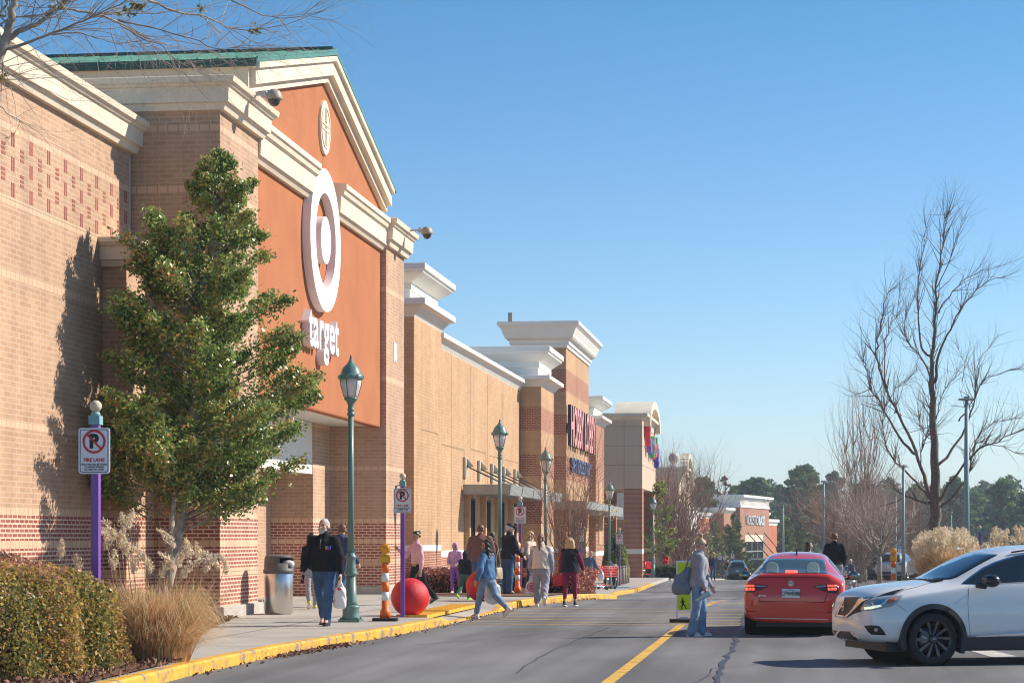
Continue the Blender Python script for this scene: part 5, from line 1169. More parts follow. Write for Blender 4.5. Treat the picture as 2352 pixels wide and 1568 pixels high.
# ------------------------------------------------------------------ vehicles
import bmesh
from mathutils.bvhtree import BVHTree
def car_loft(stations, cuts, sub=2):
    """stations: (y, w, zb, ws, zs, wt, zt, zc) from one end to the other; returns a baked closed mesh with wheel openings"""
    mb = MB(); rings = []
    for (y, w, zb, ws, zs, wt, zt, zc) in stations:
        h = [(0,zb),(w*.72,zb),(w*.95,zb+.05),(w,zb+(zs-zb)*.33),(w*1.0,zb+(zs-zb)*.68),(ws,zs),(ws*.975,zs+(zt-zs)*.12),(wt,zt-(zt-zs)*.06),(wt*.88,zt+(zc-zt)*.35),(wt*.5,zc-(zc-zt)*.18),(0,zc)]
        ring = [(x, y, z) for x, z in h] + [(-x, y, z) for x, z in h[-2:0:-1]]
        rings.append(ring)
    n = len(rings[0]); vs = [p for r in rings for p in r]
    fs = [(i*n+k, i*n+(k+1) % n, (i+1)*n+(k+1) % n, (i+1)*n+k) for i in range(len(rings)-1) for k in range(n)]
    fs += [tuple(range(n))[::-1], tuple(range((len(rings)-1)*n, len(rings)*n))]
    mb.add(vs, fs, 0, True)
    me = mb.mesh('loft', []); bm = bmesh.new(); bm.from_mesh(me); bmesh.ops.recalc_face_normals(bm, faces=bm.faces); bm.to_mesh(me); bm.free()
    o = D.objects.new('loft', me); C.objects.link(o); s = o.modifiers.new('s','SUBSURF'); s.levels = sub; s.render_levels = sub; bake(o)
    full = BVHTree.FromPolygons([v.co.copy() for v in o.data.vertices], [tuple(p.vertices) for p in o.data.polygons])
    cut = MB()
    for (y, z, r) in cuts:
        for sx in (-1, 1): cut.lathe([(r, .58), (r, 1.3)], 40, 0, (0,y,z), M=Matrix.Rotation(rad(90*sx), 4, 'Y'), smooth=False)
    c = cut.build('cut', []); bm = bmesh.new(); bm.from_mesh(c.data); bmesh.ops.recalc_face_normals(bm, faces=bm.faces); bm.to_mesh(c.data); bm.free()
    b = o.modifiers.new('b','BOOLEAN'); b.object = c; b.operation = 'DIFFERENCE'; b.solver = 'EXACT'; bake(o); D.objects.remove(c)
    me = o.data; D.objects.remove(o); me.materials.clear()
    for p in me.polygons: p.use_smooth = True
    return me, full
def add_me(name, me, m, parent):
    me.name = name; me.materials.clear(); me.materials.append(m); o = D.objects.new(name, me); C.objects.link(o); o.parent = parent
    e = o.modifiers.new('w','EDGE_SPLIT'); e.split_angle = rad(40); return o
def _subdiv2d(poly, step):
    bm = bmesh.new(); vs = [bm.verts.new((x, y, 0)) for x, y in poly]; bm.faces.new(vs); bmesh.ops.triangulate(bm, faces=bm.faces[:])
    for _ in range(7):
        e = [e for e in bm.edges if e.calc_length() > step]
        if not e: break
        bmesh.ops.subdivide_edges(bm, edges=e, cuts=1); bmesh.ops.triangulate(bm, faces=[f for f in bm.faces if len(f.verts) > 3])
    bm.verts.ensure_lookup_table(); P = [(v.co.x, v.co.y) for v in bm.verts]; F_ = [tuple(v.index for v in f.verts) for f in bm.faces]; bm.verts.index_update()
    F_ = [tuple(v.index for v in f.verts) for f in bm.faces]; bm.free(); return P, F_
def _patch(name, P, F_, rays, bvh, m, parent, off, both, smooth=True):
    vs = []; ok = []
    for (o, d) in rays:
        h = bvh.ray_cast(o, d)
        if h[0] is None: vs.append((0,0,0)); ok.append(False)
        else:
            nn = h[1] if h[1].dot(d) < 0 else -h[1]; vs.append(tuple(h[0] + nn*off)); ok.append(True)
    def mk(sgn):
        me = D.meshes.new(name); F2 = [f for f in F_ if all(ok[i] for i in f)]
        me.from_pydata([(v[0]*sgn, v[1], v[2]) for v in vs], [], F2); me.materials.append(m)
        bm = bmesh.new(); bm.from_mesh(me); bmesh.ops.delete(bm, geom=[v for v in bm.verts if not v.link_faces], context='VERTS'); bmesh.ops.recalc_face_normals(bm, faces=bm.faces); bm.to_mesh(me); bm.free()
        for p in me.polygons: p.use_smooth = smooth
        ob = D.objects.new(name, me); C.objects.link(ob); ob.parent = parent
        so = ob.modifiers.new('t','SOLIDIFY'); so.thickness = .004; so.offset = -1; return ob
    o1 = mk(1)
    if both: mk(-1)
    return o1
def patch(name, poly, axis, sgn, bvh, m, parent, off=.004, both=False, step=.07):
    """a panel of the outline poly laid on the body, seen along a car axis"""
    P, F_ = _subdiv2d(poly, step); rays = []
    for u, v in P:
        if axis == 'y': rays.append((Vector((u, 6*sgn, v)), Vector((0,-sgn,0))))
        elif axis == 'x': rays.append((Vector((3*sgn, u, v)), Vector((-sgn,0,0))))
        else: rays.append((Vector((u, v, 4)), Vector((0,0,-1))))
    return _patch(name, P, F_, rays, bvh, m, parent, off, both)
def vpatch(name, poly, cv, root, bvh, m, parent, off=.004, both=False, step=6):
    """the same for an outline measured obliquely"""
    M = (Matrix.Translation(root.location) @ Matrix.Rotation(root.rotation_euler.z, 4, 'Z') @ Matrix.Diagonal((*root.scale, 1))).inverted()
    P, F_ = _subdiv2d([cv(*p) for p in poly], step); o = M @ Vector((0,0,CZ)); rays = []
    for px, py in P: rays.append((o, (M.to_3x3() @ Vector(_ray(px, py))).normalized()))
    return _patch(name, P, F_, rays, bvh, m, parent, off, both)
tyrem = mat('tyre', (.022,.022,.023), rough=.8, bump=.3, bscale=60); rimb = mat('rim_black', (.09,.09,.095), rough=.28, metal=.7); rims = mat('rim_silver', (.5,.5,.5), rough=.3, metal=1)
def wheel(parent, x, y, r, w, rim=rimb, side=1, steer=0, spokes=5, twin=True, rr=.66):
    t = MB(); R90 = Matrix.Rotation(rad(90), 4, 'Y'); S = Matrix.Rotation(rad(steer), 4, 'Z')
    prof = [(r*rr,-w/2*.8),(r*.8,-w/2),(r*.95,-w/2*.95),(r*.995,-w/2*.7),(r,0),(r*.995,w/2*.7),(r*.95,w/2*.95),(r*.8,w/2),(r*rr,w/2*.8)]
    t.lathe(prof, 48, 0, (0,0,0), M=R90, cap=False)
    o = t.build('wheel', tyrem, parent); o.location = (x, y, r); o.rotation_euler.z = rad(steer)
    m = MB(); s = side; a = w/2
    m.lathe([(r*rr,-a*.7),(r*rr*.96,-a*.7),(r*rr*.94,a*.55),(r*rr,a*.82),(r*rr*1.03,a*.84)] if s > 0 else [(r*rr,a*.7),(r*rr*.96,a*.7),(r*rr*.94,-a*.55),(r*rr,-a*.82),(r*rr*1.03,-a*.84)], 40, 0, (0,0,0), M=R90, cap=False)
    xf = s*a*.66
    for k in range(spokes):
        for q in ((-1, 1) if twin else (0,)):
            a0 = 2*math.pi*k/spokes + q*.30; a1 = a0 + .30
            def pt(rad_, an, dx): return (xf+dx, rad_*math.cos(an), rad_*math.sin(an))
            w0, w1 = .05, .10
            v = [pt(r*.12,a0-w0*2.5,0), pt(r*.12,a0+w0*2.5,0), pt(r*rr*.97,a1+w1,s*.012), pt(r*rr*.97,a1-w1,s*.012)]
            v += [(p[0]-s*.03, p[1], p[2]) for p in v]
            m.add(v, [(0,1,2,3),(4,7,6,5),(0,4,5,1),(1,5,6,2),(2,6,7,3),(3,7,4,0)])
    m.lathe([(r*.17,-.02),(r*.17,.02),(r*.1,.035),(.001,.036)] if s > 0 else [(r*.17,.02),(r*.17,-.02),(r*.1,-.035),(.001,-.036)], 20, 0, (xf,0,0), M=R90)
    rm = m.build('rim', rim, o)
    d = MB(); d.lathe([(r*.5,-.01),(r*.5,.01)], 24, 0, (xf-s*.06,0,0), M=R90); d.build('brake_disc', mat('brake_steel', (.3,.3,.3), rough=.35, metal=1), o)
    c = MB(); c.lathe([(.018,0),(.018,.004)], 12, 0, (xf+s*.036,0,0), M=R90); c.build('hub_cap', rims, rm); return o
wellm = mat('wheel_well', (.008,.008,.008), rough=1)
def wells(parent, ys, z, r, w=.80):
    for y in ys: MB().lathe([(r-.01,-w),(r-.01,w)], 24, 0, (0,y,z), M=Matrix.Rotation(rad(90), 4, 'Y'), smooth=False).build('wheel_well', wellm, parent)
def zr(x0, y0, sc): return lambda x, y: ((x0+x/sc)/1.7415, (y0+y/sc)/1.7415)
glassm = mat('car_glass', (.012,.018,.022), rough=.03, spec=.9, coat=.5); chromem = mat('chrome_trim', (.75,.76,.78), rough=.12, metal=1); blackp = mat('black_plastic', (.02,.02,.022), rough=.45); clad = mat('grey_cladding', (.035,.035,.038), rough=.65)
# ---- red saloon seen from behind
redp = mat('red_paint', (.68,.04,.018), rough=.2, spec=.5, coat=1)
jt = thing('parked_car', 'x', 'car', (0,0,0)); jt.name = 'red_saloon_car'; jt['label'] = 'red saloon car seen from behind with its brake lights lit'
jp = G(1822, 1461); jt.location = (.02, jp[1]-.05, 0); jt.rotation_euler.z = rad(-1.8); jt.scale = (.965,)*3
JS = [(0,.60,.30,.58,.62,.40,.68,.70),(.02,.74,.25,.72,.70,.55,.77,.79),(.07,.84,.23,.80,.82,.60,.95,.97),(.12,.87,.26,.83,.90,.62,1.05,1.08),(.20,.885,.24,.85,.93,.64,1.085,1.115),(.42,.895,.22,.86,.955,.63,1.09,1.12),(.60,.90,.2,.865,.965,.60,1.105,1.135),
      (.95,.90,.2,.865,.97,.555,1.27,1.31),(1.30,.90,.2,.86,.97,.53,1.37,1.425),(1.75,.90,.2,.86,.965,.53,1.405,1.465),(2.5,.90,.2,.86,.955,.53,1.395,1.455),(3.0,.90,.2,.86,.95,.53,1.29,1.34),(3.6,.90,.2,.85,.94,.60,1.0,1.04),(4.2,.88,.22,.80,.86,.6,.93,.96),(4.5,.82,.24,.74,.78,.55,.82,.85),(4.68,.6,.34,.55,.58,.4,.64,.66)]
me, jb = car_loft(JS, [(.98,.31,.365),(3.67,.31,.365)]); add_me('body', me, redp, jt)
wells(jt, (.98, 3.67), .32, .36, .8); m = MB(); m.box(-.66,.66,.12,4.4,.17,.3); m.box(-.3,.5,.10,.5,.2,.28); m.build('exhaust', blackp, jt)
for sx in (-1, 1):
    for y in (.98, 3.67): wheel(jt, sx*.79, y, .325, .22, rims, side=sx)
cj = zr(2600, 2050, 1.5722)
gl_ = lambda n_, poly, mm, parent=jt, **k: vpatch(n_, poly, cj, jt, jb, mm, parent, **k)
rg = gl_('rear_window', [(662,379),(676,340),(693,291),(740,289),(885,287),(1040,289),(1096,292),(1106,330),(1117,382),(1000,380),(885,379),(760,379)], mat('rear_glass', (.05,.085,.095), rough=.04, spec=.8, coat=.4), off=.004)
seatm = mat('seat_through_glass', (.10,.16,.17), rough=.5)
for x in (765, 1022): gl_('headrest', [(x-42,377),(x-44,345),(x-36,322),(x-15,310),(x+15,310),(x+36,322),(x+44,345),(x+42,377)], seatm, rg, off=.0055)
brake = mat('brake_lamp', (.8,.02,.02), rough=.3, emit=(1,.06,.03), estr=2.2); lampred = mat('lamp_red', (.32,.006,.01), rough=.12, coat=1)
gl_('high_brake_light', [(852,362),(925,362),(927,379),(850,379)], brake, off=.008)
def jl(poly, n_, mm, p=jt, **k): return gl_(n_, poly, mm, p, **k)
tl1 = jl([(592,455),(640,449),(700,449),(752,460),(705,482),(664,492),(655,499),(596,499)], 'tail_light', mat('lamp_dark_red', (.10,.004,.006), rough=.12, coat=1))
tl2 = jl([(1018,462),(1070,452),(1130,452),(1172,452),(1186,462),(1186,508),(1120,502),(1112,494),(1065,483)], 'tail_light', MATS['lamp_dark_red'])
for p_, xs in ((tl1, (604,623,642)), (tl2, (1119,1138,1157))):
    for x in xs: jl([(x,471),(x+15,471),(x+15,486),(x,486)], 'brake_bulb', brake, p_, off=.009)
    jl([(xs[0]-2,453),(xs[2]+14,453),(xs[2]+14,463),(xs[0]-2,463)], 'brake_bulb', brake, p_, off=.009)
jl([(664,455),(735,459),(720,465),(664,463)], 'tail_light_strip', mat('lamp_grey', (.45,.42,.42), rough=.2), tl1, off=.008); jl([(1035,463),(1105,456),(1105,464),(1050,469)], 'tail_light_strip', MATS['lamp_grey'], tl2, off=.008)
pl = jl([(829,477),(943,479),(943,535),(828,532)], 'licence_plate', mat('plate_white', (.78,.80,.80), rough=.4), off=.012)
def flat_text(txt, cx_, cy_, size, mm, parent, xs=1, bold=0, off=.02):
    """lettering set on the rear panel"""
    Mi = (Matrix.Translation(jt.location) @ Matrix.Rotation(jt.rotation_euler.z, 4, 'Z') @ Matrix.Diagonal((*jt.scale, 1))).inverted()
    px, py = cj(cx_, cy_); o = Mi @ Vector((0,0,CZ)); d = (Mi.to_3x3() @ Vector(_ray(px, py))).normalized(); h = jb.ray_cast(o, d)[0]
    tx = text_mb(txt, size, .002, bold=bold, M=Matrix.Translation((h.x, h.y-off, h.z)) @ FACE_S, xs=xs); return tx.build('lettering', mm, parent)
flat_text('CPW8088', 885, 519, .105, sblk, pl, xs=.72, bold=.001); flat_text('GEORGIA', 885, 488, .03, mat('plate_grey', (.2,.22,.25), rough=.5), pl)
flat_text('JETTA', 704, 527, .045, chromem, jt, xs=1.15, bold=.001, off=.012)
m = MB(); Mi = None
px, py = cj(886, 444); Mi = (Matrix.Translation(jt.location) @ Matrix.Rotation(jt.rotation_euler.z, 4, 'Z') @ Matrix.Diagonal((*jt.scale, 1))).inverted(); o = Mi @ Vector((0,0,CZ)); h = jb.ray_cast(o, (Mi.to_3x3() @ Vector(_ray(px, py))).normalized())[0]
v_, f_ = ring2(.042,.052,28); m.add([(x+h.x, h.y-.014, z+h.z) for x, y, z in v_], [f[::-1] for f in f_]+f_)
m.join(text_mb('V', .058, .003, bold=.001, M=Matrix.Translation((h.x, h.y-.012, h.z+.002)) @ FACE_S)); m.join(text_mb('W', .062, .003, bold=.001, M=Matrix.Translation((h.x, h.y-.012, h.z-.038)) @ FACE_S))
m.build('badge', chromem, jt)
m = MB(); v_, f_ = ring2(.001,.046,24); m.add([(x+h.x, h.y-.008, z+h.z) for x, y, z in v_], f_); m.build('badge_backing', mat('badge_dark', (.08,.09,.1), rough=.3), jt)
jl([(652,657),(700,660),(885,663),(1070,665),(1118,667),(1118,672),(1070,670),(885,668),(700,664),(652,662)], 'chrome_strip', chromem, off=.008)
seam = mat('panel_seam', (.06,.005,.004), rough=.8)
jl([(672,500),(676,500),(692,553),(1095,559),(1112,504),(1116,504),(1099,563),(689,557)], 'boot_seam', seam, off=.002)
jl([(640,400),(700,402),(885,404),(1070,405),(1130,404),(1130,407),(1070,409),(885,408),(700,406),(640,404)], 'boot_lip', seam, off=.002)
jl([(590,612),(655,614),(662,622),(590,620)], 'reflector', lampred, off=.006); jl([(1110,622),(1160,618),(1165,628),(1108,630)], 'reflector', lampred, off=.006)
jl([(600,690),(655,684),(700,686),(885,691),(1080,692),(1130,690),(1180,697),(1180,706),(600,700)], 'lower_valance', blackp, off=.004)
m = MB()
for sx in (-1, 1):
    m = MB(); m.ell((sx*1.0,2.95,1.0), (.12,.07,.08), 16); m.box(min(sx*.84,sx*.95), max(sx*.84,sx*.95), 2.93, 2.98, .93, .97); o_ = m.build('door_mirror', mat('mirror_black', (.012,.012,.014), rough=.25, coat=.5), jt)
    m = MB(); m.ell((sx*1.0,2.89,1.0), (.10,.02,.062), 14); m.build('mirror_glass', mat('mirror_glass', (.25,.33,.28), rough=.05, metal=.9), o_)
m = MB(); m.prism([(1.25,1.40),(1.38,1.44),(1.36,1.50),(1.33,1.50)], -.012, .012, 'x'); m.build('roof_antenna', blackp, jt)
for poly in ([(1.0,1.06),(1.35,1.30),(1.8,1.36),(2.15,1.37),(2.15,1.02),(1.3,1.0)], [(2.22,1.02),(2.22,1.37),(2.5,1.36),(2.95,1.24),(3.3,1.04),(3.2,1.0)]): patch('side_window', poly, 'x', 1, jb, glassm, jt, both=True)
patch('windscreen', [(-.5,1.10),(.5,1.10),(.46,1.36),(-.46,1.36)], 'y', 1, jb, glassm, jt)
# ---- white crossover, front left wheel nearest
whp = mat('pearl_white', (.76,.76,.75), rough=.25, spec=.5, coat=1)
mu = thing('white_crossover_car', 'white crossover entering at the right edge with black wheels and chrome V grille', 'car'); mu.scale = (.915,)*3
hd = rad(199.5); mu.rotation_euler.z = hd-math.pi/2
MS = [(0,.50,.42,.49,.64,.42,.76,.78),(.03,.66,.36,.66,.72,.54,.88,.90),(.10,.80,.32,.78,.82,.60,.97,1.0),(.22,.88,.30,.84,.88,.64,1.03,1.07),(.42,.935,.29,.875,.94,.67,1.08,1.125),(.75,.958,.28,.90,1.0,.69,1.12,1.165),(1.10,.96,.28,.91,1.05,.69,1.15,1.20),(1.34,.955,.28,.905,1.09,.69,1.19,1.235),
      (1.62,.95,.28,.90,1.11,.66,1.36,1.41),(2.05,.95,.28,.90,1.12,.62,1.56,1.62),(2.4,.95,.28,.90,1.125,.61,1.625,1.69),(3.0,.95,.28,.90,1.13,.61,1.65,1.72),(3.7,.95,.28,.90,1.14,.59,1.61,1.68),(4.2,.955,.28,.89,1.16,.57,1.52,1.59),(4.55,.94,.29,.86,1.14,.58,1.33,1.39),(4.78,.88,.32,.82,1.02,.6,1.08,1.12),(4.88,.72,.42,.7,.80,.5,.88,.9)]
MS = [(-y+1.0, *r_) for y, *r_ in MS][::-1]          # forward is +y, the front axle stands at y = .04
FY, RY, WR = .04, -2.79, .378
me, mb_ = car_loft(MS, [(FY,.38,.45),(RY,.38,.45)])
hp = G(2142, 1528); hv = Vector((math.cos(hd), math.sin(hd), 0)); lv = Vector((-math.sin(hd), math.cos(hd), 0)); sc_ = .915
cpos = Vector((*hp, 0)) - hv*FY*sc_ - lv*.90*sc_; mu.location = cpos
add_me('body', me, whp, mu); wells(mu, (FY, RY), .38, .445, .78); m = MB(); m.box(-.8,.8,-3.6,.7,.2,.34); m.build('chassis', blackp, mu)
for sx in (-1, 1):
    wheel(mu, sx*.83, FY, WR, .235, rimb, side=sx, steer=3, rr=.70); wheel(mu, sx*.83, RY, WR, .235, rimb, side=sx, rr=.70)
def arch(y, r0, r1, x0, x1, a0=-32, a1=212, n=32):
    for sx in (-1, 1):
        m = MB(); vs = []
        for k in range(n+1):
            a = rad(a0+(a1-a0)*k/n)
            for rr_, xx in ((r0,x0),(r0,x1),(r1,x1-.012),(r1,x0)): vs.append((sx*xx, y+rr_*math.cos(a), .38+rr_*math.sin(a)))
        m.add(vs, [(4*k+j, 4*k+(j+1) % 4, 4*k+4+(j+1) % 4, 4*k+4+j) for k in range(n) for j in range(4)], 0, False); m.build('wheel_arch_trim', clad, mu)
arch(FY, .43, .50, .80, .972, -18, 205); arch(RY, .43, .50, .80, .972)
for sx in (-1, 1): MB().box(min(sx*.80,sx*.965), max(sx*.80,sx*.965), RY+.4, FY-.40, .235, .40).build('sill', clad, mu)
for sx in (-1, 1): m = MB(); m.add([(sx*.985,RY+.55,.44),(sx*.985,FY-.62,.405),(sx*.99,FY-.62,.42),(sx*.99,RY+.55,.50),(sx*.98,RY+.55,.53)], [(0,1,2,3),(3,2,4),(3,2,1,0)]); m.build('sill_chrome', chromem, mu)
cm = zr(3250, 2150, 2.6986)
vp = lambda n_, poly, mm, p=mu, **k: vpatch(n_, poly, cm, mu, mb_, mm, p, **k)
blackg = mat('grille_black', (.012,.012,.014), rough=.4)
vp('windscreen', [(1120,452),(1200,395),(1400,285),(1600,205),(1750,166),(1850,168),(2005,182),(1850,262),(1700,345),(1560,425),(1490,446),(1300,455)], glassm, off=.004)
wsf = [(1601,500),(1625,475),(1700,415),(1830,322),(1960,260),(2100,213),(2283,173),(2420,150),(2420,480),(2283,484),(2000,500),(1800,508)]
vp('side_window_trim', wsf, chromem, off=.003, both=True); sw = vp('side_window', [(1622,497),(1640,480),(1708,430),(1838,337),(1966,275),(2103,229),(2283,190),(2410,170),(2410,470),(2283,476),(2000,492),(1800,499)], glassm, off=.008, both=True)
patch('side_window', [(-1.3,1.18),(-1.35,1.55),(-2.2,1.55),(-2.9,1.42),(-3.1,1.2)], 'x', 1, mb_, glassm, mu, both=True); patch('rear_window', [(-.5,1.25),(.5,1.25),(.45,1.52),(-.45,1.52)], 'y', -1, mb_, glassm, mu)
vp('grille', [(352,640),(470,640),(660,640),(560,690),(520,755),(525,795),(440,820),(372,860),(252,852),(262,820),(290,760),(320,700)], blackg, off=.004)
vp('grille_chrome', [(515,645),(655,638),(600,670),(545,690),(440,800),(372,858),(340,856),(405,800),(470,715),(500,668)], mat('chrome_warm', (.72,.66,.58), rough=.15, metal=1), off=.014)
vp('grille_surround', [(252,850),(262,820),(290,760),(322,695),(352,642),(362,642),(338,700),(305,770),(280,820),(300,832),(352,836),(342,858)], chromem, off=.012)
m = MB(); Mi = (Matrix.Translation(mu.location) @ Matrix.Rotation(hd-math.pi/2, 4, 'Z') @ Matrix.Diagonal((sc_,sc_,sc_,1))).inverted()
h = mb_.ray_cast(Mi @ Vector((0,0,CZ)), (Mi.to_3x3() @ Vector(_ray(*cm(345,738)))).normalized())[0]
v_, f_ = ring2(.048,.062,28); m.add([(x+h.x, h.y+.03, z+h.z) for x, y, z in v_], f_+[f[::-1] for f in f_]); m.box(h.x-.066,h.x+.066,h.y+.026,h.y+.036,h.z-.012,h.z+.012); m.build('badge', chromem, mu)
hl = vp('headlight', [(520,765),(548,712),(600,682),(700,650),(860,625),(985,620),(945,672),(860,735),(760,758),(600,785),(530,790)], mat('headlight_glass', (.30,.31,.33), rough=.06, spec=.9, coat=1), off=.008, both=True)
vp('headlight_bowl', [(640,700),(720,672),(800,660),(790,700),(735,735),(650,742)], mat('headlight_bowl', (.7,.7,.72), rough=.1, metal=1), hl, off=.013, both=True)
vp('indicator', [(830,662),(915,650),(880,690),(790,712)], mat('indicator_amber', (.45,.12,.04), rough=.15, coat=1), hl, off=.013, both=True)
vp('daytime_light', [(560,750),(640,742),(740,722),(745,740),(640,768),(565,776)], mat('daytime_light', (.85,.9,.7), rough=.2, emit=(.9,1,.7), estr=.5), hl, off=.013, both=True)
vp('brow_trim', [(690,636),(780,600),(900,566),(996,548),(940,580),(880,612),(760,622)], blackp, off=.006, both=True)
fg = vp('fog_light_recess', [(558,946),(640,940),(720,950),(755,985),(797,1048),(640,1040),(600,1010)], blackp, off=.006, both=True); vp('fog_light', [(665,990),(680,970),(700,972),(708,990),(700,1010),(680,1008)], mat('fog_glass', (.4,.4,.38), rough=.1, coat=1), fg, off=.016, both=True)
vp('lower_grille', [(222,990),(260,1002),(410,1008),(450,1050),(510,1105),(560,1150),(400,1120),(262,1090),(240,1040)], blackg, off=.005)
vp('lower_chrome', [(410,1010),(430,1015),(500,1068),(560,1108),(640,1128),(760,1135),(890,1152),(880,1162),(700,1158),(600,1145),(520,1112),(450,1055)], chromem, off=.014, both=True)
vp('bumper_valance', [(262,1090),(400,1120),(560,1155),(700,1170),(930,1172),(935,1250),(800,1245),(620,1215),(480,1200),(320,1185),(310,1140),(268,1110)], clad, off=.008)
seam2 = mat('panel_seam_grey', (.12,.12,.12), rough=.8)
vp('door_seam', [(1714,415),(1717,415),(1692,520),(1680,700),(1690,900),(1712,1110),(1708,1110),(1686,900),(1676,700),(1688,520)], seam2, off=.002, both=True)
vp('bonnet_seam', [(880,618),(990,560),(1150,520),(1280,480),(1284,483),(1152,524),(992,564),(882,621)], seam2, off=.002, both=True)
vp('bumper_seam', [(885,700),(950,740),(1028,797),(1025,800),(948,743),(882,703)], seam2, off=.002, both=True)
for sx in (-1, 1):
    m = MB(); m.ell((sx*1.06,-.74,1.20), (.10,.10,.09), 18); m.ell((sx*1.13,-.76,1.20), (.11,.12,.092), 18); o_ = m.build('door_mirror', MATS['mirror_black'], mu)
    m = MB(); m.tube([(sx*.92,-.62,1.13),(sx*1.05,-.70,1.12)], .035, 8); m.build('mirror_arm', blackp, o_)
m = MB(); m.box(-.6,.6,-.25,-.12,1.19,1.212); m.build('wiper', blackp, mu)
for sx in (-1, 1): m = MB(); m.tube([(sx*.60,-1.3,1.60),(sx*.60,-1.8,1.665),(sx*.585,-2.6,1.645),(sx*.56,-3.2,1.54)], .012, 6); m.build('roof_rail', blackp, mu)
# ---- parked cars beyond the planting island
SU = [(0,.70,.40,.68,.75,.55,.95,.97),(.04,.86,.32,.84,.92,.64,1.08,1.10),(.10,.92,.30,.88,1.0,.66,1.2,1.22),(.35,.94,.26,.89,1.08,.60,1.55,1.60),(.7,.94,.24,.89,1.09,.60,1.66,1.71),(2.0,.94,.24,.89,1.07,.61,1.68,1.74),(2.8,.94,.24,.89,1.05,.60,1.60,1.66),(3.5,.94,.24,.88,1.02,.66,1.12,1.16),(4.3,.92,.26,.85,.95,.65,1.03,1.06),(4.65,.80,.3,.76,.8,.55,.88,.9),(4.75,.6,.4,.58,.65,.45,.7,.72)]
me_s, sb = car_loft(SU, [(.95,.35,.40),(3.75,.35,.40)], 1)
def suv(name, label, px, d, yaw, paint, scale=1, cat='car', lights=True):
    t = thing(name, label, cat, ground_at(px, d, .02), rz=rad(yaw), group='cars parked across the lot', scale=scale)
    add_me('body', me_s.copy(), paint, t); wells(t, (.95, 3.75), .36, .395, .8)
    for sx in (-1, 1):
        for y in (.95, 3.75): wheel(t, sx*.83, y, .35, .22, rims, side=sx)
    patch('rear_window', [(-.62,1.14),(.62,1.14),(.52,1.58),(-.52,1.58)], 'y', -1, sb, glassm, t); patch('windscreen', [(-.66,1.2),(.66,1.2),(.55,1.58),(-.55,1.58)], 'y', 1, sb, glassm, t)
    patch('side_window', [(.5,1.15),(.6,1.56),(1.6,1.62),(2.6,1.58),(3.25,1.16),(2,1.13)], 'x', 1, sb, glassm, t, both=True)
    if lights: patch('tail_light', [(.55,.92),(.84,.94),(.86,1.06),(.62,1.04)], 'y', -1, sb, lampred, t, off=.01, both=True)
    patch('bumper_trim', [(-.7,.38),(.7,.38),(.74,.52),(-.74,.52)], 'y', -1, sb, blackp, t); patch('licence_plate', [(-.16,.72),(.16,.72),(.16,.84),(-.16,.84)], 'y', -1, sb, MATS['plate_white'], t, off=.01)
    for sx in (-1, 1): m = MB(); m.ell((sx*1.05,2.95,1.15), (.13,.08,.09), 10); m.build('door_mirror', blackp, t)
    return t
silver = mat('silver_paint', (.48,.50,.50), rough=.25, metal=.3, coat=1); dark = mat('dark_paint', (.02,.025,.03), rough=.2, coat=1); maroon = mat('bronze_paint', (.16,.08,.06), rough=.25, coat=1); bluec = mat('blue_grey_paint', (.10,.16,.22), rough=.2, coat=1)
suv('silver_crossover_car', 'silver crossover parked facing away behind the small grey trunked tree', 2043, 132, -14, silver, 1.0)
suv('dark_crossover_car', 'dark crossover parked just left of the silver one', 2010, 150, -14, dark)
suv('bronze_crossover_car', 'small bronze brown car parked left of the pale trunked tree', 1984, 170, -16, maroon, .85)
suv('parked_car', 'dark blue grey car parked at the far end of the row', 1964, 195, -16, bluec, .9); suv('parked_car', 'pale car parked beyond the seated looking man in the far lot'.replace('seated looking ', ''), 1950, 215, -16, silver, .85)
suv('teal_car', 'dark teal car showing just left of the red car mirror', 1694, 175, 2, mat('teal_paint', (.02,.10,.10), rough=.2, coat=1), .9)
# white pickup
pk = thing('white_pickup_truck', 'white pickup truck standing between the channelizer and the large plume grass', 'pickup truck', ground_at(2100, 122, .02), rz=rad(-62))
PKS = [(0,.88,.45,.86,1.0,.80,1.12,1.12),(.03,.95,.42,.94,1.08,.88,1.22,1.22),(1.9,.97,.42,.95,1.10,.88,1.24,1.24),(1.95,.97,.42,.95,1.12,.70,1.70,1.74),(2.1,.97,.42,.95,1.12,.68,1.86,1.91),(3.3,.97,.42,.95,1.12,.68,1.88,1.93),(3.8,.97,.42,.95,1.12,.68,1.76,1.82),(4.3,.97,.42,.93,1.10,.72,1.26,1.30),(5.2,.96,.42,.90,1.05,.70,1.16,1.2),(5.5,.85,.5,.82,.9,.6,1.0,1.02)]
me, pbv = car_loft(PKS, [(1.0,.42,.48),(4.6,.42,.48)], 1); add_me('body', me, mat('pickup_white', (.72,.74,.76), rough=.3, coat=1), pk); wells(pk, (1.0,4.6), .42, .47, .82)
for sx in (-1, 1):
    for y in (1.0, 4.6): wheel(pk, sx*.86, y, .42, .26, rims, side=sx)
patch('side_window', [(2.2,1.28),(2.25,1.76),(3.1,1.8),(3.1,1.26)], 'x', 1, pbv, glassm, pk, both=True); patch('side_window', [(3.18,1.26),(3.18,1.8),(3.7,1.72),(4.15,1.3)], 'x', 1, pbv, glassm, pk, both=True)
patch('rear_window', [(-.6,1.32),(.6,1.32),(.55,1.72),(-.55,1.72)], 'y', -1, pbv, glassm, pk); patch('door_handle', [(2.3,1.14),(2.3,1.18),(2.5,1.18),(2.5,1.14)], 'x', 1, pbv, chromem, pk, off=.02, both=True)
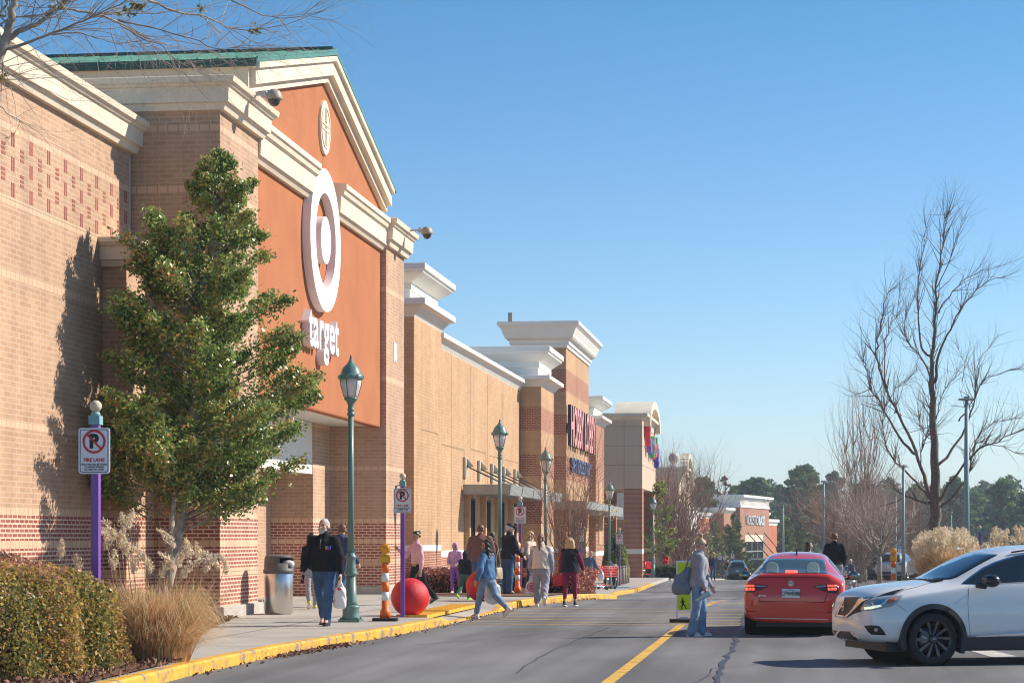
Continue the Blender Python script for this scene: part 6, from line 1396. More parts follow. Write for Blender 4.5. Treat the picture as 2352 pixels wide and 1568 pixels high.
# ------------------------------------------------------------------ people
def V3(*a): return Vector(a)
def ecap(mb, A, B, ra, rb, x=(1,0,0), n=14):
    """rounded tapering limb from A to B; ra, rb are (across, deep) radii"""
    ra = ra if isinstance(ra, tuple) else (ra, ra); rb = rb if isinstance(rb, tuple) else (rb, rb)
    A, B = Vector(A), Vector(B); t = (B-A); L = t.length; t = t.normalized() if L > 1e-6 else Vector((0,0,1))
    X = Vector(x); X = X - t*X.dot(t); X = X.normalized() if X.length > 1e-3 else t.orthogonal().normalized(); Y = t.cross(X); vs = []; fs = []; rg = []
    for k in range(5): a = math.pi/2*k/4; rg.append((A - t*min(ra)*math.cos(a), ra[0]*math.sin(a)+1e-4, ra[1]*math.sin(a)+1e-4))
    for k in range(5): a = math.pi/2*k/4; rg.append((B + t*min(rb)*math.sin(a), rb[0]*math.cos(a)+1e-4, rb[1]*math.cos(a)+1e-4))
    for c, rx, ry in rg:
        for k in range(n): a = 2*math.pi*k/n; vs.append(c + X*rx*math.cos(a) + Y*ry*math.sin(a))
    for i in range(len(rg)-1):
        for k in range(n): fs.append((i*n+k, i*n+(k+1) % n, (i+1)*n+(k+1) % n, (i+1)*n+k))
    fs += [tuple(range(n))[::-1], tuple(range((len(rg)-1)*n, len(rg)*n))]
    mb.add(vs, fs, 0, True)
def eell(mb, c, r, M=None): mb.ell(tuple(c), r, 14, 0, M)
def blob(name, mb, mats, parent, voxel=.014, smooth=5, folds=0, fs_=26, fn=None):
    """fuse overlapping volumes into one continuous skin"""
    o = mb.build(name, mats, parent); r = o.modifiers.new('r', 'REMESH'); r.mode = 'VOXEL'; r.voxel_size = voxel; r.use_smooth_shade = True
    s = o.modifiers.new('s', 'SMOOTH'); s.factor = .5; s.iterations = smooth; bake(o); me = o.data
    if not me.materials:
        for m in (mats if isinstance(mats, (list, tuple)) else [mats]): me.materials.append(m)
    if folds:
        n = len(me.vertices); co = np.zeros(n*3); me.vertices.foreach_get('co', co); co = co.reshape(-1,3); nr = np.zeros(n*3); me.vertices.foreach_get('normal', nr); nr = nr.reshape(-1,3)
        ph = len(name) % 7; q = np.sin(co[:,2]*fs_*.55+5*np.sin(co[:,0]*8+co[:,2]*5+ph)+4*np.sin(co[:,1]*10-co[:,2]*6))+.6*np.sin(co[:,2]*fs_*.9+co[:,0]*31+5*np.sin(co[:,1]*13+1)+co[:,1]*17)
        co += nr*(q*folds)[:,None]; me.vertices.foreach_set('co', co.ravel()); me.update()
    if fn: fn(me)
    for p in me.polygons: p.use_smooth = True
    return o
def cloth(name, col, rough=.9, bscale=60, bump=.25, var=.07): return mat(name, col, rough=rough, spec=.2, var=var, vscale=6, bump=bump, bscale=bscale)
skinL = mat('skin_light', (.60,.36,.26), rough=.5, spec=.4, var=.08, vscale=8); skinM = mat('skin_mid', (.46,.26,.17), rough=.5, spec=.4, var=.08, vscale=8)
eyem = mat('eye_dark', (.03,.02,.015), rough=.2); lipm = mat('lip', (.40,.13,.11), rough=.5); browm = mat('eyebrow', (.22,.13,.09), rough=.8)  # colours of the eyes, lips and eyebrows
denim = cloth('denim_blue', (.06,.12,.24), bscale=90); denim_l = cloth('denim_light', (.19,.29,.42), bscale=90, var=.22); denim_m = cloth('denim_mid', (.055,.115,.22), bscale=90, var=.25)
HEADLOOK = {}
def person(label, px, depth, H, yaw, P=None, skin=skinL, top=None, legs=None, shoe=None, hair=None, hairm=None, g=1.0, vox=.013, bvox=None, lift=.15, pos=None, sole=None, fem=False, belly=0):
    """P: pose in degrees; top, legs: dicts with a material and cut"""
    P = dict(dict(hR=0,hL=0,kR=2,kL=2,fR=0,fL=0,sR=3,sL=3,aR=10,aL=10,eR=12,eL=12,iR=.0,iL=.0,lean=2,hy=0,hp=0), **(P or {})); k = H/1.75; bvox = bvox or vox
    ang = lambda a: rad(a); J = {}
    for s, S in ((1,'R'),(-1,'L')):
        h, kn = ang(P['h'+S]), ang(P['k'+S]); hip = V3(s*.095,0,-.02); knee = hip + V3(s*.005, math.sin(h), -math.cos(h))*.43; ank = knee + V3(0, math.sin(h-kn), -math.cos(h-kn))*.42
        J[S] = [hip, knee, ank, ang(P['f'+S])]
    hz = max(-J['R'][2].z + (.085+ .10*abs(math.sin(J['R'][3]))), -J['L'][2].z + (.085+.10*abs(math.sin(J['L'][3]))))
    hz = max(-J[S][2].z + .085 + max(0, -math.sin(J[S][3]))*.13 for S in 'RL'); O = V3(0,0,hz)
    for S in 'RL': J[S][:3] = [O+q for q in J[S][:3]]
    L = ang(P['lean']); u = V3(0, math.sin(L), math.cos(L)); pel = O; waist = O+u*.14; chest = O+u*.34; nb = O+u*.50; A = {}
    shw = .165 if fem else .185
    for s, S in ((1,'R'),(-1,'L')):
        sh = O+u*.425+V3(s*shw*(.85+.15*g)-s*.012,0,0); f, a, e = ang(P['s'+S]), ang(P['a'+S]), ang(P['e'+S]); el = sh + V3(s*math.sin(a), math.sin(f)*math.cos(a), -math.cos(f)*math.cos(a))*.285
        wd = V3(s*math.sin(a)*.35 - s*P['i'+S], math.sin(f+e), -math.cos(f+e)).normalized(); wr = el + wd*.25; A[S] = (sh, el, wr, wd)
    hd_c = nb + V3(0, math.sin(L)*.1+.015, .165); HM_ = Matrix.Translation(hd_c) @ Matrix.Rotation(ang(P['hy']), 4, 'Z') @ Matrix.Rotation(ang(P['hp']), 4, 'X')
    hq = lambda x, y, z: HM_ @ V3(x, y, z); HR = HM_.to_3x3()
    b = MB(); tg = g*(.93 if fem else 1)
    ecap(b, pel+V3(0,0,-.02), waist, (.165*tg,.115*tg), (.14*tg,.10*tg)); ecap(b, waist, chest, (.14*tg,.10*tg), (.155*tg,.11*tg)); [ecap(b, A[S][0], O+u*.46, .052*tg, .04) for S in 'RL']; ecap(b, nb-u*.06, nb+V3(0,.01,.10), .058, .052)
    for s, S in ((1,'R'),(-1,'L')):
        hip, knee, ank, fp = J[S]; ecap(b, hip, knee, .082*tg, .055*tg); ecap(b, knee, ank, .052*tg, .036); ecap(b, ank-V3(0,0,.0), ank+V3(0,math.cos(fp)*.12,-.04+math.sin(fp)*.12), .035, .03)
        sh, el, wr, wd = A[S]; ecap(b, sh, el, .052*tg, .042*tg); ecap(b, el, wr, .040, .027)
        # hand: palm, four fingers slightly curled, a thumb from the side of the palm
        fwd = V3(0,1,0); sd = wd.cross(fwd).normalized() if abs(wd.dot(fwd)) < .95 else V3(1,0,0); pn = V3(s,0,0)-wd*wd.dot(V3(s,0,0)); pn.normalize(); ac_ = wd.cross(pn).normalized()
        if ac_.y < 0: ac_ = -ac_
        pc = wr+wd*.05; ecap(b, wr+wd*.015, wr+wd*.075, (.018,.030), (.016,.038), x=tuple(pn))
        curl = -pn
        for q, ln in zip((-1.5,-.5,.5,1.5), (.062,.074,.078,.07)):
            k0 = wr+wd*.085+ac_*q*.019; k1 = k0+wd*ln*.55+curl*.008; k2 = k1+(wd*.6+curl*.8).normalized()*ln*.5; ecap(b, k0, k1, .0095, .009, n=8); ecap(b, k1, k2, .009, .0075, n=8)
        t0 = wr+wd*.03+ac_*.026; t1 = t0+(wd*.6+ac_*.7+curl*.3).normalized()*.042; ecap(b, t0, t1, .012, .010, n=8); ecap(b, t1, t1+(wd+curl*.5).normalized()*.03, .010, .008, n=8); J['hand'+S] = wr+wd*.10+curl*.02
    eell(b, hq(0,-.008,.025), (.077,.096,.092), HR); eell(b, hq(0,.022,-.035), (.060,.070,.075), HR); eell(b, hq(0,.055,-.082), (.032,.030,.026), HR); ecap(b, hq(0,.088,.015), hq(0,.112,-.028), .010, .016, n=8)
    eell(b, hq(.045,.058,-.02), (.022,.022,.025), HR); eell(b, hq(-.045,.058,-.02), (.022,.022,.025), HR); eell(b, hq(0,.075,.035), (.05,.018,.014), HR)
    for s in (-1,1): eell(b, hq(s*.078,-.005,-.01), (.010,.022,.032), HR)
    HMi = HM_.inverted()
    def face(me):
        for p in me.polygons:
            q = HMi @ p.center
            if q.y < .04 or q.length > .2: continue
            if abs(abs(q.x)-.033) < .015 and abs(q.z-.008) < .009: p.material_index = 1
            elif abs(abs(q.x)-.034) < .022 and abs(q.z-.037) < .006: p.material_index = 3
            elif abs(q.x) < .024 and abs(q.z+.062) < .007 and q.y > .07: p.material_index = 2
    body = blob('person', b, [skin, eyem, lipm, browm], None, bvox, 3, fn=face); loc = pos if pos is not None else ground_at(px, depth, lift)
    # --- trousers
    W = {}
    if legs:
        m_ = MB(); tgo = tg; tg = min(tg, 1.04) if tg > 1.04 else tg; lo = legs.get('loose', .012); fl = legs.get('flare', 0); hem = legs.get('hem', .02)
        ecap(m_, pel+V3(0,-.01,-.05), pel+V3(0,0,.08), (.17*tg+lo*.6,.122*tg+lo*.6), (.15*tg+lo*.5,.108*tg+lo*.4))
        for s, S in ((1,'R'),(-1,'L')):
            hip, knee, ank, fp = J[S]; cuff = ank+(knee-ank).normalized()*hem; midc = knee*.45+cuff*.55
            eell(m_, hip+V3(0,-.045,-.04), (.085*tg+lo*.5,.075*tg+lo*.5,.09)); ecap(m_, hip+V3(0,0,-.02), knee, .092*tg+lo, .060*tg+lo); ecap(m_, knee, midc, .059*tg+lo, .053*tg+lo); ecap(m_, midc, cuff, .053*tg+lo, .043+lo*.9+fl)
        blob(legs.get('name','trousers'), m_, legs['m'], body, vox, 4, legs.get('folds',.0035), 34); tg = tgo
    if top:
        m_ = MB(); lo = top.get('loose', .02); hemz = top.get('hem', -.02); hl = O+u*hemz
        ecap(m_, hl-u*.14, hl, (.17*tg+lo+top.get('flare',0),.125*tg+lo+top.get('flare',0)), (.168*tg+lo+top.get('flare',0),.122*tg+lo+top.get('flare',0)))
        if belly: eell(m_, waist+V3(0,.05,-.02), (.14,.10,.14))
        if fem: 
            for s in (-1,1): eell(m_, chest+V3(s*.06,.085,-.01), (.06,.045,.06))
        ecap(m_, hl, waist, (.168*tg+lo+top.get('flare',0),.122*tg+lo+top.get('flare',0)), (.148*tg+lo,.108*tg+lo)); ecap(m_, waist, chest, (.148*tg+lo,.108*tg+lo), (.165*tg+lo*.8,.118*tg+lo*.8)); ecap(m_, chest, O+u*.44, (.165*tg+lo*.8,.112*tg+lo*.8), (.11*tg+lo*.4,.075*tg+lo*.5))
        for S in 'RL': ecap(m_, A[S][0], O+u*.47, .060*tg+lo*.5, .045+lo*.3)
        ecap(m_, O+u*.46, nb+V3(0,0,.02+top.get('collar',0)), .075+lo*.3, .066+lo*.3)
        slm = top.get('sleeve_m'); sl = MB() if slm else m_; sr = top.get('sleeve', .012)
        for S in 'RL':
            sh, el, wr, wd = A[S]; ecap(sl, sh, el, .060*tg+sr, .050*tg+sr); ecap(sl, el, wr-wd*.03, .049+sr, .034+sr*.8)
            if top.get('cuff'): ecap(sl, wr-wd*.035, wr-wd*.005, .033+sr*.4, .032+sr*.4)
        if top.get('hood_down'):
            eell(m_, nb+V3(0,-.075,.005), (.105,.06,.062)); ecap(m_, nb+V3(-.07,-.02,.01), nb+V3(-.04,.07,-.06), .026, .02); ecap(m_, nb+V3(.07,-.02,.01), nb+V3(.04,.07,-.06), .026, .02)
        if top.get('pocket'): eell(m_, waist+V3(0,.115*tg+lo*.6+belly*.05,-.03), (.11,.022,.07))
        if top.get('hem_band'): ecap(m_, hl+V3(0,0,-.01), hl+V3(0,0,.03), (.158*tg+lo*.7,.116*tg+lo*.7), (.162*tg+lo*.8,.118*tg+lo*.8))
        ob = blob(top.get('name','jacket'), m_, top['m'], body, vox, 4, top.get('folds',.0045), 30)
        bm = bmesh.new(); bm.from_mesh(ob.data); cutz = hl - u*(.03+.6*min(.12, .122*tg+lo)*0)
        def below(q):
            r_ = q-cutz; d_ = r_.dot(u); w_ = r_-u*d_; return d_ < 0 and math.hypot(w_.x/(.215*tg+lo*.8), w_.y/.24) < 1
        bmesh.ops.delete(bm, geom=[f for f in bm.faces if below(f.calc_center_median())], context='FACES'); bm.to_mesh(ob.data); bm.free()
        if slm: blob('sleeves', sl, slm, body, vox, 4, .003, 40)
        if top.get('hood_up'):
            h_ = MB(); eell(h_, hq(0,-.025,.02), (.108,.125,.135), HR); ecap(h_, hq(0,-.03,-.10), hq(0,-.02,.0), (.10,.10), (.105,.115)); hood = blob('hood', h_, top['m'], body, vox, 3, .002)
            # open the hood over the face
            bm = bmesh.new(); bm.from_mesh(hood.data); bmesh.ops.delete(bm, geom=[f for f in bm.faces if (lambda q: q.y > .055 and abs(q.x) < .068 and -.12 < q.z < .075)(HMi @ f.calc_center_median())], context='FACES'); bm.to_mesh(hood.data); bm.free()
    if shoe:
        for s, S in ((1,'R'),(-1,'L')):
            hip, knee, ank, fp = J[S]; d = V3(0, math.cos(fp), math.sin(fp)); n_ = V3(0, -math.sin(fp), math.cos(fp)); h0 = ank - n_*.045 - d*.035
            m_ = MB(); ecap(m_, h0, h0+d*.11, (.040,.036), (.044,.034)); ecap(m_, h0+d*.1-n_*.008, h0+d*.17-n_*.012, (.046,.030), (.042,.024)); ecap(m_, h0+n_*.01, ank+n_*.02, .040, .040)
            sh_ = blob('shoe', m_, shoe, body, .011, 3)
            m_ = MB(); q0 = h0-n_*.030
            out = [(-.030,-.045),(.0,-.052),(.030,-.045),(.040,.0),(.036,.07),(.046,.14),(.040,.19),(.015,.22),(-.015,.22),(-.040,.19),(-.044,.14),(-.034,.07),(-.040,0)]
            m_.add([q0+V3(x,0,0)+d*y-n_*.014 for x, y in out]+[q0+V3(x,0,0)+d*y+n_*.012 for x, y in out], [tuple(range(13))[::-1], tuple(range(13,26))]+[(i,(i+1) % 13,13+(i+1) % 13,13+i) for i in range(13)]); m_.build('sole', sole or shoe, sh_)
    if hair:
        h_ = MB(); nf = .003
        if hair != 'none': eell(h_, hq(0,-.022,.036), (.084,.098,.092), HR)
        if hair == 'short': ecap(h_, hq(-.045,-.06,-.02), hq(.045,-.06,-.02), .042, .042)
        if hair == 'beard':
            ecap(h_, hq(-.045,-.06,-.01), hq(.045,-.06,-.01), .042, .042)
            bd = MB(); ecap(bd, hq(-.052,.05,-.06), hq(0,.074,-.095), .024, .034); ecap(bd, hq(.052,.05,-.06), hq(0,.074,-.095), .024, .034); ecap(bd, hq(-.062,.035,-.02), hq(-.052,.05,-.06), .012, .022); ecap(bd, hq(.062,.035,-.02), hq(.052,.05,-.06), .012, .022); ecap(bd, hq(-.02,.102,-.052), hq(.02,.102,-.052), .008, .008); blob('beard', bd, hairm, body, .009, 2, .002, 90)
        if hair == 'bun_high': eell(h_, hq(0,-.03,.165), (.042,.042,.05), HR); ecap(h_, hq(0,-.03,.11), hq(0,-.03,.14), .03, .03); ecap(h_, hq(-.05,-.06,-.02), hq(.05,-.06,-.02), .038, .038)
        if hair == 'bun_low': eell(h_, hq(0,-.135,.05), (.04,.035,.04), HR); ecap(h_, hq(-.05,-.06,-.02), hq(.05,-.06,-.02), .038, .038)
        if hair == 'long': 
            for x in (-.06,-.02,.02,.06): ecap(h_, hq(x,-.06,.02), hq(x*1.35,-.085,-.20), .045, .032)
            ecap(h_, hq(-.072,-.01,.03), hq(-.085,-.01,-.14), .022, .02); ecap(h_, hq(.072,-.01,.03), hq(.085,-.01,-.14), .022, .02); nf = .005
        if hair == 'longer':
            for x in (-.07,-.025,.025,.07): ecap(h_, hq(x,-.06,.02), hq(x*1.3,-.11,-.32), .05, .03)
            nf = .008
        if hair == 'bob':
            for x in (-.06,-.02,.02,.06): ecap(h_, hq(x,-.055,.03), hq(x*1.5,-.075,-.15), .05, .04)
            ecap(h_, hq(-.07,.0,.03), hq(-.095,.015,-.12), .03, .028); ecap(h_, hq(.07,.0,.03), hq(.095,.015,-.12), .03, .028); nf = .006
        if hair == 'pony': ecap(h_, hq(0,-.10,.07), hq(0,-.125,-.05), .04, .045); ecap(h_, hq(0,-.125,-.05), hq(.0,-.15,-.30), .045, .018); ecap(h_, hq(-.05,-.06,-.01), hq(.05,-.06,-.01), .038, .038)
        if hair == 'cap':
            ecap(h_, hq(-.045,-.06,-.02), hq(.045,-.06,-.02), .04, .04); c_ = MB(); eell(c_, hq(0,-.012,.062), (.090,.108,.078), HR); ecap(c_, hq(-.03,.09,.062), hq(.03,.09,.062), (.05,.06), (.05,.06)); 
            c_.v = [tuple(HM_ @ V3(q.x, q.y, max(q.z, .04+(.012 if q.y > .085 else 0)))) if (q := HMi @ Vector(v)) else v for v in c_.v]; blob('cap', c_, mat('cap_black', (.015,.015,.017), rough=.8), body, .009, 1)
        blob('hair', h_, hairm, body, .010, 2, nf, 60)
        if hair not in ('none',):     # clear the face
            ob = [c for c in body.children if c.name.startswith('hair')][0]; bm = bmesh.new(); bm.from_mesh(ob.data)
            bmesh.ops.delete(bm, geom=[f for f in bm.faces if (lambda q: q.y > .045 and abs(q.x) < .075 and q.z < .062)(HMi @ f.calc_center_median())], context='FACES'); bm.to_mesh(ob.data); bm.free()
    body.location = loc; body.rotation_euler.z = rad(yaw); body.scale = (k,)*3; tag(body, label, 'person'); body.name = 'person'
    MW = Matrix.Translation(loc) @ Matrix.Rotation(rad(yaw), 4, 'Z') @ Matrix.Scale(k, 4)
    return dict(o=body, M=MW, handR=MW @ J['handR'], handL=MW @ J['handL'], hq=hq, HR=HR, A=A, O=O, u=u, J=J, tg=tg)
def carrier_bag(label, hand, w=.30, h=.40, d=.14, swirl=False, rz=0, m=None):
    """thin plastic carrier hanging from the hand"""
    t = thing('carrier_bag', label, 'bag', tuple(hand), rz=rz); b = MB(); z0 = -h*.42
    ecap(b, (0,0,-h*.92), (0,0,z0), (w*.46,d*.5), (w*.40,d*.42)); ecap(b, (-w*.12,0,z0), (-.01,0,-.01), (.05,.03), (.012,.01)); ecap(b, (w*.12,0,z0), (.01,0,-.01), (.05,.03), (.012,.01))
    bagm = m or mat('plastic_bag', (.78,.76,.76), rough=.35, trans=.0, bump=.8, bscale=28)
    blob('bag', b, bagm, t, .014, 3, .006, 40)
    r_ = mat('bag_red', (.62,.03,.05), rough=.5); p = MB()
    if swirl:
        for r0, r1 in ((.001,.025),(.045,.065),(.085,.105)):
            v_, f_ = ring2(r0, r1, 24); p.add([(x, -d*.5-.035, z-h*.62) for x, y, z in v_], f_)
    else:
        v_, f_ = ring2(.001, .03, 16); p.add([(x+.01, -d*.5-.02, z-h*.35) for x, y, z in v_], f_)
    p.build('print', r_, t); return t
white_sh = mat('shoe_white', (.72,.70,.67), rough=.6); black_sh = mat('shoe_black', (.02,.02,.022), rough=.6)
blackc = cloth('black_fleece', (.016,.017,.02)); navyc = cloth('navy_fleece', (.045,.065,.13)); greyc = cloth('grey_marl', (.30,.31,.36), var=.1); greyp = cloth('grey_sweat', (.31,.31,.35)); pinkc = cloth('pink_knit', (.72,.42,.46)); lav = cloth('lavender_fleece', (.55,.36,.60)); purp = cloth('purple_cotton', (.28,.14,.50)); brownk = cloth('brown_knit', (.19,.10,.08)); creamf = cloth('cream_fleece', (.72,.60,.48), bump=.6, bscale=40); beigek = cloth('beige_knit', (.72,.55,.44)); burgc = cloth('burgundy_cotton', (.22,.025,.06)); slate = cloth('slate_fleece', (.11,.14,.19)); redc = cloth('red_wool', (.60,.02,.03)); greenp = cloth('green_cotton', (.06,.16,.13)); quilt = cloth('quilted_black', (.022,.026,.035), bump=.8, bscale=22); djack = cloth('denim_jacket', (.09,.19,.34), var=.35); bluesw = cloth('blue_grey_sleeve', (.30,.34,.46))
h_white = mat('hair_white', (.55,.52,.50), rough=.7, var=.25, vscale=30); h_dark = mat('hair_dark', (.018,.012,.010), rough=.45); h_brown = mat('hair_brown', (.16,.075,.04), rough=.55, var=.3, vscale=30); h_blond = mat('hair_blonde', (.55,.36,.18), rough=.55, var=.3, vscale=30); h_grey = mat('hair_ash', (.40,.29,.19), rough=.6, var=.35, vscale=30)
# man in the black hooded top
p1 = person('person with white beard in black hooded top and blue jeans walking forward past the bin', 745, 37.2, 1.85, 176, dict(hR=-12,kR=16,fR=-18,hL=15,kL=8,fL=6,sR=4,sL=-2,eR=22,eL=14,aR=22,aL=18,hy=-14,lean=2), top=dict(m=blackc, loose=.035, sleeve=.022, hem=-.03, hood_down=1, pocket=1, cuff=1, hem_band=1, name='hoodie', collar=.015), legs=dict(m=denim_m, loose=.016, name='jeans', hem=-.035), shoe=black_sh, hair='beard', hairm=h_white, g=1.12, bvox=.008, belly=.5)
bd = p1['o']; m_ = MB()
for (x, z, w_, h_, c) in ((-.115,.355,.05,.02,0),(-.115,.33,.05,.02,1),(-.085,.345,.02,.035,2),(-.115,.305,.07,.012,3)): pass
cy_ = [(-.125,.30,.045,.05,(.03,.06,.5)),(-.085,.30,.03,.05,(.35,.5,.05)),(-.105,.277,.07,.016,(.55,.05,.10)),(-.11,.312,.02,.022,(.2,.05,.4))]
for i, (x, z, w_, h_, c) in enumerate(cy_):
    q = MB(); yy = .118*p1['tg']+.042
    q.box(x-w_/2, x+w_/2, yy-.03, yy+.004+i*.0015, p1['O'].z+z+.02-h_/2, p1['O'].z+z+.02+h_/2); q.build('chest_print', mat('print_%d' % i, c, rough=.8), bd)
q = MB(); q.tube([(.015,.135,1.40),(.02,.168,1.33),(.018,.178,1.24)], .004, 5); q.build('drawstring', greyc, bd)
carrier_bag('white plastic carrier bag with a box inside, held by the white bearded walker', p1['handL'], .26, .46, .17)
q = MB(); q.box(-.035,.035,-.005,.005,-.07,.07); t_ = q.build('mobile_phone', black_sh, None, loc=tuple(p1['handR']+V3(0,0,-.03))); t_.rotation_euler = (0,rad(12),rad(60)); tag(t_, 'black mobile phone in the hand of the white bearded walker', 'phone')
person('person with long dark hair and yellow sneakers half hidden behind the bearded walker', 716, 45.5, 1.62, 20, dict(hR=14,kR=8,hL=-12,kL=25,fL=-25,sR=10,sL=-10), top=dict(m=blackc, name='jacket', loose=.02), legs=dict(m=greyp, name='leggings', loose=.012), shoe=mat('shoe_yellow', (.55,.55,.08), rough=.6), sole=white_sh, hair='longer', hairm=h_dark, fem=True, vox=.018)
person('person in navy hooded top and jeans walking away behind the nearest lamp post', 784, 47, 1.82, -22, dict(hR=-14,kR=30,fR=-42,hL=14,kL=6,sR=14,sL=-12,eR=30,hy=30), top=dict(m=navyc, loose=.03, hood_down=1, name='hoodie', sleeve=.02, cuff=1), legs=dict(m=denim, name='jeans'), shoe=cloth('shoe_navy', (.03,.04,.08)), sole=mat('sole_tan', (.5,.38,.25), rough=.8), hair='short', hairm=h_brown, g=1.08, vox=.016)
p4 = person('person in pink sweater and black flared leggings looking at the phone behind the red ball', 958, 48.6, 1.66, 128, dict(hR=14,kR=6,hL=-20,kL=18,fL=-30,sR=38,eR=88,aR=10,iR=.1,sL=-4,eL=10,aL=12,hp=-22,hy=10), skin=skinM, top=dict(m=pinkc, loose=.024, sleeve=.018, hem=.06, name='sweater', cuff=1), legs=dict(m=blackc, name='leggings', loose=.003, flare=.035), shoe=black_sh, hair='bun_low', hairm=h_dark, fem=True, vox=.014, bvox=.009)
q = MB(); q.box(-.035,.035,-.005,.005,-.075,.075); t_ = q.build('mobile_phone', mat('phone_pink', (.5,.35,.35), rough=.3), None, loc=tuple(p4['handL'])); tag(t_, 'pale phone held low by the person in the pink sweater', 'phone')
person('short person in lavender hooded top with the hood up and purple trousers', 1046, 60, 1.40, 170, dict(hR=4,hL=-8,kL=14,fL=-14,sR=12,sL=12,eR=55,eL=50,iR=.35,iL=.35,hp=-18), top=dict(m=lav, loose=.03, sleeve=.02, hood_up=1, pocket=1, name='hoodie', hem_band=1), legs=dict(m=purp, loose=.012), shoe=white_sh, hair=None, vox=.016)
person('small child in black hooded puffer jacket and green trousers walking to the red ball', 1068, 52.2, 1.17, -18, dict(hR=12,kR=10,hL=-12,kL=34,fL=-30,sR=-12,sL=10,lean=5), top=dict(m=quilt, loose=.05, sleeve=.035, hood_up=1, hem=-.0), legs=dict(m=greenp, loose=.025), shoe=mat('shoe_lime', (.25,.65,.08), rough=.6), hair=None, g=1.05, vox=.018)
person('broad person in brown sweater with short hair walking away behind the farther red ball', 1104, 54, 1.84, 4, dict(hR=10,hL=-10,kL=16,sR=8,sL=-4,aR=18,aL=18), top=dict(m=brownk, loose=.035, sleeve=.024, hem=-.06, name='sweater', collar=.01), legs=dict(m=denim, loose=.02), shoe=black_sh, hair='short', hairm=h_brown, g=1.32, vox=.018)
person('dark haired person half hidden between the brown sweater and the lamp post', 1129, 58.5, 1.66, -30, None, skin=skinM, top=dict(m=brownk, loose=.02), legs=dict(m=denim), shoe=black_sh, hair='bob', hairm=h_dark, fem=True, vox=.02)
p9 = person('person in denim jacket and pale jeans with curly dark hair stepping onto the crossing', 1119, 44.2, 1.64, 62, dict(hR=-20,kR=30,fR=-38,hL=18,kL=6,fL=0,sR=6,sL=-4,eR=15,eL=20,aR=12,aL=22,hy=12), skin=skinM, lift=0, top=dict(m=djack, loose=.05, sleeve=.034, hem=-.02, name='denim_jacket', cuff=1, hem_band=1, collar=.03, folds=.006), legs=dict(m=denim_l, loose=.02, name='jeans', hem=.06), shoe=white_sh, hair='longer', hairm=h_dark, fem=True, vox=.013, bvox=.009)
q = MB(); 
for s in (-1,1): eell(q, p9['hq'](s*.034,.098,.010), (.028,.008,.020), p9['HR'])
q.build('sunglasses', mat('sunglass', (.02,.015,.015), rough=.1, coat=1), p9['o'])
carrier_bag('clear white carrier bag hanging behind the person in the denim jacket', (p9['handR'].x+.12, p9['handR'].y+.05, .84), .40, .50, .2, rz=rad(10), m=mat('plastic_bag_clear', (.62,.62,.64), rough=.3, alpha=.75, bump=.8, bscale=28))
def handbag(label, loc, w, h, d, m, rz=0, strap=.25, name='handbag'):
    t = thing(name, label, 'bag', tuple(loc), rz=rz); b = MB(); ecap(b, (-w*.25,0,0), (w*.25,0,0), (h*.5,d*.5), (h*.5,d*.5), x=(0,0,1)); b.prism([(-w/2,-h/2),(w/2,-h/2),(w*.38,h/2),(-w*.38,h/2)], -d*.35, d*.35, 'y'); blob('bag', b, m, t, .014, 4, .002)
    if strap: q = MB(); q.tube([(-w*.3,0,h*.4),(-w*.2,0,h*.4+strap*.7),(0,0,h*.4+strap),(w*.2,0,h*.4+strap*.7),(w*.3,0,h*.4)], .009, 6); q.build('strap', m, t)
    return t
handbag('beige shoulder bag worn by the person in the denim jacket', p9['M'] @ V3(.27,-.10,.98), .26, .24, .10, mat('leather_beige', (.50,.38,.26), rough=.5), rz=rad(62), strap=.38)
person('elderly person in black cap and black jacket standing by the wall behind a lamp post', 1166, 57, 1.86, -48, dict(sR=10,sL=14,eR=40,eL=45,lean=6,hy=-16,hp=-14), top=dict(m=quilt, loose=.035, sleeve=.024, hem=-.06, collar=.03, folds=.006), legs=dict(m=denim_m, loose=.03, name='jeans'), shoe=black_sh, hair='cap', hairm=h_white, g=1.12, vox=.015)
p11 = person('blonde person in long beige cardigan and jeans glancing back beside the cream vest', 1217, 57.4, 1.68, -118, dict(hR=10,hL=-10,kL=18,fL=-14,sR=6,sL=4,eR=35,hy=8), top=dict(m=beigek, loose=.04, sleeve=.025, hem=-.22, flare=.02, name='cardigan', collar=.02), legs=dict(m=denim, loose=.008, name='jeans', hem=.06), shoe=white_sh, hair='bob', hairm=h_blond, fem=True, vox=.015, bvox=.010)
handbag('dark bag carried by the blonde person in the beige cardigan', (p11['M'] @ V3(.26,.02,.85)), .26, .26, .12, mat('leather_black', (.015,.018,.03), rough=.4), rz=rad(-90), strap=.3)
p12 = person('person with long brown ponytail, cream fleece vest and grey sweatpants walking away', 1243, 51.4, 1.75, 4, dict(hR=-16,kR=34,fR=-48,hL=14,kL=4,sR=-6,sL=8,aR=16,aL=16,eR=14,eL=14,hy=-14), lift=0, top=dict(m=creamf, loose=.045, sleeve_m=bluesw, sleeve=.022, hem=-.0, name='fleece_vest', collar=.03, cuff=1), legs=dict(m=greyp, loose=.032, name='sweatpants', hem=.03, folds=.006), shoe=white_sh, hair='pony', hairm=h_brown, fem=True, g=1.18, vox=.013, bvox=.009)
p12['o'].rotation_euler.z = rad(4)
carrier_bag('white carrier bag with red swirl held in the left hand of the ponytailed walker', p12['handL'], .30, .48, .10, swirl=True, rz=rad(14))
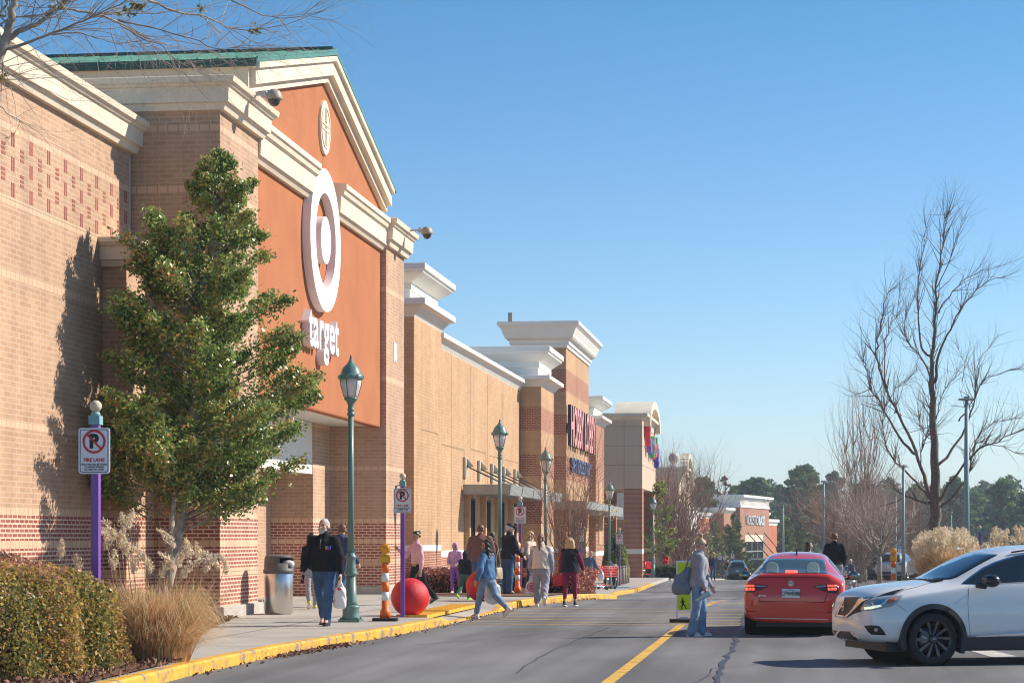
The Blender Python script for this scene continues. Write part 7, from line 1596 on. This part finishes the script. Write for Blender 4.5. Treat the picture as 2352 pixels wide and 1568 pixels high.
p13 = person('blonde person in black quilted vest with burgundy sleeves and leggings', 1309, 51.9, 1.66, -8, dict(hR=14,kR=6,hL=-8,kL=8,fL=-8,sR=14,sL=-4,aR=22,aL=14,eR=16,eL=12), lift=0, top=dict(m=quilt, loose=.045, sleeve_m=burgc, sleeve=.014, hem=-.06, name='quilted_vest', flare=.01), legs=dict(m=burgc, loose=.002, name='leggings', hem=.10, folds=.001), shoe=black_sh, sole=white_sh, hair='bob', hairm=h_blond, fem=True, g=1.2, vox=.013, bvox=.009)
handbag('bright red handbag carried by the person in the black quilted vest', p13['handL']+V3(-.06,0,-.10), .30, .26, .13, mat('leather_red', (.62,.02,.03), rough=.4), strap=.2)
p14 = person('stooping person in slate blue jacket behind the rounded burgundy hedge', 1350, 80, 1.55, -30, dict(lean=22,sR=22,sL=22,eR=30,eL=40,hp=-20), top=dict(m=slate, loose=.045, sleeve=.03, hem=-.06, hood_down=1), legs=dict(m=denim, loose=.02), shoe=black_sh, hair='short', hairm=h_grey, g=1.15, vox=.02)
carrier_bag('small white bag hanging from the arm of the stooping person in slate blue', p14['handR']+V3(.05,0,.08), .26, .40, .14)
p15 = person('white haired person in bright red jacket standing beyond the green box hedge', 1528.5, 140, 1.62, 170, dict(sR=35,sL=35,eR=75,eL=75,iR=.4,iL=.4,hp=-20), top=dict(m=redc, loose=.03, sleeve=.02, hem=-.04), legs=dict(m=blackc), shoe=black_sh, hair='bob', hairm=h_white, fem=True, g=1.1, vox=.024)
person('person in navy jacket with long blonde hair walking away far down the road', 1638, 128, 1.70, 4, dict(hR=8,hL=-12,kL=14,sR=8,sL=-8), top=dict(m=navyc, loose=.035, sleeve=.024), legs=dict(m=denim_m, loose=.012), shoe=black_sh, hair='longer', hairm=h_blond, fem=True, vox=.024, lift=0)
person('distant grey haired person in dark jacket and pale jeans near the far purple posts', 1672, 192, 1.78, 10, dict(hR=8,hL=-8,sR=10,sL=-6), top=dict(m=blackc, loose=.05, sleeve=.03, hem=-.05), legs=dict(m=denim_l, loose=.02), shoe=white_sh, hair='short', hairm=h_white, g=1.2, vox=.03, lift=0)
# the person crossing in front of the lime sign
p18 = person('person with bun, sunglasses and grey hooded top crossing the road in pale jeans', 1603, 36.5, 1.66, -86, dict(hR=-4,kR=8,fR=0,hL=12,kL=16,fL=4,sR=-2,sL=12,aR=6,aL=6,eR=22,eL=22,lean=4,hp=-8), lift=0, top=dict(m=greyc, loose=.038, sleeve=.026, hem=-.04, name='hoodie', hood_down=1, pocket=1, cuff=1, hem_band=1, folds=.007), legs=dict(m=denim_l, loose=.018, flare=.03, name='jeans', hem=-.01), shoe=white_sh, hair='bun_high', hairm=h_grey, fem=True, g=1.22, vox=.012, bvox=.008, belly=.4)
q = MB(); 
for s in (-1,1): eell(q, p18['hq'](s*.036,.096,.012), (.030,.010,.022), p18['HR'])
q.tube([p18['hq'](.066,.09,.018), p18['hq'](.082,.0,.016)], .004, 5); q.tube([p18['hq'](-.066,.09,.018), p18['hq'](-.082,.0,.016)], .004, 5); q.build('sunglasses', MATS['sunglass'], p18['o'])
q = MB(); ecap(q, p18['O']+p18['u']*.44+V3(-.02,.085,0), p18['O']+p18['u']*.22+V3(-.02,.175,0), .022, .02); q.build('neckline', mat('coral_shirt', (.75,.16,.13), rough=.8), p18['o'])
t_ = thing('tumbler', 'pale blue tumbler bottle held tilted by the person crossing the road', 'tumbler', tuple(p18['handR']+V3(0,-.03,-.02)))
q = MB(); Rt = Matrix.Rotation(rad(58), 4, 'Y'); q.lathe([(.030,-.20),(.033,-.10),(.034,-.09),(.045,-.07),(.047,.06),(.045,.065)], 20, 0, (0,0,0), M=Rt); q.build('body', mat('tumbler_blue', (.38,.55,.60), rough=.35), t_)
q = MB(); q.lathe([(.046,.065),(.044,.08),(.001,.082)], 20, 0, (0,0,0), M=Rt); q.build('lid', mat('clear_lid', (.55,.6,.65), rough=.15), t_); q = MB(); q.tube([Rt @ V3(-.045,0,.03), Rt @ V3(-.10,0,.02), Rt @ V3(-.10,0,-.07), Rt @ V3(-.045,0,-.07)], .01, 6); q.build('handle', blackp, t_)
t_ = thing('shoulder_bag', 'slouchy grey blue bag slung behind the person crossing the road', 'bag', tuple(p18['M'] @ V3(.08,-.27,.98)))
q = MB(); ecap(q, (-.10,0,-.10), (.06,0,-.13), (.14,.09), (.11,.09), x=(0,0,1)); ecap(q, (-.05,0,-.02), (.09,0,.18), (.13,.07), (.05,.05)); blob('bag', q, mat('bag_slate', (.17,.21,.25), rough=.6), t_, .012, 5, .006, 30)
q = MB(); q.tube([(.02,-.04,.12),(.10,-.08,.36),(.22,-.07,.46),(.27,-.04,.30)], .014, 6); q.build('strap', MATS['bag_slate'], t_)
person('dark haired person in pale grey top partly hidden by the red car roof', 1856, 60, 1.62, -60, dict(hy=-10), top=dict(m=greyc, loose=.02), legs=dict(m=denim), shoe=black_sh, hair='long', hairm=h_dark, fem=True, vox=.018, lift=0)
person('person in black hooded top and grey trousers walking away right of the red car', 1917, 57, 1.80, -4, dict(hR=8,hL=-8,kL=12,sR=4,sL=4,eR=30,eL=30,aR=14,aL=14,iR=.2,iL=.2), top=dict(m=blackc, loose=.03, sleeve=.022, hood_down=1, name='hoodie', hem=-.0, folds=.003), legs=dict(m=greyp, loose=.02), shoe=white_sh, hair='short', hairm=h_brown, g=1.08, vox=.015, lift=0)
person('grey haired person in blue shirt bending near the rocks on the planting island', 1961, 84, 1.35, 120, dict(lean=20), top=dict(m=slate, loose=.02), legs=dict(m=greyp), shoe=black_sh, hair='short', hairm=h_white, vox=.02, lift=.1)
t_ = thing('fire_hydrant', 'pale silver fire hydrant at the left tip of the planting island', 'hydrant', tuple(ground_at(1951, 78, .1))); q = MB(); q.lathe([(.16,0),(.16,.06),(.11,.08),(.11,.55),(.15,.57),(.15,.62),(.12,.66),(.10,.74),(.04,.78),(.03,.84),(.001,.85)], 16); q.build('barrel', silver, t_)
q = MB(); q.lathe([(.06,-.2),(.06,.2)], 12, 0, (0,0,.46), M=Matrix.Rotation(rad(90), 4, 'Y')); q.lathe([(.07,0),(.07,.2)], 12, 0, (0,0,.40), M=Matrix.Rotation(rad(90), 4, 'X')); q.build('outlets', silver, t_)
